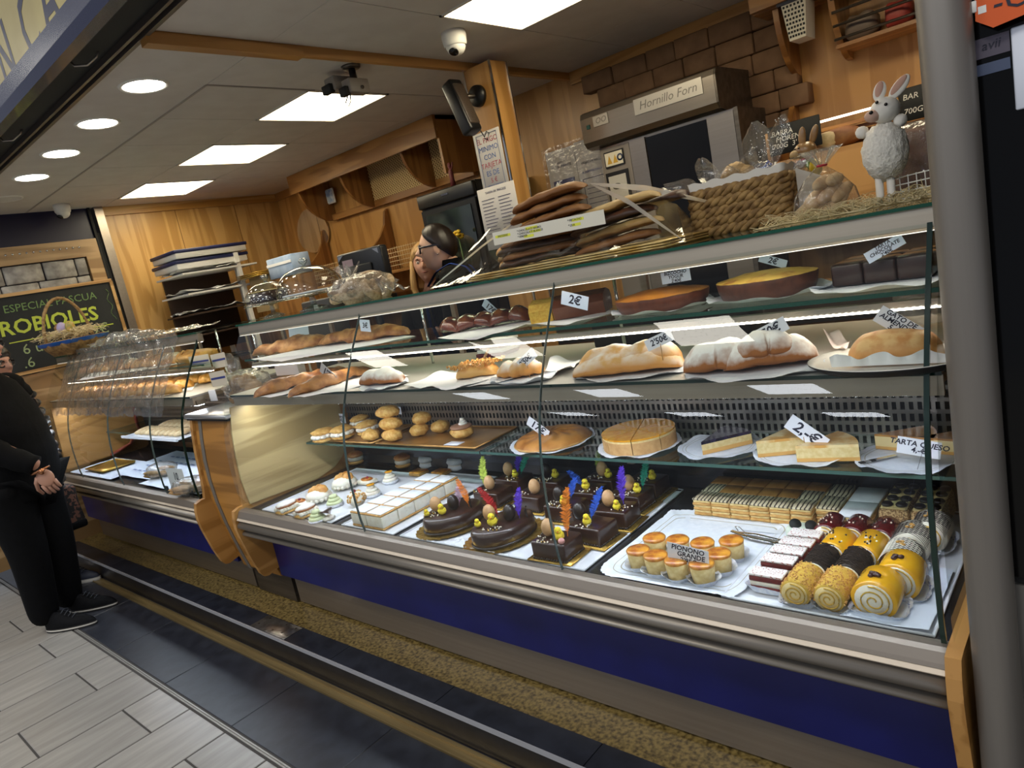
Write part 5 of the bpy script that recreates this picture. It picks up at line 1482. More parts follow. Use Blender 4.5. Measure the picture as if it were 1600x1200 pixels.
def cake_stand(c, r, label, cake):
    t = thing('cake_stand', label, 'cake stand', c, 'glass cake stands with domes')
    MB().lathe([(0, .0), (r * .42, 0), (r * .44, .004), (r * .30, .010), (r * .09, .018), (r * .075, .03), (r * .10, .04), (r * .07, .05), (r * .09, .056), (r * .30, .060)], c, 32).build('foot', sheet_glass('foot_glass', '#dfe6e4', .14, .02, 0, 20, 1.6) if 'foot_glass' not in MATS else MATS['foot_glass'], t)
    MB().lathe([(0, .060), (r * 1.02, .060), (r * 1.06, .068), (r * 1.0, .070), (0, .066)], c, 48).build('plate', MATS['foot_glass'], t)
    pr = [(r * .97, .071)] + [(r * .97 * math.cos(a) ** .8, .071 + r * .78 * math.sin(a)) for a in [PI / 2 * i / 14 for i in range(15)]][1:]
    pr[-1] = (.004, pr[-1][1])
    d = MB().lathe(pr, c, 48).build('dome', GLASSW, t)
    zt = .071 + r * .78
    MB().lathe([(.008, zt - .002), (.007, zt + .008), (.018, zt + .016), (.020, zt + .026), (.010, zt + .034), (0, zt + .035)], c, 20).build('knob', MATS['foot_glass'], d)
    if cake == 'choc':
        MB().lathe([(0, .072), (r * .72, .072), (r * .74, .085), (r * .72, .118), (0, .120)], c, 40).build('chocolate_cake', CHOC, t)
        mb = MB(); rs = random.Random(5)
        for i in range(60):
            a = rs.uniform(0, 2 * PI); mb.blob((c[0] + math.cos(a) * r * .735, c[1] + math.sin(a) * r * .735, c[2] + rs.uniform(.078, .116)), (.003,) * 3, sub=1)
        mb.build('sugar_pearls', PEARL, t)['kind'] = 'stuff'
        MB().lathe([(0, .120), (r * .66, .120), (r * .68, .125), (0, .128)], c, 40).build('cream_top', SPONGEP, t)
    else:
        MB().lathe([(0, .072), (r * .80, .072), (r * .80, .080), (0, .082)], c, 40).build('paper_round', PAPER, t)


cake_stand((-3.01, 1.72, T0), .118, 'glass cake stand with domed lid over a dark chocolate cake, left one', 'choc')
cake_stand((-2.665, 1.72, T0), .150, 'larger glass cake stand with empty plate under a domed lid, right one', 'none')

# bag of round bread rings
c = at(565, 455, y=1.70)
t = thing('bread_bag', 'clear bag of seeded bread rings lying beside the glass domes', 'bag', (c.x, 1.70, T0))
RING = mat('seeded_bread', '#a58863', .6, 0, '#cdb592', 90, bump=.002)
rs = random.Random(8)
for i, (dx, dy, dz, tl) in enumerate(((-.11, -.02, .028, .2), (-.01, -.04, .036, 1.1), (.09, -.02, .036, .9), (-.05, .03, .068, .3), (.045, .02, .074, .6), (-.09, .05, .032, .2), (.12, .03, .036, 1.1), (.02, .07, .048, .5))):
    M = T(c.x + dx, 1.70 + dy, T0 + dz) @ RZ(i) @ RX(tl)
    mb = MB(); mb.tube([M @ Vector((math.cos(a) * .036, math.sin(a) * .036, 0)) for a in [2 * PI * k / 18 for k in range(18)]], .017, 10, closed=True); mb.build('bread_ring', RING, t)
mb = MB(); mb.blob((c.x + .005, 1.70, T0 + .052), (.165, .115, .056), amp=.14, freq=3.5, sub=4, seed=4); mb.build('bag_film', BAGF, t)
mb = MB(); mb.grid(lambda u, v: (c.x + .15 + u * .07, 1.69 + (v - .5) * (.05 + .08 * u) + .01 * math.sin(v * 20), T0 + .02 + .03 * (1 - u) + .01 * math.sin(v * 14 + u * 5)), 10, 16); mb.build('bag_end', BAGF, t)
mb = MB(); mb.grid(lambda u, v: (c.x - .06 + (u - .5) * (.05 + .14 * v), 1.70 + .02 * math.sin(u * 17), T0 + .098 + v * .045 + .012 * math.sin(u * 23)), 24, 5); mb.build('bag_neck', BAGF, t)

# tray of long cookies under a cellophane tent, with its sign
t = thing('cookie_tray', 'gold edged board of long flat cookies wrapped in a pointed cellophane tent', 'cookies', (-1.30, 1.72, T0))
mb = MB()
for k in range(3): mb.rbox((-1.19 + .010 * k, 1.705, T0 + .004 + .0065 * k), (.69 - .02 * k, .34, .005), .002, 1)
mb.build('gold_board', mat('board_gold', '#c09a4a', .35, .5, '#e2cf98', 12), t)
COOKIE = topcoat('cookie_bake', '#7d5026', '#a17447', '#8a5a2e', rough=.6, scale=40, bump=.002)
COOKIEG = topcoat('cookie_pale', '#9a7640', '#b89a62', '#a8854c', rough=.6, scale=40, bump=.002)
COOKIEC = topcoat('cookie_choc', '#3c2417', '#55331f', '#2c1a12', rough=.5, scale=40, bump=.002)


def long_cookie(x, y, z, ln, w, ang, tilt, m, seed):
    M = T(x, y, z) @ RZ(ang) @ RY(-tilt)
    mb = MB(); loaf(mb, [(-ln / 2, 0, 0), (0, 0, .002), (ln / 2, 0, 0)], w, .021, amp=.25, freq=22, seed=seed, k=26, n=14, taper=.2)
    mb.v = [tuple(M @ Vector(v)) for v in mb.v]
    mb.build('cookie', m, t)


for i in range(4): long_cookie(-1.275 + .012 * (i % 2), 1.67, T0 + .096 + i * .030, .27, .062, .05 * (-1) ** i, .10, COOKIE, i)
for i in range(4): long_cookie(-1.36 + .02 * (i % 2), 1.70, T0 + .021 + i * .020, .30, .06, .1, .02, [COOKIEC, COOKIE, COOKIEC, COOKIE, COOKIE][i], 10 + i)
for i in range(4): long_cookie(-1.075 + .015 * (i % 2), 1.69, T0 + .021 + i * .032, .29, .055, -.03, .09, [COOKIE, COOKIEG, COOKIEC, COOKIEG, COOKIEG][i], 20 + i)
for i in range(3): long_cookie(-1.50, 1.74, T0 + .021 + i * .02, .10, .055, .4, .0, [CRUSTG, COOKIEG, CRUSTG][i], 30 + i)
long_cookie(-.98, 1.80, T0 + .11, .20, .05, -.3, .05, COOKIEC, 40)
# tent of cellophane: ridge of three peaks down to the board
rid = [(-1.60, 1.70, T0 + .13), (-1.44, 1.70, T0 + .188), (-1.28, 1.705, T0 + .208), (-1.14, 1.715, T0 + .208), (-1.0, 1.72, T0 + .155), (-.88, 1.70, T0 + .10)]
foot_f = [(-1.68, 1.52, T0 + .004), (-1.50, 1.515, T0 + .004), (-1.33, 1.512, T0 + .002), (-1.15, 1.512, T0 + .004), (-.96, 1.515, T0 + .002), (-.785, 1.53, T0 + .006)]
foot_b = [(min(x, -.905), 3.42 - y, z) for x, y, z in foot_f]


def poly(pts, u):
    n = len(pts) - 1; i = min(int(u * n), n - 1); f = u * n - i
    return Vector(pts[i]).lerp(Vector(pts[i + 1]), f)


def tent(foot, seed):
    def fn(u, v):
        p = poly(rid, u).lerp(poly(foot, u), v)
        return p + Vector((0, 0, -.03 * math.sin(PI * v) * (.3 + .7 * abs(math.sin(u * PI * 3))))) + noise.noise_vector(p * 9 + Vector((seed, 0, 0))) * .004
    MB().grid(fn, 50, 18, smooth=True).build('cellophane', CELLO, t)


tent(foot_f, 1); tent(foot_b, 5)
mb = MB()
mb.add([rid[0], foot_f[0], foot_b[0]], [(0, 1, 2)]); mb.build('cellophane_end', CELLO, t)
mb = MB(); mb.add([rid[-1], foot_f[-1], foot_b[-1]], [(0, 1, 2)]); mb.build('cellophane_end', CELLO, t)
# bright folded edges of the film
FOLD = sheet_glass('film_fold', '#ffffff', .45, .10, .004, 40, 1.5, .40)
for pts in ([rid[3], (-.97, 1.62, T0 + .13), (-.79, 1.53, T0 + .012)], [rid[2], (-1.5, 1.6, T0 + .10), foot_f[0]], [rid[3], (-.98, 1.74, T0 + .16), (-.80, 1.80, T0 + .075)]):
    q = [poly(pts, i / 16) for i in range(17)]; wd_ = .012 if pts[0] is rid[3] else .0035
    mb = MB(); mb.grid(lambda u, v: q[round(u * 16)] + Vector((0, -.004 * v, wd_ * (v - .5) * (.4 + math.sin(PI * u)))), 16, 1); mb.build('film_fold', FOLD, t)
a, b, cc = at(769, 364, y=1.595), at(943, 327, y=1.595), at(766, 385, y=1.595)
R = b - a; U = a - cc; U = U - R * (U.dot(R) / R.dot(R)); ctr = a + R / 2 - U / 2
t = thing('cookie_sign', 'long white sign naming the cookie kinds with yellow marker, on the cellophane tent', 'sign', ctr)
M = frame_m(ctr, R, U)
MB().box((0, 0, 0), (R.length, U.length, .0008), M=M).build('sign_sheet', mat('cream_card', '#dcd7c6', .6), t)
MARK = mat('yellow_marker', '#dfe04a', .7)
h = U.length; w = R.length
for x, y, ww in ((-.40, .12, .15), (-.12, .28, .11), (-.09, .0, .10), (-.155, -.28, .09), (.285, .20, .10), (.27, -.14, .07)):
    MB().box((x * w, y * h, .0006), (ww * w, .20 * h, .0003), M=M).build('marker_stripe', MARK, t)
text('PASTERAS', h * .24, INK, t, M @ T(-.40 * w, .12 * h, .0011), shear=.2)
text('* CHOCOLATE NEGRO\n* CHOCOLATE BLANCO\n* KINDER', h * .23, INK, t, M @ T(-.26 * w, .0, .0011), shear=.2, align='LEFT', lsp=.95)
text('* PISTACHO\n\n* LILA', h * .23, INK, t, M @ T(.20 * w, .04 * h, .0011), shear=.2, align='LEFT', lsp=.75)

# woven basket with bags of cookies
bx0, bx1, by0, by1 = -.885, -.640, 1.80, 1.96
t = thing('woven_basket', 'square brown woven basket with white liner on the glass top', 'basket', ((bx0 + bx1) / 2, (by0 + by1) / 2, T0))
WEAVE = mat('water_hyacinth', '#6f512c', .75, 0, '#a5834f', 45, bump=.002)
cx, cy = (bx0 + bx1) / 2, (by0 + by1) / 2
ax, ay = (bx1 - bx0) / 2, (by1 - by0) / 2
mb = MB(); mb.rbox((cx, cy, T0 + .060), (ax * 2 - .022, ay * 2 - .022, .118), .012, 2); mb.build('basket_core', mat('basket_dark', '#3b2a17', .8), t)


def peri(s):
    """point along the rounded rectangle of the basket, s in 0..1"""
    L = [2 * ax, 2 * ay, 2 * ax, 2 * ay]; d = s * sum(L)
    P = [(-ax, -ay), (ax, -ay), (ax, ay), (-ax, ay), (-ax, -ay)]
    for i in range(4):
        if d <= L[i] + 1e-9:
            f = d / L[i]; nn = [(0, -1), (1, 0), (0, 1), (-1, 0)][i]
            return Vector((P[i][0] + (P[i + 1][0] - P[i][0]) * f, P[i][1] + (P[i + 1][1] - P[i][1]) * f, 0)), Vector((nn[0], nn[1], 0))
        d -= L[i]
    return Vector((-ax, -ay, 0)), Vector((0, -1, 0))


for row in range(5):
    z = T0 + .013 + row * .0245
    for st in (0, 1, 2):
        mb = MB(); pts = []
        n = 150
        for k in range(n):
            s = k / n; p, nn = peri(s); ph = s * 2 * PI * 11 + st * 2 * PI / 3 + row * .8
            pts.append(Vector((cx, cy, z)) + p + nn * (.004 + .006 * math.cos(ph)) + Vector((0, 0, .0085 * math.sin(ph))))
        mb.tube(pts, [.0066 + .0028 * abs(math.sin(k * 2 * PI * 11 / n + st + row)) for k in range(n)], 7, closed=True); mb.build('braid_strand', WEAVE, t)
mb = MB()
mb.grid(lambda u, v: tuple(Vector((cx, cy, T0 + .122 + v * .024 - .002)) + peri(u)[0] * (1.0 + .03 * v) + peri(u)[1] * .004 + Vector((0, 0, .003 * math.sin(u * 90)))), 120, 3); mb.build('liner', mat('liner_white', '#d9d4ca', .8), t)
t = thing('lace_cloth', 'white scalloped paper hanging beside the woven basket', 'paper', (bx1 + .03, 1.87, T0))
mb = MB(); mb.grid(lambda u, v: (bx1 + .018 + .055 * u + .006 * math.sin(v * 30) * u, 1.84 + .03 * u, T0 + .003 + v * .125 - .03 * u * v), 8, 24); mb.build('paper', mat('liner_white', '#d9d4ca', .8), t)
# cellophane bags in the basket
t = thing('cookie_bag', 'clear bag of round nut cookies standing in the woven basket', 'bag', (-.79, 1.88, T0 + .12))
for i in range(5):
    MB().blob((-.80 + .022 * (i % 3), 1.865 + .02 * (i // 3), T0 + .145 + .012 * (i % 2)), (.026, .02, .022), amp=.15, seed=i).build('cookie', mat('nut_cookie', '#a78452', .7, 0, '#c4a372', 80, bump=.002), t)


def film_leaf(t, base, right, up, w, h, seed, m=CELLO2, bend=.02):
    R, U = Vector(right).normalized(), Vector(up).normalized(); Nn = R.cross(U)

    def fn(u, v):
        s = math.sin(PI * min(1, v * .92 + .08)) ** .7 if v < .98 else .15
        q = Vector(base) + R * (u - .5) * w * s + U * h * v + Nn * (bend * (u - .5) ** 2 * 4 + .006 * math.sin(v * 9 + seed))
        return q + noise.noise_vector(q * 30 + Vector((seed, 0, 0))) * .004
    MB().grid(fn, 10, 14).build('bag_film', m, t)


for k, (b_, r_, u_, w_, h_) in enumerate((((-.84, 1.86, T0 + .125), (1, .2, 0), (-.35, 0, 1), .06, .09), ((-.775, 1.87, T0 + .13), (1, .4, 0), (.55, 0, 1), .05, .085), ((-.80, 1.85, T0 + .12), (1, 0, .2), (.1, -.2, 1), .09, .055),
                                        ((-.87, 1.83, T0 + .12), (.7, .3, .6), (-1, -.1, .35), .06, .11), ((-.72, 1.84, T0 + .125), (1, .1, .1), (.2, -.3, .6), .11, .05), ((-.68, 1.86, T0 + .125), (.8, .3, -.2), (.9, .1, .35), .07, .09))):
    film_leaf(t, b_, r_, u_, w_, h_, k)
t = thing('gift_bag', 'dotted clear bag tied with a blue ribbon, tall behind the basket', 'bag', (-.735, 1.90, T0 + .12))
DOT = mat('white_dot', '#f2f2f2', .6)
film_leaf(t, (-.735, 1.90, T0 + .145), (.74, .65, 0), (-.02, 0, 1), .085, .125, 7, sheet_glass('dotted_film', '#f0f0ee', .07, .03, .01, 40, 1.4, .10))
film_leaf(t, (-.715, 1.905, T0 + .145), (.74, .6, .2), (.35, .2, 1), .07, .135, 9, MATS['dotted_film'])
rs = random.Random(2); mb = MB()
for i in range(46):
    v = rs.uniform(.25, .95); u = rs.uniform(-.4, .4)
    q = Vector((-.735, 1.897, T0 + .145)) + Vector((.74, .65, 0)) * u * .085 * math.sin(PI * v) ** .6 + Vector((.10 * v * rs.random(), .02 * v, .125 * v))
    mb.blob(q, (.0016, .0016, .0016), sub=1)
mb.build('printed_dot', DOT, t)['kind'] = 'stuff'
mb = MB(); mb.tube([(-.745, 1.89, T0 + .142), (-.725, 1.885, T0 + .148), (-.705, 1.90, T0 + .150), (-.715, 1.915, T0 + .145), (-.74, 1.91, T0 + .142)], .004, 6, closed=True)
mb.tube([(-.715, 1.89, T0 + .148), (-.70, 1.88, T0 + .162), (-.695, 1.885, T0 + .150)], .003, 5); mb.build('ribbon', mat('blue_ribbon', '#1c3fa8', .4), t)

# ceramic rabbit figure
t = thing('rabbit_figurine', 'painted brown ceramic rabbit in a green jacket holding a yellow egg', 'figurine', (-.62, 2.02, ZT))
CER = mat('brown_ceramic', '#8a6336', .35, 0, '#a98250', 30, coat=.4)
fx, fy = -.85, -.5
p = at(1258, 235, y=2.02)
hx, hz = p.x, p.z
MB().blob((hx, 2.02, hz), (.030, .026, .023), amp=.06, sub=3).build('head', CER, t)
mb = MB(); mb.blob((hx - .022, 2.006, hz - .006), (.015, .014, .012), sub=3); mb.build('muzzle', mat('muzzle', '#b79a6c', .4), t)
for s in (-1, 1):
    M = T(hx + .010 + .012 * s, 2.025 + .010 * s, hz + .036) @ RY(.25 + .12 * s)
    MB().blob((0, 0, 0), (.010, .006, .026), M=M, sub=3).build('ear', CER, t)
    MB().blob((hx - .020 + .012 * (s > 0), 1.995 + .008 * (s < 0), hz + .008), (.0028,) * 3, sub=1).build('eye', EYE, t)
mb = MB(); mb.tube([(hx - .036, 1.999, hz - .010), (hx - .030, 1.992, hz - .016), (hx - .022, 1.990, hz - .013)], .0012, 5); mb.build('smile', EYE, t)
MB().lathe([(.0, .0), (.026, .0), (.024, .03), (.016, .055), (.012, .062)], (hx + .004, 2.02, hz - .082), 20).build('jacket', mat('green_glaze', '#5f7f3a', .3, 0, '#89a04e', 20, coat=.5), t)
MB().lathe([(.012, 0), (.017, .006), (.014, .016)], (hx + .002, 2.02, hz - .030), 16).build('scarf', mat('red_glaze', '#b02a3a', .3, coat=.5), t)
MB().lathe([(.0, .0), (.030, .0), (.030, .02), (.026, .06)], (hx + .006, 2.02, ZT), 20).build('trousers', mat('teal_glaze', '#1d5a66', .3, coat=.5), t)
egg((hx + .030, 1.992, hz - .052), .017, 'yellow_egg', t, mat('yellow_egg', '#d3b52a', .3, coat=.5))
for s in (-1, 1):
    MB().tube([(hx + .002 + s * .012, 2.015, hz - .035), (hx + .014 + s * .014, 1.995, hz - .05), (hx + .028, 1.985, hz - .055)], [.009, .008, .006], 8).build('arm', MATS['green_glaze'], t)

# clear bag of almond biscuits, tied
p = at(1290, 320, y=1.78)
t = thing('biscuit_bag', 'tied clear bag of plump pale biscuits between basket and white rabbit', 'bag', (p.x, 1.78, T0))
BIS = mat('pale_biscuit', '#cba578', .6, 0, '#e2c79c', 30, bump=.001)
for i, (dx, dz, an) in enumerate(((-.045, .022, .5), (-.015, .020, .6), (.02, .022, .7), (-.02, .050, .6), (.012, .052, .8), (.035, .048, 1.0), (.0, .078, .7), (.022, .080, 1.1))):
    MB().blob((0, 0, 0), (.040, .014, .016), M=T(p.x + dx, 1.78 + .015 * (i % 2), T0 + dz) @ RY(-an) @ RZ(.2 * i), amp=.06, sub=3, seed=i).build('biscuit', BIS, t)
zt = T0 + .118
mb = MB(); mb.lathe([(.055, .003), (.074, .02), (.066, .055), (.04, .09), (.010, .116)], (p.x - .004, 1.785, T0), 40, wob=lambda a: 1 + .07 * math.sin(a * 5) + .03 * math.sin(a * 13)); mb.build('bag_film', sheet_glass('biscuit_film', '#f2f0ec', .06, .04, .008, 40, 1.2, .06), t)
mb = MB(); mb.lathe([(.009, .117), (.016, .128), (.034, .150), (.038, .155)], (p.x, 1.785, T0), 60, wob=lambda a: 1 + .35 * math.sin(a * 7) + .1 * math.sin(a * 17)); mb.build('bag_flare', BAGF, t)
MB().tube([(p.x + math.cos(a) * .010, 1.785 + math.sin(a) * .010, T0 + .117) for a in [2 * PI * k / 14 for k in range(14)]], .0028, 6, closed=True).build('red_tie', mat('red_tie', '#b3142c', .5), t)

# white plush rabbit on two legs
FUR = mat('white_fleece', '#e3ddd2', .95, 0, '#efeae0', 160, bump=.004)
FURL = mat('white_felt', '#e6e1d8', .9)
FELTP = mat('pink_felt', '#c39a88', .9)
RY0 = 1.82


def RP(px, py, dy=0.0):
    q = at(px, py, y=RY0 + dy); return (q.x, RY0 + dy, q.z)


t = thing('toy_rabbit', 'white fleece toy rabbit standing on two thin legs', 'toy', (RP(1383, 310)[0], RY0, T0))
b = RP(1383, 235)
MB().blob(b, (.047, .041, .062), amp=.14, freq=8, sub=4, seed=2, fn=lambda p: 1 + .06 * max(0, -p.z)).build('body', FUR, t)
hd = RP(1383, 172)
MB().blob(hd, (.031, .031, .028), amp=.03, sub=4, seed=5).build('head', FURL, t)
m0 = RP(1364, 181, -.018)
MB().blob(m0, (.018, .017, .014), sub=3).build('muzzle', mat('rosy_felt', '#c7a594', .9), t)
MB().blob(RP(1361, 176, -.034), (.0045,) * 3, sub=2).build('nose', EYE, t)
for q in ((1384, 163, -.029), (1370, 160, -.030)): MB().blob(RP(*q), (.0038,) * 3, sub=2).build('eye', EYE, t)
for k, (e0, e1) in enumerate((((1372, 155), (1377, 131)), ((1393, 152), (1417, 120)))):
    a_, b_ = Vector(RP(*e0)), Vector(RP(*e1)); dv = b_ - a_
    M = frame_m((a_ + b_) / 2, dv.cross(Vector((0, 1, 0))), dv)
    L_ = dv.length / 2 + .006
    MB().blob((0, 0, 0), (.0135, L_, .005), M=M, sub=3).build('ear', FURL, t)
    MB().blob((0, -.003, .0045), (.0085, L_ * .80, .0032), M=M, sub=3).build('inner_ear', FELTP, t)
for q in ((1347, 207), (1407, 188)): MB().blob(RP(*q), (.014, .014, .014), amp=.1, sub=3).build('paw', FURL, t)
for px in (1373, 1391):
    a_ = RP(px, 268)
    MB().tube([(a_[0], RY0, b[2] - .04), (a_[0] - .001, RY0 - .004, T0 + .02), (a_[0] - .002, RY0 - .014, T0 + .0075)], [.009, .0085, .0085], 10).build('leg', FURL, t)

# straw nests, wire basket, wrapped brown loaf at the right end
STRAW = mat('straw', '#cdb88a', .8, 0, '#e2d2a8', 40)


def nest(name, label, box, n, seed, m=STRAW, r=.0009, ln=.05):
    rs = random.Random(seed); (x0, x1), (y0, y1), (z0, z1) = box
    mb = MB()
    for i in range(n):
        c_ = Vector((rs.uniform(x0, x1), rs.uniform(y0, y1), rs.uniform(z0, z0 + (z1 - z0) * rs.random()))); a_ = rs.uniform(0, 2 * PI)
        d_ = Vector((math.cos(a_), math.sin(a_) * .6, rs.uniform(-.25, .35)))
        pts = [c_ + d_ * ln * (k / 4 - .5) + Vector((0, 0, .012 * math.sin(k * .8 + i))) for k in range(5)]
        for q in pts: q.z = max(q.z, z0)
        mb.tube(pts, r, 3, cap=False)
    o = mb.build(name, m); tag(o, label, 'straw', kind='stuff')


nest('straw', 'loose straw shreds on the glass around the white rabbit', ((-.52, -.29), (1.72, 1.92), (T0 + .001, T0 + .025)), 330, 3)
nest('straw', 'straw shreds under the tied biscuit bag and beside the basket', ((-.66, -.46), (1.66, 1.76), (T0 + .001, T0 + .02)), 130, 4, ln=.07)
t = thing('wire_basket', 'white wire basket filled with straw at the right end of the glass top', 'basket', (-.335, 1.90, T0))
mb = MB()
for k in range(4): mb.tube([(-.41, 1.83, T0 + .005 + k * .016), (-.275, 1.83, T0 + .005 + k * .018), (-.275, 1.97, T0 + .005 + k * .018), (-.41, 1.97, T0 + .005 + k * .016)], .0014, 5, closed=True)
for k in range(9): mb.tube([(-.41 + k * .0169, 1.83, T0 + .004), (-.41 + k * .0169, 1.83, T0 + .056 + .0006 * k)], .0012, 5)
for k in range(9): mb.tube([(-.275, 1.83 + k * .0175, T0 + .004), (-.275, 1.83 + k * .0175, T0 + .058)], .0012, 5)
mb.build('wire', mat('white_wire', '#e4e2dc', .4), t)['kind'] = 'stuff'
p = at(1428, 240, y=2.0)
t = thing('wrapped_loaf', 'brown sliced loaf in a clear bag standing behind the white rabbit', 'bread', (p.x, 2.0, ZT))
MB().rbox((p.x + .01, 2.0, T0 + .085), (.105, .10, .15), .02, 3, jit=.004, sub=1).build('loaf', mat('brown_loaf', '#6b4030', .7, 0, '#85553f', 30), t)
MB().rbox((p.x + .01, 2.0, T0 + .090), (.118, .112, .165), .022, 3, jit=.008, sub=2).build('bag_film', BAGF, t)

# ------------------------------------------------------------------ behind the counter: wall furniture
WOODD = wood('veneer_brown', '#7d5226', '#996a36', 'z')
WOODDX = wood('veneer_brownx', '#8a5c2b', '#a97840', 'x')
# back worktop along the rear wall
t = thing('back_counter', 'wooden back counter with dark top along the rear wall', 'counter', (-3.4, 3.3, .11))
for a, b in ((-5.78, -2.12), (-1.30, 1.3)):
    MB().b2((a, 3.0, .11), (b, 3.64, .98)).build('cabinet_body', WOOD_Z, t)
    MB().b2((a, 2.97, .985), (b, 3.64, 1.02)).build('worktop', mat('dark_worktop', '#2a2522', .35), t)
for k in range(11):
    x = -5.75 + k * .64
    if -2.7 < x < -1.3: continue
    MB().rbox((x + .31, 2.99, .55), (.61, .018, .80), .004, 1).build('cabinet_door', WOOD_Z, t)
# canopy box under the ceiling on the left part of the rear wall
t = thing('canopy', 'boxed wooden canopy with curved brackets and cane lattice at the rear wall', 'canopy', (-4.17, 3.5, 2.3))
MB().b2((-5.05, 3.30, 2.325), (-3.29, 3.325, 2.468)).build('front_board', WOODDX, t)
MB().b2((-5.05, 3.325, 2.44), (-3.29, 3.64, 2.466)).build('top_board', WOODDX, t)
MB().b2((-3.31, 3.325, 2.10), (-3.29, 3.64, 2.466)).build('end_board', WOODD, t)
MB().b2((-5.05, 3.325, 2.36), (-5.03, 3.64, 2.466)).build('end_board', WOODD, t)
MB().b2((-5.0, 3.60, 2.08), (-3.31, 3.645, 2.13)).build('lower_rail', WOODDX, t)
for xx in (-5.0, -4.42, -3.70):
    out = [(3.33, 2.42), (3.33, 2.34)] + [(3.64 - .30 * math.cos(a) * (1 if True else 0), 2.36 - .28 * math.sin(a)) for a in [PI / 2 * i / 10 for i in range(11)]][1:] + [(3.645, 2.08), (3.645, 2.42)]
    MB().prism(out, 'x', xx - .0125, xx + .0125).build('bracket', WOODD, t)
CANE = mat('cane', '#d6b67c', .6, 0, '#e4c890', 60)
MB().b2((-4.42, 3.615, 2.13), (-3.32, 3.63, 2.44)).build('back_board', mat('cane_back', '#6b4a28', .7), t)
for x0, x1 in ((-4.40, -3.72), (-3.68, -3.32)):
    mb = MB(); z0, z1 = 2.13, 2.43; y = 3.60; s = .026
    n = int((x1 - x0 + z1 - z0) / s)
    for d in (1, -1):
        for i in range(n + 1):
            o = i * s
            a = (x0 + min(o, x1 - x0), z0 + max(0, o - (x1 - x0))); b = (x0 + max(0, o - (z1 - z0)), z0 + min(o, z1 - z0))
            if d < 0: a, b = (x0 + x1 - a[0], a[1]), (x0 + x1 - b[0], b[1])
            yy = y + d * .002
            dx, dz = b[0] - a[0], b[1] - a[1]; L_ = math.hypot(dx, dz)
            if L_ < .01: continue
            px, pz = -dz / L_ * .0042, dx / L_ * .0042
            mb.add([(a[0] + px, yy, a[1] + pz), (b[0] + px, yy, b[1] + pz), (b[0] - px, yy, b[1] - pz), (a[0] - px, yy, a[1] - pz)], [(0, 1, 2, 3)])
    o = mb.build('cane_lattice', CANE, t); o['kind'] = 'stuff'
p = at(510, 306, y=3.58)
t = thing('small_picture', 'small framed blue and white notice under the canopy bracket', 'picture', p)
MB().rbox((p.x, 3.60, p.z - .01), (.16, .012, .12), .003, 1).build('frame', WHITE, t); MB().b2((p.x - .065, 3.588, p.z - .06), (p.x + .065, 3.593, p.z + .04)).build('print', mat('notice_blue', '#8fb0d8', .5, 0, '#e8eef4', 30), t)
# oval mirror and shelves with curved sides
t = thing('wall_mirror', 'egg shaped wall mirror in the rear left corner', 'mirror', (-5.36, 3.64, 2.06))
out = []
for i in range(40):
    a = 2 * PI * i / 40; out.append((-5.36 + .235 * math.cos(a) * (1 - .12 * math.sin(a)), 2.06 + .19 * math.sin(a)))
MB().prism(out, 'y', 3.625, 3.635).build('mirror_glass', mat('mirror', '#e8e2d8', .03, 1.0), t)
t = thing('bread_shelf', 'wooden bread shelf with wavy sides and wire front, behind the till screen', 'shelf', (-4.4, 3.45, 1.6))
for xx in (-5.2, -4.33, -3.46):
    out = [(3.64, 1.55), (3.30, 1.55), (3.28, 1.74), (3.30, 1.775), (3.34, 1.775), (3.38, 1.765), (3.45, 1.79), (3.52, 1.85), (3.58, 1.93), (3.61, 2.03), (3.64, 2.05)]
    MB().prism(out, 'x', xx - .012, xx + .012).build('side_board', WOODD, t)
MB().b2((-5.2, 3.30, 1.55), (-3.46, 3.64, 1.57)).build('shelf_board', WOODDX, t)
MB().b2((-5.2, 3.30, 1.30), (-3.46, 3.64, 1.32)).build('shelf_board', WOODDX, t)
mb = MB()
for k in range(5): mb.tube([(-5.18, 3.30, 1.60 + k * .03), (-3.48, 3.30, 1.60 + k * .03)], .003, 5)
for k in range(68): mb.tube([(-5.18 + k * .025, 3.298, 1.57), (-5.18 + k * .025, 3.298, 1.73)], .002, 4)
mb.build('wire_front', mat('tan_wire', '#b79c70', .5), t)['kind'] = 'stuff'
# drinks cooler
t = thing('drinks_cooler', 'black drinks cooler with glass door and black header behind the seller', 'fridge', (-3.13, 3.35, 1.02))
MB().b2((-3.37, 3.12, 1.021), (-2.87, 3.62, 1.98)).build('cooler_body', BLACK, t)
MB().rbox((-3.12, 3.105, 1.935), (.50, .03, .085), .008, 2).build('header', BLACK, t)
MB().b2((-3.36, 3.10, 1.04), (-2.88, 3.118, 1.88)).build('door_frame', BLACK, t)
MB().b2((-3.32, 3.094, 1.10), (-2.92, 3.10, 1.85)).build('door_glass', mat('dark_door_glass', '#14181a', .06, 0, '#2f3a34', 8, spec=.9, coat=.5), t)
MB().b2((-3.14, 3.085, 1.938), (-3.08, 3.090, 1.948)).build('badge', CHROME, t)
for z in (1.25, 1.5, 1.72):
    for k in range(5): MB().lathe([(0, 0), (.03, 0), (.032, .11), (.012, .15), (.012, .18), (0, .18)], (-3.29 + k * .08, 3.2, z), 12).build('bottle', mat('bottle_' + str(k % 3), ['#2f4a25', '#6a4a20', '#1f2a4a'][k % 3], .2), t)
t = thing('flamenco_figure', 'tiny dark red figure standing on top of the drinks cooler', 'figurine', (-3.09, 3.16, 1.981))
MB().lathe([(0, 0), (.020, 0), (.013, .05), (.016, .09), (.007, .105), (.013, .12), (.010, .14), (0, .145)], (-3.09, 3.16, 1.981), 16).build('body', mat('wine_cloth', '#5a1c1c', .6), t)
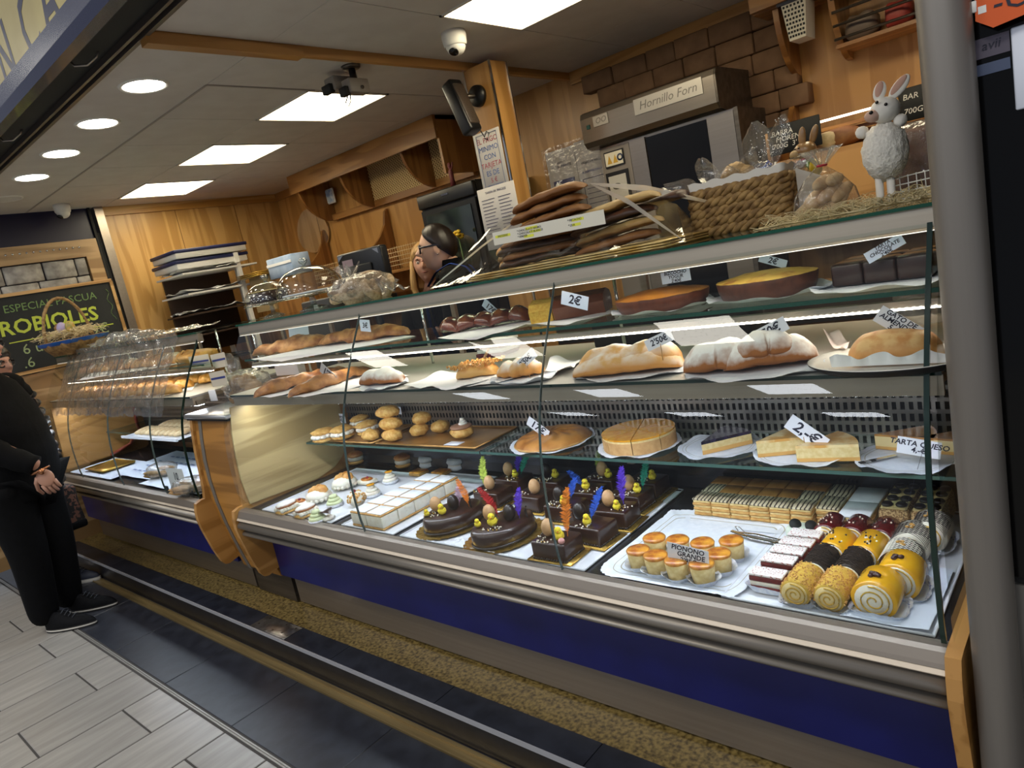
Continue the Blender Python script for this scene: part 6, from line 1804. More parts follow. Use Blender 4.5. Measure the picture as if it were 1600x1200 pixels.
MB().tube([(-3.09, 3.16, 2.075), (-3.06, 3.15, 2.09), (-3.05, 3.15, 2.12)], .005, 6).build('arm', MATS['wine_cloth'], t)
mb = MB(); rs = random.Random(6)
p = at(716, 368, y=3.0)
t = thing('yellow_flowers', 'small bunch of yellow flowers behind the seller', 'flowers', (p.x, 3.0, 1.021))
for k in range(9): MB().blob((p.x + rs.uniform(-.03, .03), 3.0 + rs.uniform(-.02, .02), p.z + rs.uniform(-.035, .035)), (.014, .014, .012), amp=.3, sub=2, seed=k).build('flower', mat('yellow_flower', '#d9b126', .6), t)
MB().tube([(p.x, 3.02, 1.05), (p.x, 3.0, p.z)], .004, 6).build('stem', mat('stem_green', '#45602c', .6), t)
MB().lathe([(0, 0), (.035, 0), (.04, .10), (.03, .16), (.034, .17)], (p.x, 3.02, 1.021), 20).build('vase', WHITE, t)

# oven with hood
t = thing('bakery_oven', 'steel bakery oven with rounded extractor hood and dark glass door', 'oven', (-1.7, 3.45, .11))
S2 = mat('oven_steel', '#958b80', .28, .9, '#9a9085', (1, 90, 90))
hood = [(3.62, 1.965), (3.26, 1.955), (3.215, 1.965), (3.195, 1.99), (3.195, 2.11), (3.205, 2.135), (3.23, 2.145), (3.62, 2.15)]
MB().prism(hood, 'x', -2.125, -1.385).build('hood', S2, t)
MB().prism(hood, 'x', -1.384, -1.375).build('hood_end', STEELD, t)
LETT = mat('grey_letters', '#77736d', .4, .3)
PL = mat('steel_plate', '#bdb7ae', .35, .6)


def plate(x0, x1, z0, z1, s_, nm, size):
    MB().b2((x0, 3.190, z0), (x1, 3.1945, z1)).build(nm, PL, t)
    text(s_, size, LETT, t, frame_m(((x0 + x1) / 2, 3.1895, (z0 + z1) / 2), (1, 0, 0), (0, 0, 1)), shear=.25)


plate(-1.80, -1.44, 2.045, 2.118, 'Hornillo Forn', 'name_plate', .055); plate(-2.045, -1.955, 2.055, 2.105, 'OO', 'name_plate', .04)
MB().b2((-2.09, 3.190, 2.055), (-2.07, 3.194, 2.075)).build('badge', mat('teal_badge', '#17403c', .4), t)
MB().b2((-2.085, 3.27, .111), (-1.325, 3.63, 1.955)).build('oven_body', S2, t)
MB().b2((-1.80, 3.255, 1.05), (-1.475, 3.268, 1.94)).build('door_glass', mat('oven_glass', '#060505', .12, 0, '#0e0b09', 4, spec=.35), t)
MB().b2((-2.075, 3.255, 1.05), (-1.90, 3.268, 1.945)).build('control_panel', mat('panel_grey', '#8b8279', .4, .4), t)
MB().b2((-1.895, 3.25, 1.05), (-1.805, 3.27, 1.945)).build('door_frame', S2, t); MB().b2((-1.47, 3.25, 1.05), (-1.34, 3.27, 1.945)).build('door_frame', S2, t)
MB().b2((-1.338, 3.25, 1.05), (-1.318, 3.66, 1.955)).build('side_strip', STEELD, t)
MB().b2((-2.052, 3.248, 1.845), (-1.935, 3.2545, 1.925)).build('display_bezel', BLACK, t)
MB().b2((-2.046, 3.2455, 1.852), (-1.941, 3.248, 1.918)).build('display', mat('warning_label', '#d9d2be', .5), t)
mb = MB()
for k in range(2): mb.add([(-2.035 + k * .035, 3.2445, 1.862), (-2.005 + k * .035, 3.2445, 1.862), (-2.02 + k * .035, 3.2445, 1.905)], [(0, 1, 2)])
mb.build('warning_triangle', mat('triangle_yellow', '#c49a34', .5), t)
MB().lathe([(.010, -.001), (.018, -.001), (.018, .001), (.010, .001)], (0, 0, 0), 20, M=T(-1.955, 3.244, 1.885) @ RX(PI / 2)).build('round_symbol', mat('symbol_blue', '#26304e', .5), t)
MB().b2((-2.06, 3.248, 1.48), (-1.925, 3.2545, 1.82)).build('keypad_bezel', BLACK, t)
MB().b2((-2.045, 3.2455, 1.49), (-1.94, 3.248, 1.80)).build('keypad', mat('keypad_grey', '#b9b5ac', .5), t)
for k in range(4): MB().lathe([(0, -.001), (.026, -.001), (.026, .002), (0, .002)], (0, 0, 0), 20, M=T(-2.0, 3.245, 1.745 - .07 * k) @ RX(PI / 2) @ Matrix.Diagonal((1, .6, 1, 1))).build('button', mat('button_grey', '#4d4a48', .5), t)
# stones of the oven surround, fixed to the rear wall
OST = mat('oven_stone', '#6b4f38', .8, 0, '#7d5f45', 12, bump=.004, rnd=.12)
wb = bpy.data.objects['wall_back']
rs = random.Random(12)
for row in range(7):
    z0 = 2.315 - row * .098
    x = -2.33 + (row % 2) * .09 + (0 if row < 2 else 0)
    while x < -1.16 - (.0 if row > 1 else .12):
        w = rs.uniform(.17, .24)
        x1 = min(x + w, -1.15 + .05 * math.sin(row * 2.1))
        if x1 - x > .06 and not (row > 2 and x1 < -1.42):
            MB().rbox(((x + x1) / 2, 3.63 - .012, z0 + .046), (x1 - x - .004, .06 + rs.uniform(0, .03), .094), .005, 1, jit=.003, seed=row + x).build('stone', OST, wb)
        x = x1 if x1 > x else 9
# notices in plastic sleeves left of the oven
t = thing('notice_sheets', 'printed complaint notices in clear plastic sleeves left of the oven', 'notice', (-2.47, 3.64, 1.9))
SH = mat('notice_paper', '#c9c4c0', .6); NP = mat('notice_print', '#55506a', .6)
MB().b2((-2.72, 3.640, 1.55), (-2.50, 3.644, 2.075)).build('sheet', SH, t); MB().b2((-2.495, 3.638, 1.55), (-2.20, 3.642, 2.085)).build('sheet', SH, t)


def wtext(s_, size, m, x, z, y=3.636, **k): text(s_, size, m, t, frame_m((x, y, z), (1, 0, 0), (0, 0, 1)), **k)


wtext('HOJAS DE RECLAMACION', .020, NP, -2.345, 1.955); wtext('A DISPOSICION DEL PUBLICO', .018, mat('notice_blue_ink', '#3b3f9a', .6), -2.345, 1.90)
wtext('AVISO\nNO SE PERMITE', .022, NP, -2.61, 1.985)
MB().b2((-2.69, 3.637, 1.87), (-2.53, 3.6395, 1.895)).build('printed_bar', mat('bar_violet', '#4a4a78', .5), t)
mb = MB()
for q in ((-2.47, -2.22, 1.86), (-2.47, -2.22, 1.60)): mb.b2((q[0], 3.636, q[2]), (q[1], 3.6375, q[2] + .004))
for q in (-2.47, -2.224): mb.b2((q, 3.636, 1.60), (q + .004, 3.6375, 1.864))
for k in range(6): mb.b2((-2.45, 3.636, 1.80 - k * .03), (-2.25 - .02 * (k % 3), 3.6375, 1.804 - k * .03))
mb.build('printed_lines', NP, t)
mb = MB(); mb.grid(lambda u, v: (-2.74 + .56 * u, 3.628 + .004 * math.sin(u * 40 + v * 9), 1.54 + .56 * v), 40, 12); mb.build('plastic_sleeve', sheet_glass('sleeve', '#f2f0ee', .07, .06, .006, 30, 1.2, .04), t)
p = at(835, 292, y=3.3)
t = thing('white_switch_box', 'grey metal box with a white plug on the wall behind the pillar', 'box', (p.x, 3.5, 1.7))
MB().rbox((p.x + .0, 3.56, 1.66), (.13, .15, .34), .006, 1).build('box_body', mat('box_grey', '#a8a49c', .5), t); MB().rbox((p.x + .03, 3.50, 1.845), (.035, .03, .04), .008, 2).build('plug', WHITE, t)
# signs on the pillar
t = thing('payment_notice', 'white framed notice in red and blue hanging on the wooden pillar: minimum card payment', 'notice', (-2.385, 2.745, 1.98))
MB().rbox((-2.385, 2.741, 1.984), (.178, .006, .285), .002, 1).build('sheet', SH, t)
for z, s_, c, sz in ((2.083, 'EL PAGO', '#b8525e', .036), (2.043, 'MINIMO', '#4a6aa8', .036), (2.003, 'CON', '#4a6aa8', .036), (1.963, 'TARJETA', '#b8525e', .036), (1.923, 'ES DE', '#4a6aa8', .036), (1.888, '5 €', '#b8525e', .032), (1.866, 'rogamos su comprension', '#4a6aa8', .011), (1.850, 'muchas gracias', '#b8525e', .011)):
    text(s_, sz, mat('print_' + c[1:], c, .6), t, frame_m((-2.385, 2.7375, z), (1, 0, 0), (0, 0, 1)))
mb = MB(); I = mat('frame_line', '#8a90a8', .6)
for a, b in (((-2.455, 1.855 - .012), (-2.315, 1.858 - .012)), ((-2.455, 2.112), (-2.315, 2.115)), ((-2.455, 1.843), (-2.452, 2.115)), ((-2.318, 1.843), (-2.315, 2.115))): mb.b2((a[0], 2.7365, a[1]), (b[0], 2.738, b[1]))
mb.build('frame_line', I, t)
t = thing('price_list', 'white printed price list below the payment notice on the pillar', 'notice', (-2.385, 2.738, 1.74))
MB().rbox((-2.385, 2.730, 1.705), (.255, .005, .31), .002, 1).build('sheet', SH, t)
text('TARIFA DE PRECIOS', .016, NP, t, frame_m((-2.385, 2.7268, 1.835), (1, 0, 0), (0, 0, 1)))
mb = MB()
for k in range(11):
    mb.b2((-2.49, 2.7262, 1.80 - k * .017), (-2.40 - .01 * (k % 3), 2.7275, 1.803 - k * .017)); mb.b2((-2.375, 2.7262, 1.80 - k * .017), (-2.29 - .012 * (k % 2), 2.7275, 1.803 - k * .017))
mb.build('printed_lines', NP, t)['kind'] = 'stuff'
# loudspeaker on the pillar, cable
t = thing('loudspeaker', 'black loudspeaker tilted down on a bracket at the wooden pillar', 'loudspeaker', (-2.49, 2.66, 2.28))
a, b = at(705, 132, y=2.62), at(738, 205, y=2.62)
dv = (b - a).normalized(); M = frame_m((a + b) / 2, dv.cross(Vector((0, -1, 0))), dv)
MB().rbox((0, 0, 0), (.072, (b - a).length + .02, .085), .014, 3, M=M).build('cabinet', BLACK, t)
MB().rbox((-.032, 0, .0), (.02, (b - a).length - .04, .07), .006, 2, M=M).build('grille', mat('grille_brown', '#3b3028', .45, 0, '#4c4036', 200, bump=.001), t)
p = at(745, 150, y=2.735)
MB().lathe([(0, 0), (.052, 0), (.050, .02), (0, .024)], (0, 0, 0), 24, M=T(p.x, 2.748, p.z) @ RX(PI / 2)).build('wall_mount', BLACK, t)
MB().tube([(p.x, 2.74, p.z), (p.x - .05, 2.69, p.z + .01), (p.x - .10, 2.64, p.z + .0)], .012, 8).build('bracket_arm', STEELD, t)
MB().tube([tuple(at(q[0], q[1], y=2.70)) for q in ((720, 145), (712, 150), (745, 195), (752, 206), (757, 214), (760, 205), (764, 208), (762, 218), (757, 216))], .0028, 6).build('cable', MATTB, t)
# twin spotlights under the ceiling
t = thing('ceiling_spotlights', 'pair of grey box spotlights on a short black ceiling stem', 'spotlight', (-2.60, 2.168, ZC))
MB().lathe([(0, 0), (.045, 0), (.040, -.012), (0, -.014)], (-2.60, 2.168, ZC), 24).build('ceiling_plate', STEELD, t)
MB().tube([(-2.60, 2.168, ZC - .01), (-2.595, 2.165, ZC - .10)], .016, 10).build('stem', BLACK, t)
for k, (px, py) in enumerate(((533, 133), (559, 136))):
    p = at(px, py, y=2.16)
    MB().rbox((p.x, 2.15, p.z), (.075 if k == 0 else .06, .11, .062), .006, 2).build('lamp_box', mat('lamp_box_grey', '#8d867e', .45), t)
    MB().rbox((p.x - .01, 2.09, p.z - .02), (.065 if k == 0 else .05, .03, .04), .006, 2).build('lamp_front', MATTB, t)
MB().tube([(-2.65, 2.14, ZC - .11), (-2.58, 2.15, ZC - .10), (-2.54, 2.16, ZC - .11)], .008, 8).build('crossbar', STEELD, t)
MB().tube([(-2.60, 2.12, ZC - .12), (-2.61, 2.10, ZC - .16), (-2.595, 2.10, ZC - .18), (-2.585, 2.11, ZC - .16), (-2.59, 2.12, ZC - .125)], .003, 6).build('cable', MATTB, t)


def dome_cam(x, y, label):
    t = thing('security_camera', label, 'camera', (x, y, ZC), 'white dome cameras')
    MB().lathe([(0, 0), (.052, 0), (.054, -.018), (.050, -.05), (.046, -.058)], (x, y, ZC), 28).build('housing', WHITE, t)
    MB().blob((x, y, ZC - .055), (.043, .043, .042), sub=3).build('eyeball', WHITE, t)
    MB().lathe([(0, .0), (.018, .0), (.021, -.006), (0, -.008)], (0, 0, 0), 20, M=T(x + .012, y - .030, ZC - .083) @ RX(-.6) @ RY(-.2)).build('lens', EYE, t)


dome_cam(-2.13, 2.365, 'white dome camera on the ceiling near the lit panel right of the beam')
dome_cam(-5.58, 1.81, 'white dome camera on the ceiling above the blue end panel')

# right part of the rear wall: wooden shelf, baskets, slats, slate price boards
t = thing('wall_shelf', 'wooden wall shelf with curved brackets and metal rails, upper right', 'shelf', (-.8, 3.5, 2.1))
MB().b2((-1.25, 3.36, 2.335), (1.2, 3.395, 2.44)).build('front_board', WOODDX, t); MB().b2((-1.25, 3.395, 2.33), (1.2, 3.64, 2.35)).build('shelf_board', WOODDX, t)
for xx in (-1.16, -.93):
    out = [(3.40, 2.335)] + [(3.64 - .22 * math.cos(a), 2.335 - .28 * math.sin(a)) for a in [PI / 2 * i / 8 for i in range(9)]] + [(3.645, 2.335)]
    MB().prism(out, 'x', xx - .0125, xx + .0125).build('bracket', WOODD, t)
for k in range(4): MB().tube([(-.93, 3.42, 2.12 + k * .055), (1.1, 3.42, 2.12 + k * .055)], .006, 8).build('rail', STEELD, t)
MB().b2((-.93, 3.43, 2.085), (1.1, 3.64, 2.10)).build('rack_floor', WOODDX, t)
t = thing('plastic_basket', 'white perforated plastic basket hanging under the wooden wall shelf', 'basket', (-1.07, 3.45, 2.18))
wm = mat('basket_white', '#cfc8b8', .5)
MB().prism([(-1.12, 2.325), (-1.015, 2.325), (-1.03, 2.17), (-1.10, 2.17)], 'y', 3.38, 3.50).build('basket_body', wm, t)
mb = MB()
for r in range(8):
    for c_ in range(6):
        f = r / 8
        x0 = -1.117 + .017 * f; x1 = -1.018 - .011 * f
        mb.box((x0 + (x1 - x0) * (c_ + .5 + .25 * (r % 2)) / 6.4, 3.3795, 2.312 - r * .018), (.0085, .002, .0095))
mb.build('hole', MATTB, t)['kind'] = 'stuff'
MB().b2((-1.135, 3.37, 2.322), (-1.005, 3.51, 2.334)).build('dark_rim', NAVY, t)
for k, (x, w, c, lb) in enumerate(((-.84, .12, '#6b5a4c', 'brown bag lying on the wall rack, left one'), (-.70, .10, '#9a3a30', 'red and black packet on the wall rack'), (-.55, .12, '#55504a', 'grey packet on the wall rack by the metal post'))):
    o = MB().rbox((x, 3.53, 2.155), (w, .14, .10), .03, 3, jit=.012, sub=1, seed=k).build('packet', mat('packet_' + str(k), c, .5)); tag(o, lb, 'packet')
t = thing('bread_rack', 'slatted wooden bread rack under the plain wood panel, right of the oven', 'rack', (-.6, 3.5, 1.7))
for k in range(5): MB().b2((-1.16, 3.40 + k * .045, 1.76 - k * .018), (1.1, 3.425 + k * .045, 1.775 - k * .018)).build('slat', WOODDX, t)
MB().b2((-1.18, 3.26, 1.30), (1.1, 3.285, 1.672)).build('front_board', WOOD_X, t); MB().b2((-1.18, 3.285, 1.655), (1.1, 3.64, 1.670)).build('rack_floor', WOODDX, t)
out = [(3.64, 2.05), (3.60, 1.95), (3.54, 1.87), (3.44, 1.80), (3.30, 1.765), (3.27, 1.75), (3.27, 1.30), (3.64, 1.30)]
MB().prism(out, 'x', -1.205, -1.18).build('side_board', WOODD, t)
MB().b2((-1.17, 3.32, 1.795), (1.1, 3.34, 1.803)).build('lamp_strip', lamp('shelf_lamp', '#ffe9d2', 5), t)
for k, (x, z, s_, lb) in enumerate(((-1.085, 1.762, "BARRA\n  MORENA\n700G  3'", 'black slate board BARRA MORENA beside the rabbit figurine'), (-.565, 1.768, 'BAR\n\n700G', 'black slate board half hidden by the metal post'))):
    t = thing('slate_board', lb, 'price board', (x, 3.24, 1.70), 'black slate price boards')
    MB().rbox((x, 3.245, z), (.225, .008, .125), .003, 1).build('slate', MATTB, t)
    text(s_, .030, mat('chalk', '#d8d4cc', .8), t, frame_m((x - .095, 3.2405, z), (1, 0, 0), (0, 0, 1)), shear=.15, align='LEFT', lsp=.9)
    MB().rbox((x - .115, 3.25, z - .03), (.012, .03, .14), .002, 1).build('wood_holder', WOOD_Z, t)
p = at(1303, 205, y=3.34)
t = thing('cut_bread', 'cut crusty bread with pale crumb lying on the bread rack', 'bread', (p.x, 3.34, 1.671))
MB().blob((p.x + .02, 3.36, 1.715), (.085, .06, .046), amp=.12, sub=3).build('crust', mat('dark_crust', '#6e4527', .7, 0, '#8d6238', 20), t)
MB().blob((p.x - .025, 3.315, 1.715), (.05, .018, .036), amp=.08, sub=3).build('crumb', mat('bread_crumb', '#cbb892', .8, 0, '#ae9a72', 40), t)

# till, trays and rack at the left end behind the case
t = thing('service_table', 'narrow work ledge behind the display case carrying the till', 'table', (-3.3, 2.3, .11))
MB().b2((-5.1, 2.06, 1.0), (-2.3, 2.30, 1.03)).build('table_top', mat('ledge', '#3b3733', .4), t)
for xx in (-5.05, -4.2, -3.3, -2.35): MB().b2((xx - .02, 2.26, .11), (xx + .02, 2.30, 1.0)).build('leg', STEELD, t)
t = thing('till_screen', 'black till screen seen from behind, left of the seller', 'till', (-2.93, 2.25, 1.031))
tl, tr, bl = at(530, 397, y=2.25), at(597, 380, y=2.25), at(546, 462, y=2.25)
a, b = Vector(tl), Vector(tr); U = a - Vector(bl)
M = frame_m(a.lerp(b, .5) - U * .55, (b - a), U)
w = (b - a).length
MB().rbox((0, 0, 0), (w, U.length * 1.05, .05), .010, 2, M=M).build('screen_back', BLACK, t)
MB().rbox((0, -.01, .028), (w * .55, U.length * .5, .02), .008, 2, M=M).build('vent_box', MATTB, t)
for sx in (-1, 1): MB().prism([(sx * w * .46, U.length * .48), (sx * w * .34, U.length * .48), (sx * w * .46, U.length * .36)], 'z', .0255, .0275, M=M).build('corner_patch', mat('patch_grey', '#8f93a0', .5), t)
MB().b2((-w * .38, U.length * .08, .0255), (-w * .14, U.length * .36, .0275), M=M).build('sticker', mat('sticker_pink', '#a88f92', .6), t)
for k in range(3): MB().b2((-w * .2, -U.length * (.08 + .07 * k), .038), (w * .35, -U.length * (.06 + .07 * k), .0395), M=M).build('cable', STEELD, t)
MB().tube([(-2.93, 2.26, 1.06), (-2.93, 2.25, 1.55)], .02, 10).build('stand', BLACK, t); MB().rbox((-2.93, 2.24, 1.041), (.22, .18, .02), .006, 2).build('foot', BLACK, t)
t = thing('white_label_box', 'dark grey box with a small white tag behind the cake stands', 'box', (-2.95, 2.13, 1.031))
MB().rbox((-3.20, 2.12, 1.26), (.26, .10, .44), .01, 2).build('box_body', mat('box_dark', '#35332f', .5), t); MB().b2((-3.20, 2.062, 1.42), (-3.16, 2.068, 1.455)).build('tag', WHITE, t)

t = thing('tray_rack', 'white metal tray rack with dark shelves against the end wall', 'rack', (-5.30, 2.55, .11))
for (x, y) in ((-5.64, 2.78), (-5.20, 2.78), (-5.42, 2.88)): MB().b2((x - .016, y - .016, .11), (x + .016, y + .016, 1.95)).build('post', WHITE, t)
DARKSH = mat('dark_shelf', '#3a281b', .6)
for k, z in enumerate((1.38, 1.54, 1.69, 1.84)):
    MB().b2((-5.66, 2.33, z), (-5.18, 2.93, z + .012)).build('shelf_sheet', WHITE if k > 1 else DARKSH, t)
    MB().b2((-5.64, 2.36, z - .14), (-5.62, 2.90, z)).build('back_sheet', DARKSH, t)
for k, z in enumerate((1.395, 1.555, 1.705, 1.855)):
    o = paper('paper_liner', f'white crumpled paper on the tray rack, {["lowest", "second", "third", "topmost"][k]} shelf', 'paper', [(-5.62, 2.34, z), (-5.18, 2.30, z), (-5.16, 2.8, z), (-5.60, 2.8, z)], crumple=.025, seed=k)
for k in range(2):
    t = thing('blue_box', f'flat white cake box with a dark blue lid, {["lower", "upper"][k]} one on the tray rack', 'box', (-5.42, 2.60, 1.87 + k * .075), 'blue lidded boxes')
    z = 1.885 + k * .075
    MB().rbox((-5.42 + .02 * k, 2.60, z + .02), (.42, .56, .042), .004, 1).build('box_body', WHITE, t); MB().rbox((-5.42 + .02 * k, 2.60, z + .052), (.44, .58, .024), .004, 1).build('lid', mat('lid_blue', '#1c2350', .5), t)
p = at(450, 408, y=2.9)
t = thing('glove_box', 'pale blue cardboard box standing behind the cake domes', 'box', (p.x, 2.9, 1.3))
MB().rbox((p.x, 2.9, p.z - .035), (.34, .16, .15), .006, 1).build('box_body', mat('pale_blue', '#8ea6c8', .5, 0, '#b4c6e0', 8), t)
MB().b2((p.x - .17, 2.815, p.z - .02), (p.x + .17, 2.819, p.z + .0)).build('printed_band', PAPER, t)
MB().b2((p.x - .17, 2.83, .11), (p.x + .2, 2.96, p.z - .112)).build('pedestal', WOODD, t)
t = thing('gold_boards', 'gold cardboard cake boards stacked beside the pale blue box', 'boards', (p.x - .32, 2.88, 1.75))
for k in range(3): MB().rbox((p.x - .34, 2.86, p.z - .055 + k * .012), (.34, .25, .006), .002, 1).build('board', GOLDB, t)
MB().b2((p.x - .48, 2.82, p.z - .33), (p.x - .20, 2.93, p.z - .06)).build('box_under', mat('box_tan', '#a28a60', .6), t)

# blackboard on the end wall
t = thing('chalkboard', 'framed blackboard announcing ESPECIAL PASCUA ROBIOLES on the end wall', 'blackboard', (XL + .04, 1.6, 1.4))
X = XL + .05
z0, z1, y0, y1 = 1.385, 1.915, 1.12, 2.055
FR = wood('frame_pine', '#a57c48', '#c9a06a', 'y')
MB().b2((XL + .031, y0, z0), (X, y1, z1)).build('board', mat('blackboard', '#17191a', .7, 0, '#1f2223', 6), t)
for a, b in (((y0 - .02, z1 - .005), (y1 + .0, z1 + .018)), ((y0 - .02, z0 - .018), (y1 + .0, z0 + .005)), ((y1 - .018, z0), (y1 + .004, z1)), ((y0 - .02, z0), (y0 + .002, z1))): MB().b2((XL + .031, a[0], a[1]), (X + .012, b[0], b[1])).build('frame_bar', FR, t)


def chalk(s_, size, col, y, z, **k): return text(s_, size, mat('chalk_' + col[1:], col, .8), t, frame_m((X + .002, y, z), (0, 1, 0), (0, 0, 1)), align='LEFT', shear=.05, **k)


chalk('ESPECIAL PASCUA', .074, '#6f8a55', 1.325, 1.826); chalk('ROBIOLES', .140, '#b9c64a', 1.265, 1.695, bold=.003)
chalk('6 u', .10, '#9aa878', 1.36, 1.535); chalk('9€', .105, '#9aa878', 1.82, 1.575); chalk('.6', .10, '#9aa878', 1.34, 1.440); chalk('0', .10, '#9aa878', 1.94, 1.47)
MB().b2((X + .001, 1.30, 1.595), (X + .003, 1.98, 1.602)).build('chalk_line', mat('chalk_b9c64a', '#b9c64a', .8), t)
mb = MB(); mb.tube([(X + .003, 2.0 + .012 * math.sin(k * 1.1), 1.86 - k * .018) for k in range(14)], .002, 4); mb.build('chalk_squiggle', MATS['chalk_6f8a55'], t)

# ------------------------------------------------------------------ left case: its goods
bread_paper([(100, 625), (300, 610), (330, 575), (140, 585)], 'white paper under the row of golden rolls in the far case', M0, crumple=.003, seed=31)
EMP = topcoat('pale_roll', '#e0a752', '#d08b38', '#efc377', rough=.45)
k = 0
for row, yy in enumerate((1.46, 1.58, 1.70)):
    for i in range(11):
        x = -5.50 + i * .175 + row * .05
        if x > -3.75: continue
        t = thing('golden_roll', f'golden filled roll in the far case, {["front", "middle", "back"][row]} row, {ords[i]} from the left', 'pastry', (x, yy, M0), 'golden rolls in the far case')
        mb = MB(); loaf(mb, [(x - .05, yy - .03, M0 + .002), (x, yy, M0 + .004), (x + .05, yy + .03, M0 + .002)], .045, .036, seed=k, lump=.12, lk=4, amp=.15, k=18, n=12); mb.build('crust', [EMP, CRUSTG, EMP][k % 3], t); k += 1
bread_paper([(120, 596), (330, 560), (340, 545), (160, 575)], 'white paper on the upper shelf of the far case', U0, crumple=.004, seed=32)
for i in range(9):
    x = -5.45 + i * .20; t = thing('pastry_twist', f'brown twisted pastry on the upper shelf of the far case, {ords[i]} from the left', 'pastry', (x, 1.62, U0), 'twisted pastries on the far upper shelf')
    mb = MB(); loaf(mb, [(x - .07, 1.60, U0 + .002), (x, 1.64, U0 + .004), (x + .07, 1.62, U0 + .002)], .05, .042, seed=60 + i, lump=.25, lk=5, amp=.2, k=22, n=12); mb.build('crust', [CRUST, DUSTG, CRUSTG][i % 3], t)
p = at(345, 540, z=U0)
for k, (px, py, s) in enumerate(((335, 550, 1), (372, 545, 2))):
    p = at(px, py, z=U0 + .01)
    t = thing('round_loaf', ['round pale flat loaf at the right end of the far upper shelf', 'second round flat loaf by the divider on the upper shelf'][k], 'bread', (min(p.x, -3.45), 1.62, U0))
    MB().blob((min(p.x, -3.45) - .2 * (1 - k), 1.66, U0 + .026), (.13, .10, .034), amp=.15, sub=3, seed=s).build('crust', CRUSTG, t)
# bagged cookies on the divider
p = at(345, 600, z=1.08)
t = thing('biscuit_bag', 'clear bag of round biscuits with a white label on the steel cap of the divider', 'bag', (-3.17, 1.58, 1.077))
for i in range(9):
    MB().lathe([(0, 0), (.036, 0), (.040, .006), (.036, .014), (0, .016)], (0, 0, 0), 18, M=T(-3.26 + .045 * (i % 5), 1.56 + .03 * (i % 2), 1.10 + .035 * (i // 3)) @ RY(1.1 + .2 * math.sin(i)) @ RX(.4)).build('biscuit', mat('round_biscuit', '#8f6a3c', .7, 0, '#b48e58', 60), t)
mb = MB(); mb.blob((-3.17, 1.58, 1.155), (.155, .10, .075), amp=.2, freq=4, sub=4, seed=14); mb.build('bag_film', BAGF, t)
film_leaf(t, (-3.20, 1.57, 1.215), (1, .1, 0), (-.1, 0, 1), .12, .10, 31, BAGF)
MB().rbox((-3.31, 1.47, 1.135), (.075, .003, .055), .001, 1).build('label', PAPER, t)
t = thing('brown_loaf', 'dark long loaf lying behind the biscuit bag on the divider', 'bread', (-3.12, 1.72, 1.077))
mb = MB(); loaf(mb, [(-3.30, 1.72, 1.078), (-3.12, 1.74, 1.08), (-2.99, 1.73, 1.078)], .055, .05, seed=77); mb.build('crust', CRUST, t)
# lower part: tray of finger biscuits, papers, boards, bags
t = thing('biscuit_tray', 'white paper covered tray of pale finger biscuits on the inner shelf of the far case', 'tray', (-4.6, 1.74, L0))
MB().b2((-5.02, 1.57, L0), (-4.16, 1.92, L0 + .006)).build('tray_sheet', TRAYW, t)
MB().b2((-5.03, 1.565, L0 - .004), (-4.15, 1.575, L0 + .012)).build('tray_lip', TRAYW, t)
FING = mat('finger_biscuit', '#c9a777', .7, 0, '#e2cba0', 50)
k = 0
for i in range(9):
    for j in range(2):
        x, y = -4.86 + i * .076 + .02 * j, 1.66 + j * .14
        t = thing('finger_biscuit', f'pale finger biscuit, {["front", "back"][j]} row, {ords[i]} from the left on the white tray', 'biscuit', (x, y, L0 + .005), 'finger biscuits on the white tray')
        MB().blob((0, 0, 0), (.028, .066, .018), M=T(x, y, L0 + .026) @ RZ(-.25) @ RX(.12), amp=.06, sub=2, seed=i).build('biscuit', FING, t)
for k, (x0, x1, y0, y1, s) in enumerate(((-5.55, -4.75, 1.35, 1.65, 1), (-4.95, -4.1, 1.42, 1.85, 2), (-4.3, -3.5, 1.35, 1.62, 3), (-4.1, -3.42, 1.60, 1.9, 4))):
    paper('blue_paper', ['bluish printed paper at the far left of the lower deck, far case', 'printed paper sheet in the middle of the lower deck, far case', 'bluish paper at the front of the lower deck near the divider', 'dark edged paper at the back of the lower deck near the divider'][k], 'paper', [(x0, y0, D + .003 + .003 * k), (x1, y0, D + .003 + .003 * k), (x1, y1, D + .003 + .003 * k), (x0, y1, D + .003 + .003 * k)], PAPERB, crumple=.004, seed=40 + k)
mb = MB()
for k in range(26): mb.box((-4.75 + (k % 7) * .08, 1.5 + (k // 7) * .08, D + .0165), (.05, .012, .0006))
o = mb.build('printed_lines', mat('blue_print', '#6c7fae', .7)); tag(o, 'rows of blue print on the middle paper of the far case', 'print', kind='stuff')
t = thing('gold_tray', 'empty gold cardboard tray at the far left of the lower deck', 'tray', (-5.2, 1.50, D + .012))
MB().rbox((-5.2, 1.50, D + .016), (.34, .20, .006), .002, 1).build('tray_base', GOLDB, t)
mb = MB(); mb.tube([(-5.37, 1.40, D + .021), (-5.03, 1.40, D + .021), (-5.03, 1.60, D + .021), (-5.37, 1.60, D + .021)], .006, 6, closed=True); mb.build('tray_rim', GOLDB, t)
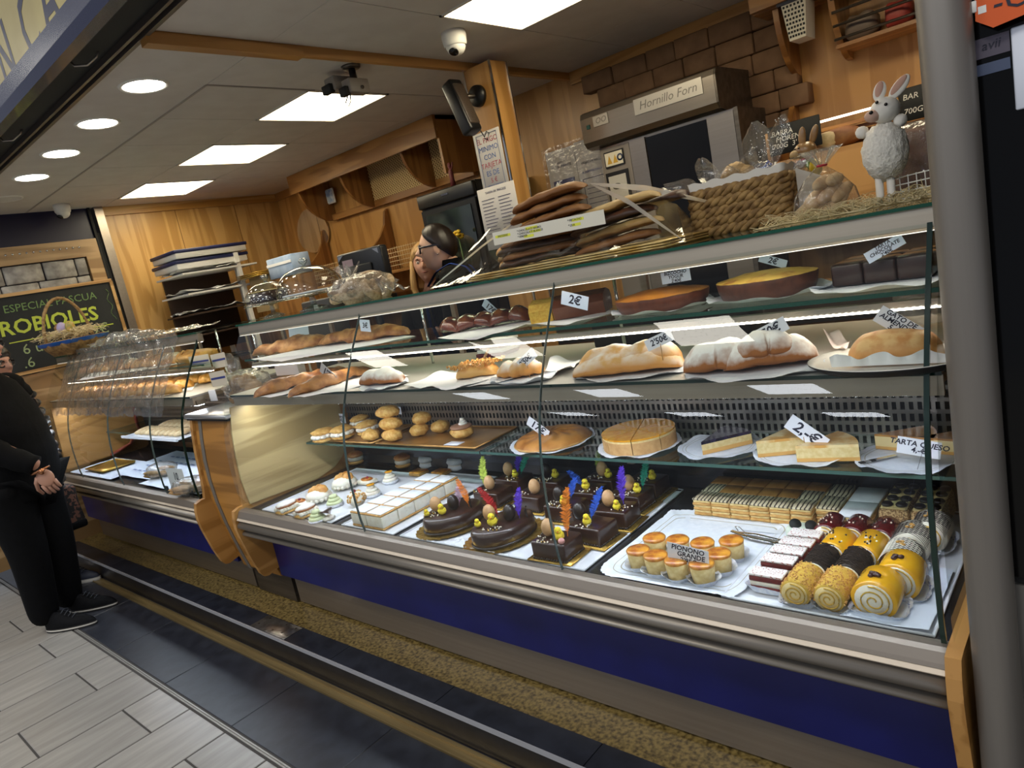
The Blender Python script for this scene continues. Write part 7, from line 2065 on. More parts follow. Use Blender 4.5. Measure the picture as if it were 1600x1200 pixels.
for k, (px, py, n) in enumerate(((242, 748, 5), (285, 775, 7), (312, 770, 6))):
    p = at(px, py, z=D + .014)
    t = thing('breadstick_bag', ['clear bag of seeded bread sticks lying flat, farther one', 'clear bag of bread sticks at the front rail by the divider', 'clear bag of bread sticks leaning at the divider'][k], 'bag', (p.x, p.y, D + .014))
    for i in range(n):
        MB().blob((0, 0, 0), (.075, .015, .014), M=T(p.x + .012 * (i % 3) - .03, min(1.85, p.y + .03 * (i % 4)), D + .030 + .017 * (i // 3)) @ RZ(.3), amp=.12, sub=2, seed=i).build('bread_stick', mat('bread_stick', '#a8814e', .7, 0, '#c7a370', 60), t)
    mb = MB(); mb.blob((p.x, min(1.83, p.y + .05), D + .055), (.11, .085, .042), amp=.15, sub=3, seed=k); mb.build('bag_film', BAGF, t)
card('price_card', 'white handwritten card standing by the bread stick bags in the far case', (258, 731), (284, 733), (257, 768), 1.36, "10\n1'50", .34, m=PAPER)
for k, ((px, py), lb) in enumerate((((262, 766), 'small black label at the front rail of the far case, left one'), ((300, 773), 'small black label at the front rail of the far case, right one'))):
    p = at(px, py, y=1.345); o = MB().rbox((p.x, 1.345, p.z), (.036, .004, .050), .001, 1).build('black_label', mat('label_black', '#20242c', .5)); tag(o, lb, 'label', 'black labels')
for k, (c4, lb) in enumerate((([(294, 558), (325, 553), (300, 578)], 'white card with a blue band behind the far case glass, left one'), ([(328, 555), (350, 550), (336, 576)], 'white card with a blue band behind the far case glass, right one'), ([(326, 583), (350, 578), (328, 606)], 'white card with a blue band behind the far case glass, lowest one'))):
    t = card('product_card', lb, *c4, 1.56 if k < 2 else 1.48, '', .3, m=mat('beige_card', '#cfc4b0', .6), group='blue banded cards', cat='card')
    a, b, c_ = [at(*q, y=1.56 if k < 2 else 1.48) for q in c4]; R = b - a; U = a - c_; U = U - R * (U.dot(R) / R.dot(R)); M = frame_m(a + R / 2 - U / 2, R, U)
    MB().box((0, U.length * .05, .001), (R.length * .9, U.length * .14, .0006), M=M).build('blue_band', mat('band_blue', '#27357c', .5), t)
# curved wood end and red edged panel inside, far left
t = thing('end_board', 'wooden inner end board with rounded red edge in the far case', 'board', (-5.62, 1.6, .66))
out = [(1.36, .66), (1.65, .66), (1.80, .70), (1.88, .80), (1.90, 1.10), (1.38, 1.10)]
MB().prism(out, 'x', -5.655, -5.635).build('board', WOOD_Y, t)
MB().tube([(-5.63, 1.65, .665), (-5.63, 1.80, .705), (-5.63, 1.88, .80), (-5.63, 1.90, 1.0)], .012, 6).build('red_edge', mat('red_edge', '#a5462e', .5), t)
# big crumpled cellophane over the far case
t = thing('cellophane_cover', 'crumpled clear cellophane wrap draped over the far display case', 'cellophane', (-4.4, 1.5, 1.3))


def drape(u, v):
    x = -5.35 + 1.75 * u
    if v < .45:
        f = v / .45; y, z = 1.75 - .26 * f, ZT + .015
    else:
        f = (v - .45) / .55; q = PROFILE[::-1]; s = f * 7.5; i = int(s); ff = s - i
        y = q[i][0] + (q[i + 1][0] - q[i][0]) * ff - .012; z = q[i][1] + (q[i + 1][1] - q[i][1]) * ff
    w = .5 + .5 * math.sin(u * PI)
    n = noise.noise_vector(Vector((x * 7, v * 5, 1))) * .022 + noise.noise_vector(Vector((x * 17 + v * 9, v * 14, 4))) * .014
    return (x + n.x, y - abs(n.y) * w, z + abs(n.z) * w * 1.6)


mb = MB(); mb.grid(drape, 120, 70); mb.build('film', sheet_glass('cover_film', '#f5f4f1', .09, .04, .008, 30, 2.0, .08), t)
mb = MB(); mb.grid(lambda u, v: (-4.9 + 1.0 * u, 1.60 - .12 * v + .02 * math.sin(u * 30), ZT + .03 + .045 * math.sin(PI * u) * (1 - abs(2 * v - 1)) + .012 * math.sin(u * 26 + v * 8)), 60, 14); mb.build('film_fold', MATS['cover_film'], t)
# easter basket on the far case
p = at(116, 535, y=1.55)
t = thing('easter_basket', 'round wicker basket with tall handle, straw and blue foil on the far case', 'basket', (p.x, 1.55, ZT + .002))
bx = p.x
MB().lathe([(0, 0), (.13, 0), (.17, .05), (.19, .10), (.18, .10), (.16, .05), (0, .02)], (bx, 1.55, ZT + .002), 32, sx=1.25).build('bowl', WEAVE, t)
MB().tube([(bx - .06 + .02 * math.cos(a), 1.55 - .15 * math.cos(a), ZT + .08 + .30 * math.sin(a)) for a in [PI * i / 16 for i in range(17)]], .011, 8).build('handle', mat('wicker_handle', '#7d6039', .7, 0, '#a98859', 60), t)
MB().lathe([(.182, .07), (.194, .082), (.200, .095)], (bx, 1.55, ZT + .002), 60, sx=1.25, wob=lambda a: 1 + .06 * math.sin(a * 11)).build('blue_foil', mat('blue_foil', '#2a5fb0', .35), t)
nestbox = ((bx - .24, bx + .24), (1.42, 1.68), (ZT + .10, ZT + .16))
rs = random.Random(21); mb = MB()
for i in range(420):
    c_ = Vector((rs.gauss(bx, .12), rs.gauss(1.55, .07), ZT + .115 + rs.uniform(0, .04))); a_ = rs.uniform(0, 6.3); d_ = Vector((math.cos(a_), math.sin(a_), rs.uniform(-.5, .5))) * rs.uniform(.06, .12)
    mb.tube([c_ - d_ * .5, c_ + Vector((0, 0, .015)), c_ + d_ * .5], .0016, 3, cap=False)
mb.build('straw', STRAW, t)['kind'] = 'stuff'
egg((bx + .02, 1.50, ZT + .175), .032, 'lilac_egg', t, mat('lilac_egg', '#a79ac0', .4)); egg((bx + .12, 1.52, ZT + .175), .03, 'painted_egg', t, mat('olive_egg', '#8b8a45', .4, 0, '#c8a050', 40))
MB().blob((bx - .06, 1.50, ZT + .185), (.028, .024, .022), amp=.1, sub=2).build('bear_head', CER, t)
for s in (-1, 1): MB().blob((bx - .06 + s * .022, 1.50, ZT + .207), (.010, .008, .010), sub=2).build('bear_ear', CER, t)

# ------------------------------------------------------------------ people
SKIN = mat('skin', '#d3a58a', .5, 0, '#dbb096', 12, sss=.08)
SKIN2 = mat('skin_pale', '#b5846c', .5, 0, '#bd8e78', 12, sss=.08)
HAIRD = mat('dark_hair', '#140d0a', .38, 0, '#251811', (60, 60, 8), bump=.001)
HAIRG = mat('grey_hair', '#8b847c', .6, 0, '#a9a29a', 60, bump=.002)
HAIRB = mat('blond_hair', '#8f6a3c', .5, 0, '#b8925a', (50, 50, 6), bump=.002)
CLOTHK = mat('black_cloth', '#060607', .85, 0, '#09090b', 30, bump=.002, spec=.15)
CLOTHB = mat('blue_apron', '#1d3f94', .7, 0, '#234aa6', 30)


def skinned(mb, joints, edges, m=0, sub=2):
    """one continuous surface grown around a skeleton (skin modifier), added to mb; joints: (point, radius x, radius y)"""
    me = bpy.data.meshes.new('tmp'); me.from_pydata([j[0] for j in joints], edges, []); ob = bpy.data.objects.new('tmp', me); COL.objects.link(ob)
    ob.modifiers.new('s', 'SKIN'); ob.modifiers.new('u', 'SUBSURF').levels = sub
    for i, j in enumerate(joints): me.skin_vertices[0].data[i].radius = (j[1], j[2] if len(j) > 2 else j[1])
    me.skin_vertices[0].data[0].use_root = True
    dg = bpy.context.evaluated_depsgraph_get(); ev = ob.evaluated_get(dg); m2 = ev.to_mesh()
    mb.add([v.co.copy() for v in m2.vertices], [tuple(p_.vertices) for p_ in m2.polygons], True, None, m)
    ev.to_mesh_clear(); bpy.data.objects.remove(ob); bpy.data.meshes.remove(me)


def face_M(c, F, tilt=0.0):
    F = Vector(F).normalized(); Lf = Vector((0, 0, 1)).cross(F)
    M = Matrix(((F.x, Lf.x, 0, c[0]), (F.y, Lf.y, 0, c[1]), (0, 0, 1, c[2]), (0, 0, 0, 1)))
    return M @ RY(tilt)


def head(mb, M, m=0, s=1.0):
    """sculpted head, x forward: brow, sockets, nose, lips, chin, ears"""
    g = lambda a, b, wa, wb, la, lo: math.exp(-((la - a) / wa) ** 2 - ((lo - b) / wb) ** 2)

    def fn(u, v):
        lo = (u - .5) * 2 * PI; la = (v - .5) * PI
        d = Vector((math.cos(la) * math.cos(lo), math.cos(la) * math.sin(lo), math.sin(la)))
        x = d.x * (.094 if d.x > 0 else .100); y = d.y * .074; z = d.z * .122
        if d.z < 0:
            k = -d.z
            y *= 1 - .30 * k; x = x * (1 - .05 * k) if d.x > 0 else x * (1 - .45 * k)
            x += .010 * k
        f = 0
        f += .030 * g(-.10, 0, .12, .13, la, lo) + .016 * g(.08, 0, .16, .10, la, lo)
        f -= .012 * (g(.10, .38, .13, .17, la, lo) + g(.10, -.38, .13, .17, la, lo))
        f += .006 * (g(.28, .30, .09, .28, la, lo) + g(.28, -.30, .09, .28, la, lo))
        f += .009 * g(-.36, 0, .05, .22, la, lo) + .009 * g(-.48, 0, .05, .20, la, lo) - .006 * g(-.42, 0, .025, .24, la, lo)
        f += .012 * g(-.80, 0, .16, .30, la, lo) + .005 * (g(-.18, .62, .2, .2, la, lo) + g(-.18, -.62, .2, .2, la, lo))
        n = Vector((d.x, d.y * .6, 0)); n = n.normalized() if n.length > 1e-6 else n
        return M @ (Vector((x, y, z)) * s + n * f * s)
    mb.grid(fn, 72, 56, m=m)
    for sg in (-1, 1):
        E_ = M @ T(-.008 * s, sg * .073 * s, -.004 * s) @ RZ(sg * .35)
        mb.blob((0, 0, 0), (.019 * s, .008 * s, .031 * s), M=E_, m=m, sub=3, fn=lambda p: 1 - .35 * max(0, p.y * sg) * (1 - abs(p.z)))


def eyes(t, M, parent, s=1.0, iris='#3a2a1c'):
    for sg in (-1, 1):
        c = M @ Vector((.071 * s, sg * .031 * s, .013 * s))
        MB().blob(c, (.0118 * s,) * 3, sub=3).build('eye', mat('eye_white', '#d9d2ca', .25), parent)
        MB().blob(M @ Vector((.0795 * s, sg * .0315 * s, .013 * s)), (.0052 * s,) * 3, sub=2).build('iris', mat('iris', iris, .2), parent)
        mb = MB(); mb.tube([M @ Vector((.088 * s - .004 * abs(k) ** 1.5, sg * (.031 + .009 * k) * s, (.034 - .003 * k * k) * s)) for k in (-1.6, -.8, 0, .8, 1.6)], [.0015, .003, .003, .0025, .001], 6); mb.build('eyebrow', HAIRD, parent)
    mb = MB(); mb.tube([M @ Vector(((.0985 - .010 * abs(k) ** 2) * s, .020 * k * s, -.049 * s)) for k in (-1, -.5, 0, .5, 1)], [.002, .0045, .0045, .0045, .002], 8, flat=.8); mb.build('lips', mat('lips', '#9a5a50', .45), parent)


def glasses(M, parent, m=BLACK, s=1.0):
    mb = MB()
    for sg in (-1, 1):
        mb.tube([M @ Vector(((.094 - .010 * abs(math.cos(a)) * (1 if True else 0)) * s, (sg * .033 + .026 * math.cos(a)) * s, (.010 + .019 * math.sin(a)) * s)) for a in [2 * PI * i / 20 for i in range(20)]], .0048 * s, 6, closed=True)
        mb.tube([M @ Vector((.086 * s, sg * .058 * s, .018 * s)), M @ Vector((.03 * s, sg * .078 * s, .017 * s)), M @ Vector((-.015 * s, sg * .080 * s, .014 * s)), M @ Vector((-.03 * s, sg * .079 * s, -.005 * s))], .005 * s, 6)
    mb.tube([M @ Vector((.096 * s, -.008 * s, .014 * s)), M @ Vector((.100 * s, 0, .017 * s)), M @ Vector((.096 * s, .008 * s, .014 * s))], .003 * s, 6)
    return mb.build('glasses', m, parent)


def hand(mb, wrist, D_, N_, s=1.0, curl=.5, m=0):
    """palm and five bent fingers; D_: direction of the fingers, N_: back of the hand"""
    D_ = Vector(D_).normalized(); S_ = Vector(N_).cross(D_).normalized(); N_ = D_.cross(S_)
    w = Vector(wrist); k = w + D_ * .085 * s
    mb.blob((0, 0, 0), (.048 * s, .040 * s, .015 * s), M=frame_m(w + D_ * .045 * s, D_, S_), m=m, sub=3)
    for i, (o, L) in enumerate(((-.030, .072), (-.010, .082), (.010, .078), (.029, .062))):
        p0 = k + S_ * o * s - D_ * .012 * s; pts = [p0]; a = .15
        for seg in (.45, .32, .26):
            a += curl; pts.append(pts[-1] + (D_ * math.cos(a) - N_ * math.sin(a)) * L * seg * s)
        mb.tube(pts, [.0098 * s, .0092 * s, .0082 * s, .0066 * s], 10, m=m); mb.blob(pts[-1], (.0066 * s,) * 3, m=m, sub=2)
    p0 = w + D_ * .025 * s - S_ * .030 * s
    pts = [p0, p0 + (D_ * .6 - S_ * .55 - N_ * .3) * .036 * s, p0 + (D_ * 1.0 - S_ * .60 - N_ * .7) * .055 * s, p0 + (D_ * 1.35 - S_ * .45 - N_ * 1.0) * .062 * s]
    mb.tube(pts, [.0115 * s, .0105 * s, .0092 * s, .007 * s], 10, m=m)


def hair_cap(M, parent, m, s=1.0, front=.42, low=-.35, th=.010, bun=False):
    """hair combed back: a shell over the skull behind the hairline"""
    mb = MB()

    def fn(u, v):
        lo = (u - .5) * 2 * PI
        c = .5 + .5 * math.cos(lo)             # 1 at the forehead
        lmin = low + (front - low) * c ** 1.1
        la = lmin + (PI / 2 - lmin) * v
        d = Vector((math.cos(la) * math.cos(lo), math.cos(la) * math.sin(lo), math.sin(la)))
        x = d.x * (.094 if d.x > 0 else .106); y = d.y * .076; z = d.z * .124
        if d.z < 0: x *= 1 - .2 * -d.z; y *= 1 - .1 * -d.z
        k = th * min(1, v * 6 + .15) * (1 + .12 * math.sin(lo * 17) * (1 - v))
        return M @ (Vector((x, y, z)) * s + d * k * s)
    mb.grid(fn, 72, 22)
    if bun: mb.blob(M @ Vector((-.118 * s, 0, -.005 * s)), (.032, .04, .042), amp=.08, sub=3)
    return mb.build('hair', m, parent)


def torso(u, v):
    k = v * (len(SEC) - 1); q = min(int(k), len(SEC) - 2); g = k - q
    z, o_, rf, rl = [SEC[q][n] + (SEC[q + 1][n] - SEC[q][n]) * g for n in range(4)]
    a = 2 * PI * u; wv = 1 + .012 * math.sin(a * 3 + z * 14) + .010 * math.sin(z * 40)
    return pt(o_ + math.cos(a) * rf * wv, math.sin(a) * rl * wv, z)


# seller behind the counter, in profile
FS = Vector((-.80, -.60, 0)); LS = Vector((0, 0, 1)).cross(FS)
hc = at(684, 389, y=2.62); hc = Vector((hc.x, 2.62, hc.z + .006))
t = thing('person', 'dark haired person with black glasses and blue apron, in profile behind the counter', 'person', (hc.x, 2.62, .11))
B = Vector((hc.x, 2.62, 0)) - FS * .06
mb = MB()
pt = lambda f, l, z: B + FS * f + LS * l + Vector((0, 0, z))
zc = hc.z + .055
J = [(pt(0, 0, .98), .11, .10), (pt(0, 0, 1.16), .11, .09), (pt(0, 0, 1.32), .11, .09), (pt(-.01, 0, zc - .245), .07, .06), (pt(-.012, 0, zc - .155), .052, .052), (pt(.03, 0, zc - .12), .048, .05),
     (pt(-.01, .16, zc - .25), .045, .045), (pt(.02, .21, 1.14), .045, .045), (pt(.12, .17, 1.00), .036, .036), (pt(-.01, -.16, zc - .25), .045, .045), (pt(.02, -.21, 1.14), .045, .045), (pt(.12, -.17, 1.00), .036, .036),
     (pt(0, .09, .88), .105, .11), (pt(0, .10, .55), .07, .07), (pt(0, .10, .17), .045, .05), (pt(0, -.09, .88), .105, .11), (pt(0, -.10, .55), .07, .07), (pt(0, -.10, .17), .045, .05)]
E_ = [(0, 1), (1, 2), (2, 3), (3, 4), (4, 5), (3, 6), (6, 7), (7, 8), (3, 9), (9, 10), (10, 11), (0, 12), (12, 13), (13, 14), (0, 15), (15, 16), (16, 17)]
skinned(mb, J, E_)
HM = face_M(hc, FS, .03); head(mb, HM)
for l in (.17, -.17): hand(mb, pt(.12, l, 1.0), FS, (0, 0, 1))
mb.build('body', SKIN, t)
SEC = [(.80, .0, .150, .175), (.98, .0, .150, .17), (1.16, .01, .145, .165), (1.30, .01, .140, .180), (zc - .27, .0, .120, .190), (zc - .215, -.005, .095, .165), (zc - .175, -.012, .074, .100), (zc - .155, -.006, .064, .070), (zc - .125, .005, .058, .060)]
mb = MB(); mb.grid(torso, 44, 36)
for s_ in (-1, 1):
    P_ = [pt(-.01, s_ * .14, zc - .215), pt(.0, s_ * .195, zc - .29), pt(.02, s_ * .22, 1.14), pt(.07, s_ * .20, 1.06), pt(.12, s_ * .17, 1.01)]
    q = [poly(P_, n / 18) for n in range(19)]; mb.tube(q, [.070 - .024 * n / 18 for n in range(19)], 14); mb.blob(P_[0], (.072, .072, .058), sub=3)
for s_ in (-1, 1): mb.tube([pt(0, s_ * .09, .90), pt(0, s_ * .10, .55), pt(0, s_ * .10, .14)], [.115, .085, .065], 16)
mb.build('black_clothes', CLOTHK, t)
for s in (1, -1):
    mb = MB()
    path = [pt(.168, s * .07, 1.14), pt(.166, s * .078, 1.30), pt(.135, s * .088, zc - .26), pt(.075, s * .098, zc - .195), pt(-.005, s * .105, zc - .165), pt(-.08, s * .100, zc - .195), pt(-.125, s * .085, zc - .27), pt(-.155, s * .05, 1.10)]
    q = [poly(path, i / 36) for i in range(37)]
    mb.grid(lambda u, v: q[round(u * 36)] + LS * (v - .5) * .085 + Vector((0, 0, .010 + .004 * math.sin(PI * v))) + (q[round(u * 36)] - pt(0, s * .09, zc - .3)).normalized() * .006, 36, 4); mb.build('apron_strap', CLOTHB, t)
mb = MB(); mb.grid(lambda u, v: pt(.165 + .02 * math.cos((u - .5) * 2) - .02, (u - .5) * .28, .75 + .44 * v), 10, 10); mb.build('apron_bib', CLOTHB, t)
hair_cap(HM, t, HAIRD, front=.86, low=-.62, th=.007, bun=False); eyes(t, HM, t); glasses(HM, t, mat('navy_frame', '#14162a', .3))
for sg in (-1, 1): MB().blob(HM @ Vector((-.006, sg * .082, -.034)), (.004,) * 3, sub=2).build('earring', CHROME, t)

# colleague almost hidden behind the seller and the till
FB = Vector((.62, -.78, 0))
hb = at(665, 412, y=2.92); hb = Vector((hb.x, 2.92, hb.z))
t = thing('person', 'long blond haired person mostly hidden between till screen and seller', 'person', (hb.x, 2.92, .11))
LB = Vector((0, 0, 1)).cross(FB); B = Vector((hb.x, 2.92, 0)) - FB * .03; pt = lambda f, l, z: B + FB * f + LB * l + Vector((0, 0, z)); zc = hb.z
J = [(pt(0, 0, .95), .14, .11), (pt(0, 0, 1.2), .14, .10), (pt(-.01, 0, zc - .245), .09, .08), (pt(-.01, 0, zc - .17), .05, .05), (pt(0, 0, zc - .085), .047, .048), (pt(0, .16, zc - .26), .06, .06), (pt(.03, .2, 1.1), .045, .045), (pt(.16, .14, 1.28), .034, .034), (pt(0, -.16, zc - .26), .06, .06), (pt(.02, -.2, 1.1), .045, .045), (pt(.1, -.2, .9), .034, .034), (pt(0, .09, .55), .08, .08), (pt(0, .09, .17), .05, .05), (pt(0, -.09, .55), .08, .08), (pt(0, -.09, .17), .05, .05)]
E_ = [(0, 1), (1, 2), (2, 3), (3, 4), (2, 5), (5, 6), (6, 7), (2, 8), (8, 9), (9, 10), (0, 11), (11, 12), (0, 13), (13, 14)]
mb = MB(); skinned(mb, J, E_); HB = face_M(hb, FB); head(mb, HB); hand(mb, pt(.16, .14, 1.28), FB + Vector((0, 0, .8)), LB); hand(mb, pt(.1, -.2, .9), FB, (0, 0, 1)); mb.build('body', SKIN2, t)
mb = MB(); skinned(mb, [(a[0], a[1] + .014, a[2] + .014) for a in J[:3] + J[5:]], [(0, 1), (1, 2), (2, 3), (3, 4), (4, 5), (2, 6), (6, 7), (7, 8), (0, 9), (9, 10), (0, 11), (11, 12)]); mb.build('black_clothes', CLOTHK, t)
hair_cap(HB, t, HAIRB, front=.55, low=-.5, th=.014); eyes(t, HB, t)
mb = MB()
for s in (-1, 1):
    for k in range(5): mb.tube([HB @ Vector((-.02 + .018 * k - .03, s * .078, .03)), HB @ Vector((-.03 + .018 * k - .03, s * (.098 + .006 * math.sin(k)), -.08)), HB @ Vector((-.02 + .016 * k - .03, s * .105, -.18)), HB @ Vector((-.02 + .014 * k - .02, s * .09, -.27))], [.012, .020, .020, .008], 8)
mb.build('hair_length', HAIRB, t)

# first customer: black clothes, face outside the picture
F1 = Vector((.80, .60, 0)); L1 = Vector((0, 0, 1)).cross(F1)
t = thing('person', 'customer in black jacket and trousers standing with hand lowered at the far case', 'person', (-4.57, .86, 0))
B = Vector((-4.57, .86, 0)); pt = lambda f, l, z: B + F1 * f + L1 * l + Vector((0, 0, z))
J = [(pt(.0, 0, .92), .165, .135), (pt(.02, 0, 1.08), .165, .14), (pt(.01, 0, 1.24), .165, .125), (pt(-.01, 0, 1.37), .10, .09), (pt(.0, 0, 1.435), .055, .055), (pt(.03, 0, 1.50), .05, .05),
     (pt(-.01, .175, 1.345), .07, .07), (pt(-.02, .225, 1.10), .056, .056), (pt(.02, .215, .86), .040, .040), (pt(-.01, -.175, 1.345), .07, .07), (pt(.06, -.215, 1.12), .056, .056), (pt(.29, -.155, .925), .040, .040),
     (pt(.0, .10, .80), .115, .12), (pt(.02, .10, .47), .078, .08), (pt(-.03, .10, .10), .052, .055), (pt(.0, -.10, .80), .115, .12), (pt(.02, -.10, .47), .078, .08), (pt(-.02, -.10, .10), .052, .055), (pt(.04, .105, .045), .03, .025), (pt(.05, -.105, .045), .03, .025)]
E_ = [(0, 1), (1, 2), (2, 3), (3, 4), (4, 5), (3, 6), (6, 7), (7, 8), (3, 9), (9, 10), (10, 11), (0, 12), (12, 13), (13, 14), (0, 15), (15, 16), (16, 17), (14, 18), (17, 19)]
mb = MB(); skinned(mb, J, E_); H1 = face_M(pt(.05, 0, 1.585), F1, .1); head(mb, H1)
hand(mb, pt(.285, -.152, .905), (.25, .2, -1), F1.lerp(-L1, .6), curl=.35); hand(mb, pt(.02, .215, .85), (.25, .2, -1), F1.lerp(L1, .6), curl=.35)
mb.build('body', SKIN2, t)
mb = MB()
SEC = [(.735, .0, .150, .205), (.75, .0, .165, .215), (.86, .02, .178, .222), (.98, .035, .182, .222), (1.10, .035, .175, .215), (1.22, .02, .158, .212), (1.31, .0, .130, .200), (1.375, -.01, .118, .185), (1.412, -.005, .092, .125), (1.45, .0, .066, .070), (1.47, .0, .060, .064)]


mb.grid(torso, 48, 40)
for s_, P_ in ((-1, [pt(-.01, -.15, 1.355), pt(.0, -.205, 1.28), pt(.06, -.222, 1.12), pt(.16, -.195, 1.02), pt(.275, -.158, .935)]), (1, [pt(-.01, .15, 1.355), pt(-.01, .205, 1.28), pt(-.02, .225, 1.10), pt(.0, .22, .98), pt(.02, .215, .88)])):
    q = [poly(P_, n / 20) for n in range(21)]
    mb.tube(q, [.085 - .034 * n / 20 + .003 * math.sin(n * 1.9) for n in range(21)], 16)
    mb.blob(P_[0], (.085, .085, .075), sub=3)
mb.build('black_jacket', CLOTHK, t)
mb = MB(); skinned(mb, [(pt(0, 0, .90), .172, .145)] + [(J[i][0] - (Vector((0, 0, .072)) if i in (14, 17) else Vector((0, 0, 0))), J[i][1] + .022, J[i][2] + .022) for i in (12, 13, 14, 15, 16, 17)], [(0, 1), (1, 2), (2, 3), (0, 4), (4, 5), (5, 6)]); mb.build('black_trousers', CLOTHK, t)
hair_cap(H1, t, HAIRG, front=.5, low=-.4, th=.014); eyes(t, H1, t); glasses(H1, t)
mb = MB(); w_ = pt(.287, -.154, .905); mb.tube([w_ + F1 * math.cos(a) * .041 + L1 * math.sin(a) * .041 + Vector((0, 0, .012 * math.cos(a))) for a in [2 * PI * i / 20 for i in range(20)]], .006, 6, closed=True); mb.blob(w_ - L1 * .03 + F1 * .03, (.016, .016, .018), sub=2); mb.build('wrist_watch', mat('rose_gold', '#a8724f', .25, .9), t)


def shoe(t, c, F, m, sole, ln=.30):
    Lf = Vector((0, 0, 1)).cross(F); M = Matrix(((F.x, Lf.x, 0, c[0]), (F.y, Lf.y, 0, c[1]), (0, 0, 1, c[2]), (0, 0, 0, 1)))
    def outline(k): return [(ln * (.5 * math.cos(a) + .02) , (.047 - .008 * math.cos(a + .4)) * math.sin(a) * k) for a in [2 * PI * i / 28 for i in range(28)]]
    s_ = MB().prism(outline(1.06), 'z', .0, .022, M=M); o = s_.build('sole', sole, t)
    MB().prism(outline(1.085), 'z', .009, .0165, M=M).build('sole_line', mat('sole_line', '#d8d2c6', .6), t)
    def up(u, v):
        a = 2 * PI * u; x = ln * (.49 * math.cos(a) + .02); y = (.046 - .008 * math.cos(a + .4)) * math.sin(a)
        h = .022 + (.045 + .055 * max(0, min(1, (.35 - math.cos(a)) / 1.0))) * v ** .8
        k = 1 - .55 * v ** 2.2
        return M @ Vector((x * (1 - .30 * v ** 2 * (math.cos(a) > 0)) - .02 * v, y * k, h))
    mb = MB(); mb.grid(up, 40, 8); mb.add([up(i / 40, 1) for i in range(40)], [tuple(range(40))]); mb.build('upper', m, t)
    mb = MB()
    for i in range(4): mb.tube([M @ Vector((.045 - i * .02, -.024, .068 + .010 * i)), M @ Vector((.05 - i * .02, 0, .078 + .011 * i)), M @ Vector((.045 - i * .02, .024, .068 + .010 * i))], .003, 5)
    mb.build('laces', mat('grey_lace', '#33363c', .8), t)


SHOE = mat('black_shoe', '#08080a', .8, 0, '#0f0f12', 80, spec=.2)
shoe(t, pt(.12, -.105, 0), F1, SHOE, mat('black_sole', '#1d1a18', .6)); shoe(t, pt(.10, .105, 0), F1, SHOE, MATS['black_sole'])

# second customer behind the first: puffer jacket, dark glasses, leopard bag
F2 = Vector((.86, .50, 0)); L2 = Vector((0, 0, 1)).cross(F2)
t = thing('person', 'customer with dark hair and shiny black quilted jacket behind the first customer', 'person', (-5.19, 1.02, 0))
B = Vector((-5.17, 1.02, 0)); pt = lambda f, l, z: B + F2 * f + L2 * l + Vector((0, 0, z))
J = [(pt(.0, 0, .86), .15, .12), (pt(.02, 0, 1.02), .15, .125), (pt(.02, 0, 1.17), .15, .115), (pt(-.01, 0, 1.29), .09, .085), (pt(.0, 0, 1.35), .052, .052), (pt(.02, 0, 1.41), .048, .048),
     (pt(-.01, .17, 1.27), .062, .062), (pt(.0, .21, 1.04), .05, .05), (pt(.02, .21, .82), .037, .037), (pt(-.01, -.17, 1.27), .062, .062), (pt(.02, -.21, 1.04), .05, .05), (pt(.06, -.20, .80), .037, .037),
     (pt(.0, .09, .75), .10, .11), (pt(.01, .09, .44), .07, .075), (pt(-.03, .09, .10), .048, .05), (pt(.0, -.09, .75), .10, .11), (pt(.01, -.09, .44), .07, .075), (pt(-.03, -.09, .10), .048, .05), (pt(.03, .09, .045), .03, .025), (pt(.03, -.09, .045), .03, .025)]
E_ = [(0, 1), (1, 2), (2, 3), (3, 4), (4, 5), (3, 6), (6, 7), (7, 8), (3, 9), (9, 10), (10, 11), (0, 12), (12, 13), (13, 14), (0, 15), (15, 16), (16, 17), (14, 18), (17, 19)]
mb = MB(); skinned(mb, J, E_); H2 = face_M(pt(.055, 0, 1.475), F2, .12); head(mb, H2, s=.97); hand(mb, pt(.06, -.20, .80), Vector((.1, .05, -1)), -L2); hand(mb, pt(.02, .21, .82), Vector((.1, .05, -1)), L2); mb.build('body', SKIN2, t)
PUF = mat('shiny_puffer', '#060608', .36, 0, '#0b0b0e', 20, bump=.003)
mb = MB()
for i in range(9):
    z = .66 + i * .072
    r = .175 + .022 * math.sin(i * .5)
    mb.lathe([(r * .90, 0), (r * 1.04, .018), (r * 1.07, .036), (r * 1.04, .054), (r * .90, .072)], (0, 0, 0), 32, M=Matrix(((F2.x, L2.x, 0, B.x + F2.x * .02), (F2.y, L2.y, 0, B.y + F2.y * .02), (0, 0, 1, z), (0, 0, 0, 1))), sx=.92, sy=1.08 if i < 7 else 1.0, wob=lambda a: 1 + .02 * math.sin(a * 9 + i))
for a, b in ((6, 7), (7, 8), (9, 10), (10, 11)):
    pa, pb = J[a][0], J[b][0]; n = 4
    for k in range(n): q = pa.lerp(pb, (k + .5) / n); mb.blob((0, 0, 0), (.075 - .012 * (a in (7, 10)), .075 - .012 * (a in (7, 10)), (pb - pa).length / n * .62), M=frame_m(q, Vector((1, 0, 0)).cross(pb - pa), (pb - pa).cross(Vector((1, 0, 0)).cross(pb - pa))), sub=3)
mb.lathe([(.12, 0), (.11, .03), (.075, .07), (.068, .10), (.076, .11)], tuple(pt(.0, 0, 1.27)), 28); mb.build('quilted_jacket', PUF, t)
mb = MB(); skinned(mb, [(pt(0, 0, .84), .155, .13)] + [(J[i][0] - (Vector((0, 0, .072)) if i in (14, 17) else Vector((0, 0, 0))), J[i][1] + .02, J[i][2] + .02) for i in (12, 13, 14, 15, 16, 17)], [(0, 1), (1, 2), (2, 3), (0, 4), (4, 5), (5, 6)]); mb.build('black_trousers', CLOTHK, t)
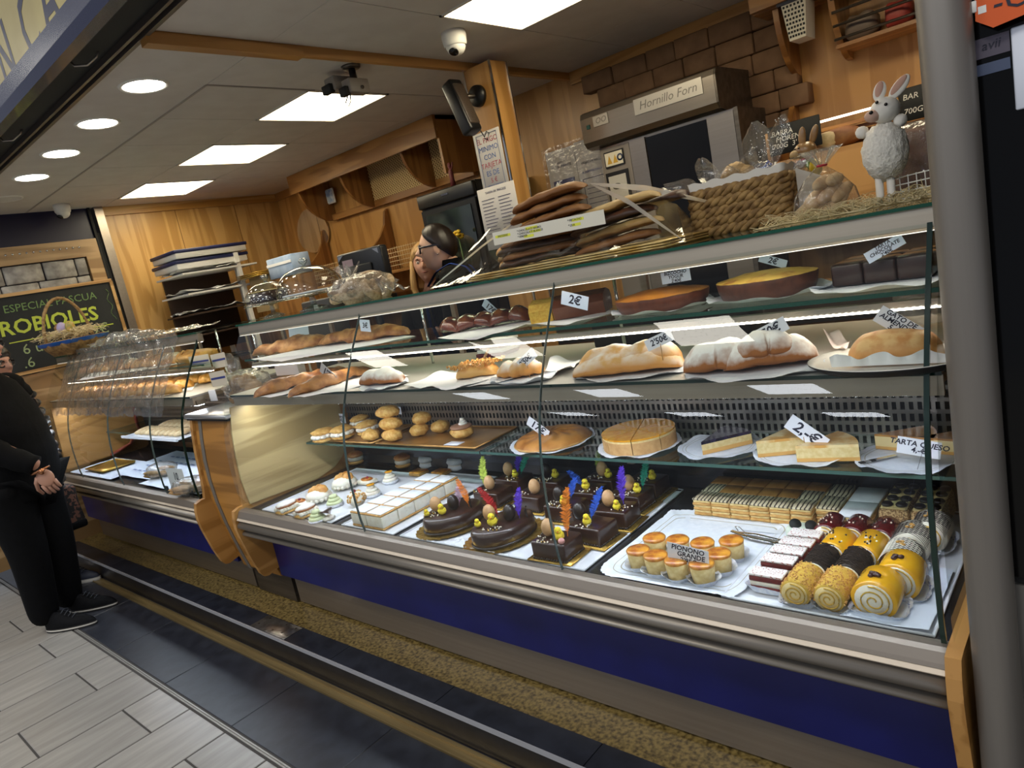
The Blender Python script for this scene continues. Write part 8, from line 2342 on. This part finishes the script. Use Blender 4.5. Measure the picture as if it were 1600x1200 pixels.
hair_cap(H2, t, HAIRD, s=.97, front=.42, low=-.45, th=.016); eyes(t, H2, t, .97); glasses(H2, t, BLACK, .97)
SH2 = mat('navy_shoe', '#151b2c', .6); shoe(t, pt(.05, -.095, 0), F2, SH2, mat('white_sole', '#bdb8b0', .6)); shoe(t, pt(.05, .095, 0), F2, SH2, MATS['white_sole'])
LEO = mat('leopard_print', '#6b4636', .75, 0, '#15100e', 55, lo=.44, hi=.50, detail=1)
p = at(99, 792, y=1.10)
t = thing('handbag', 'leopard print handbag with dark trim held by the second customer', 'bag', (p.x, 1.12, .45))
mb = MB(); mb.rbox((p.x, 1.12, p.z + .01), (.20, .10, .25), .03, 3, jit=.01, sub=1); mb.build('bag_body', LEO, t)
mb = MB(); mb.rbox((p.x, 1.12, p.z - .115), (.215, .112, .05), .015, 2); mb.build('bottom_trim', CLOTHK, t)
MB().tube([(p.x - .06, 1.12, p.z + .12), (p.x - .04, 1.11, p.z + .22), (p.x + .03, 1.11, p.z + .24), (p.x + .07, 1.12, p.z + .12)], .008, 8).build('handle', CLOTHK, t)
o = paper('paper_scrap', 'small crumpled white paper scrap on the dark floor by the step', 'paper', [tuple(at(q[0], q[1], z=.004)) for q in ((106, 897), (116, 900), (121, 894), (110, 890))], crumple=.02, seed=3, n=6)

# ------------------------------------------------------------------ neighbouring stall at the right edge
t = thing('black_cabinet', 'tall black glass fronted cabinet right of the metal post', 'cabinet', (.15, 1.6, 0))
BG = mat('black_glass', '#040405', .12, 0, spec=.25)
MB().b2((-.178, 1.335, .0), (.8, 2.3, .78)).build('base', mat('cabinet_grey', '#7c7974', .4, .5), t)
MB().b2((-.178, 1.335, .785), (.8, 2.3, 2.4)).build('body', MATTB, t); MB().b2((-.170, 1.326, .80), (.8, 1.334, 2.36)).build('door_glass', BG, t)
MB().b2((-.180, 1.322, .785), (-.170, 1.335, 2.38)).build('door_frame', BLACK, t)
t = thing('orange_card', 'orange handwritten card clipped at the top of the black cabinet', 'card', (-.07, 1.31, 1.70))
a, b, c_ = at(1527, 0, y=1.30), at(1600, -22, y=1.30), at(1532, 32, y=1.30)
a, b, c_ = Vector(a), Vector(b), Vector(c_)
R = (b - a).normalized(); U = (a - c_).normalized(); M = frame_m(a, R, U)
MB().prism([(-.003, .06), (.16, .06), (.16, -.020), (.018, -.043), (-.003, -.028)], 'z', -.0005, .0005, M=M).build('card_sheet', mat('orange_paper', '#d85a1a', .6), t)
text('-CH', .040, INK, t, M @ T(.052, -.012, .0012), shear=.15)
MB().rbox((-.006, -.008, 0), (.010, .016, .004), .001, 1, M=M).build('clip', WHITE, t)
MB().b2((a.x, 1.299, a.z - .02), (a.x + .01, 1.326, a.z - .01)).build('clip_arm', WHITE, t)
p = at(1548, 72, y=1.323)
t = thing('label_reflection', 'dim grey reflection of a handwritten label under the orange card', 'label', (p.x, 1.323, p.z))  # dim sheet drawn as the mirror image of a label in the door
M = frame_m((p.x, 1.3235, p.z), (1, 0, 0), (0, 0, 1))
MB().box((0, 0, 0), (.046, .028, .001), M=M).build('mirrored_sheet', mat('mirrored_label', '#5b5563', .7), t); text('avii', .018, INK, t, M @ T(0, .002, .0012), shear=.2)
MB().box((.0, -.030, 0), (.044, .016, .001), M=M).build('blue_strip', mat('dim_blue', '#4a5570', .6), t)
p = at(1592, 95, y=1.318)
o = MB().rbox((p.x + .03, 1.320, p.z - .01), (.075, .004, .115), .002, 1).build('shirt_reflection', mat('mirrored_shirt', '#e4e9f6', .6)); tag(o, 'bluish white shirt reflection at the right edge beside the orange card', 'paper')  # pale sheet on the door stands in for a white shirt's reflection

# lettering: turn the text curves into plain meshes
bpy.context.view_layer.update()
_dg = bpy.context.evaluated_depsgraph_get()
for o in [q for q in COL.objects if q.type == 'FONT']:
    me = bpy.data.meshes.new_from_object(o.evaluated_get(_dg)); nm = o.name
    n_ = bpy.data.objects.new('lettering', me); COL.objects.link(n_)
    n_.parent = o.parent; n_.matrix_local = o.matrix_local.copy()
    bpy.data.objects.remove(o)
    n_.name = nm
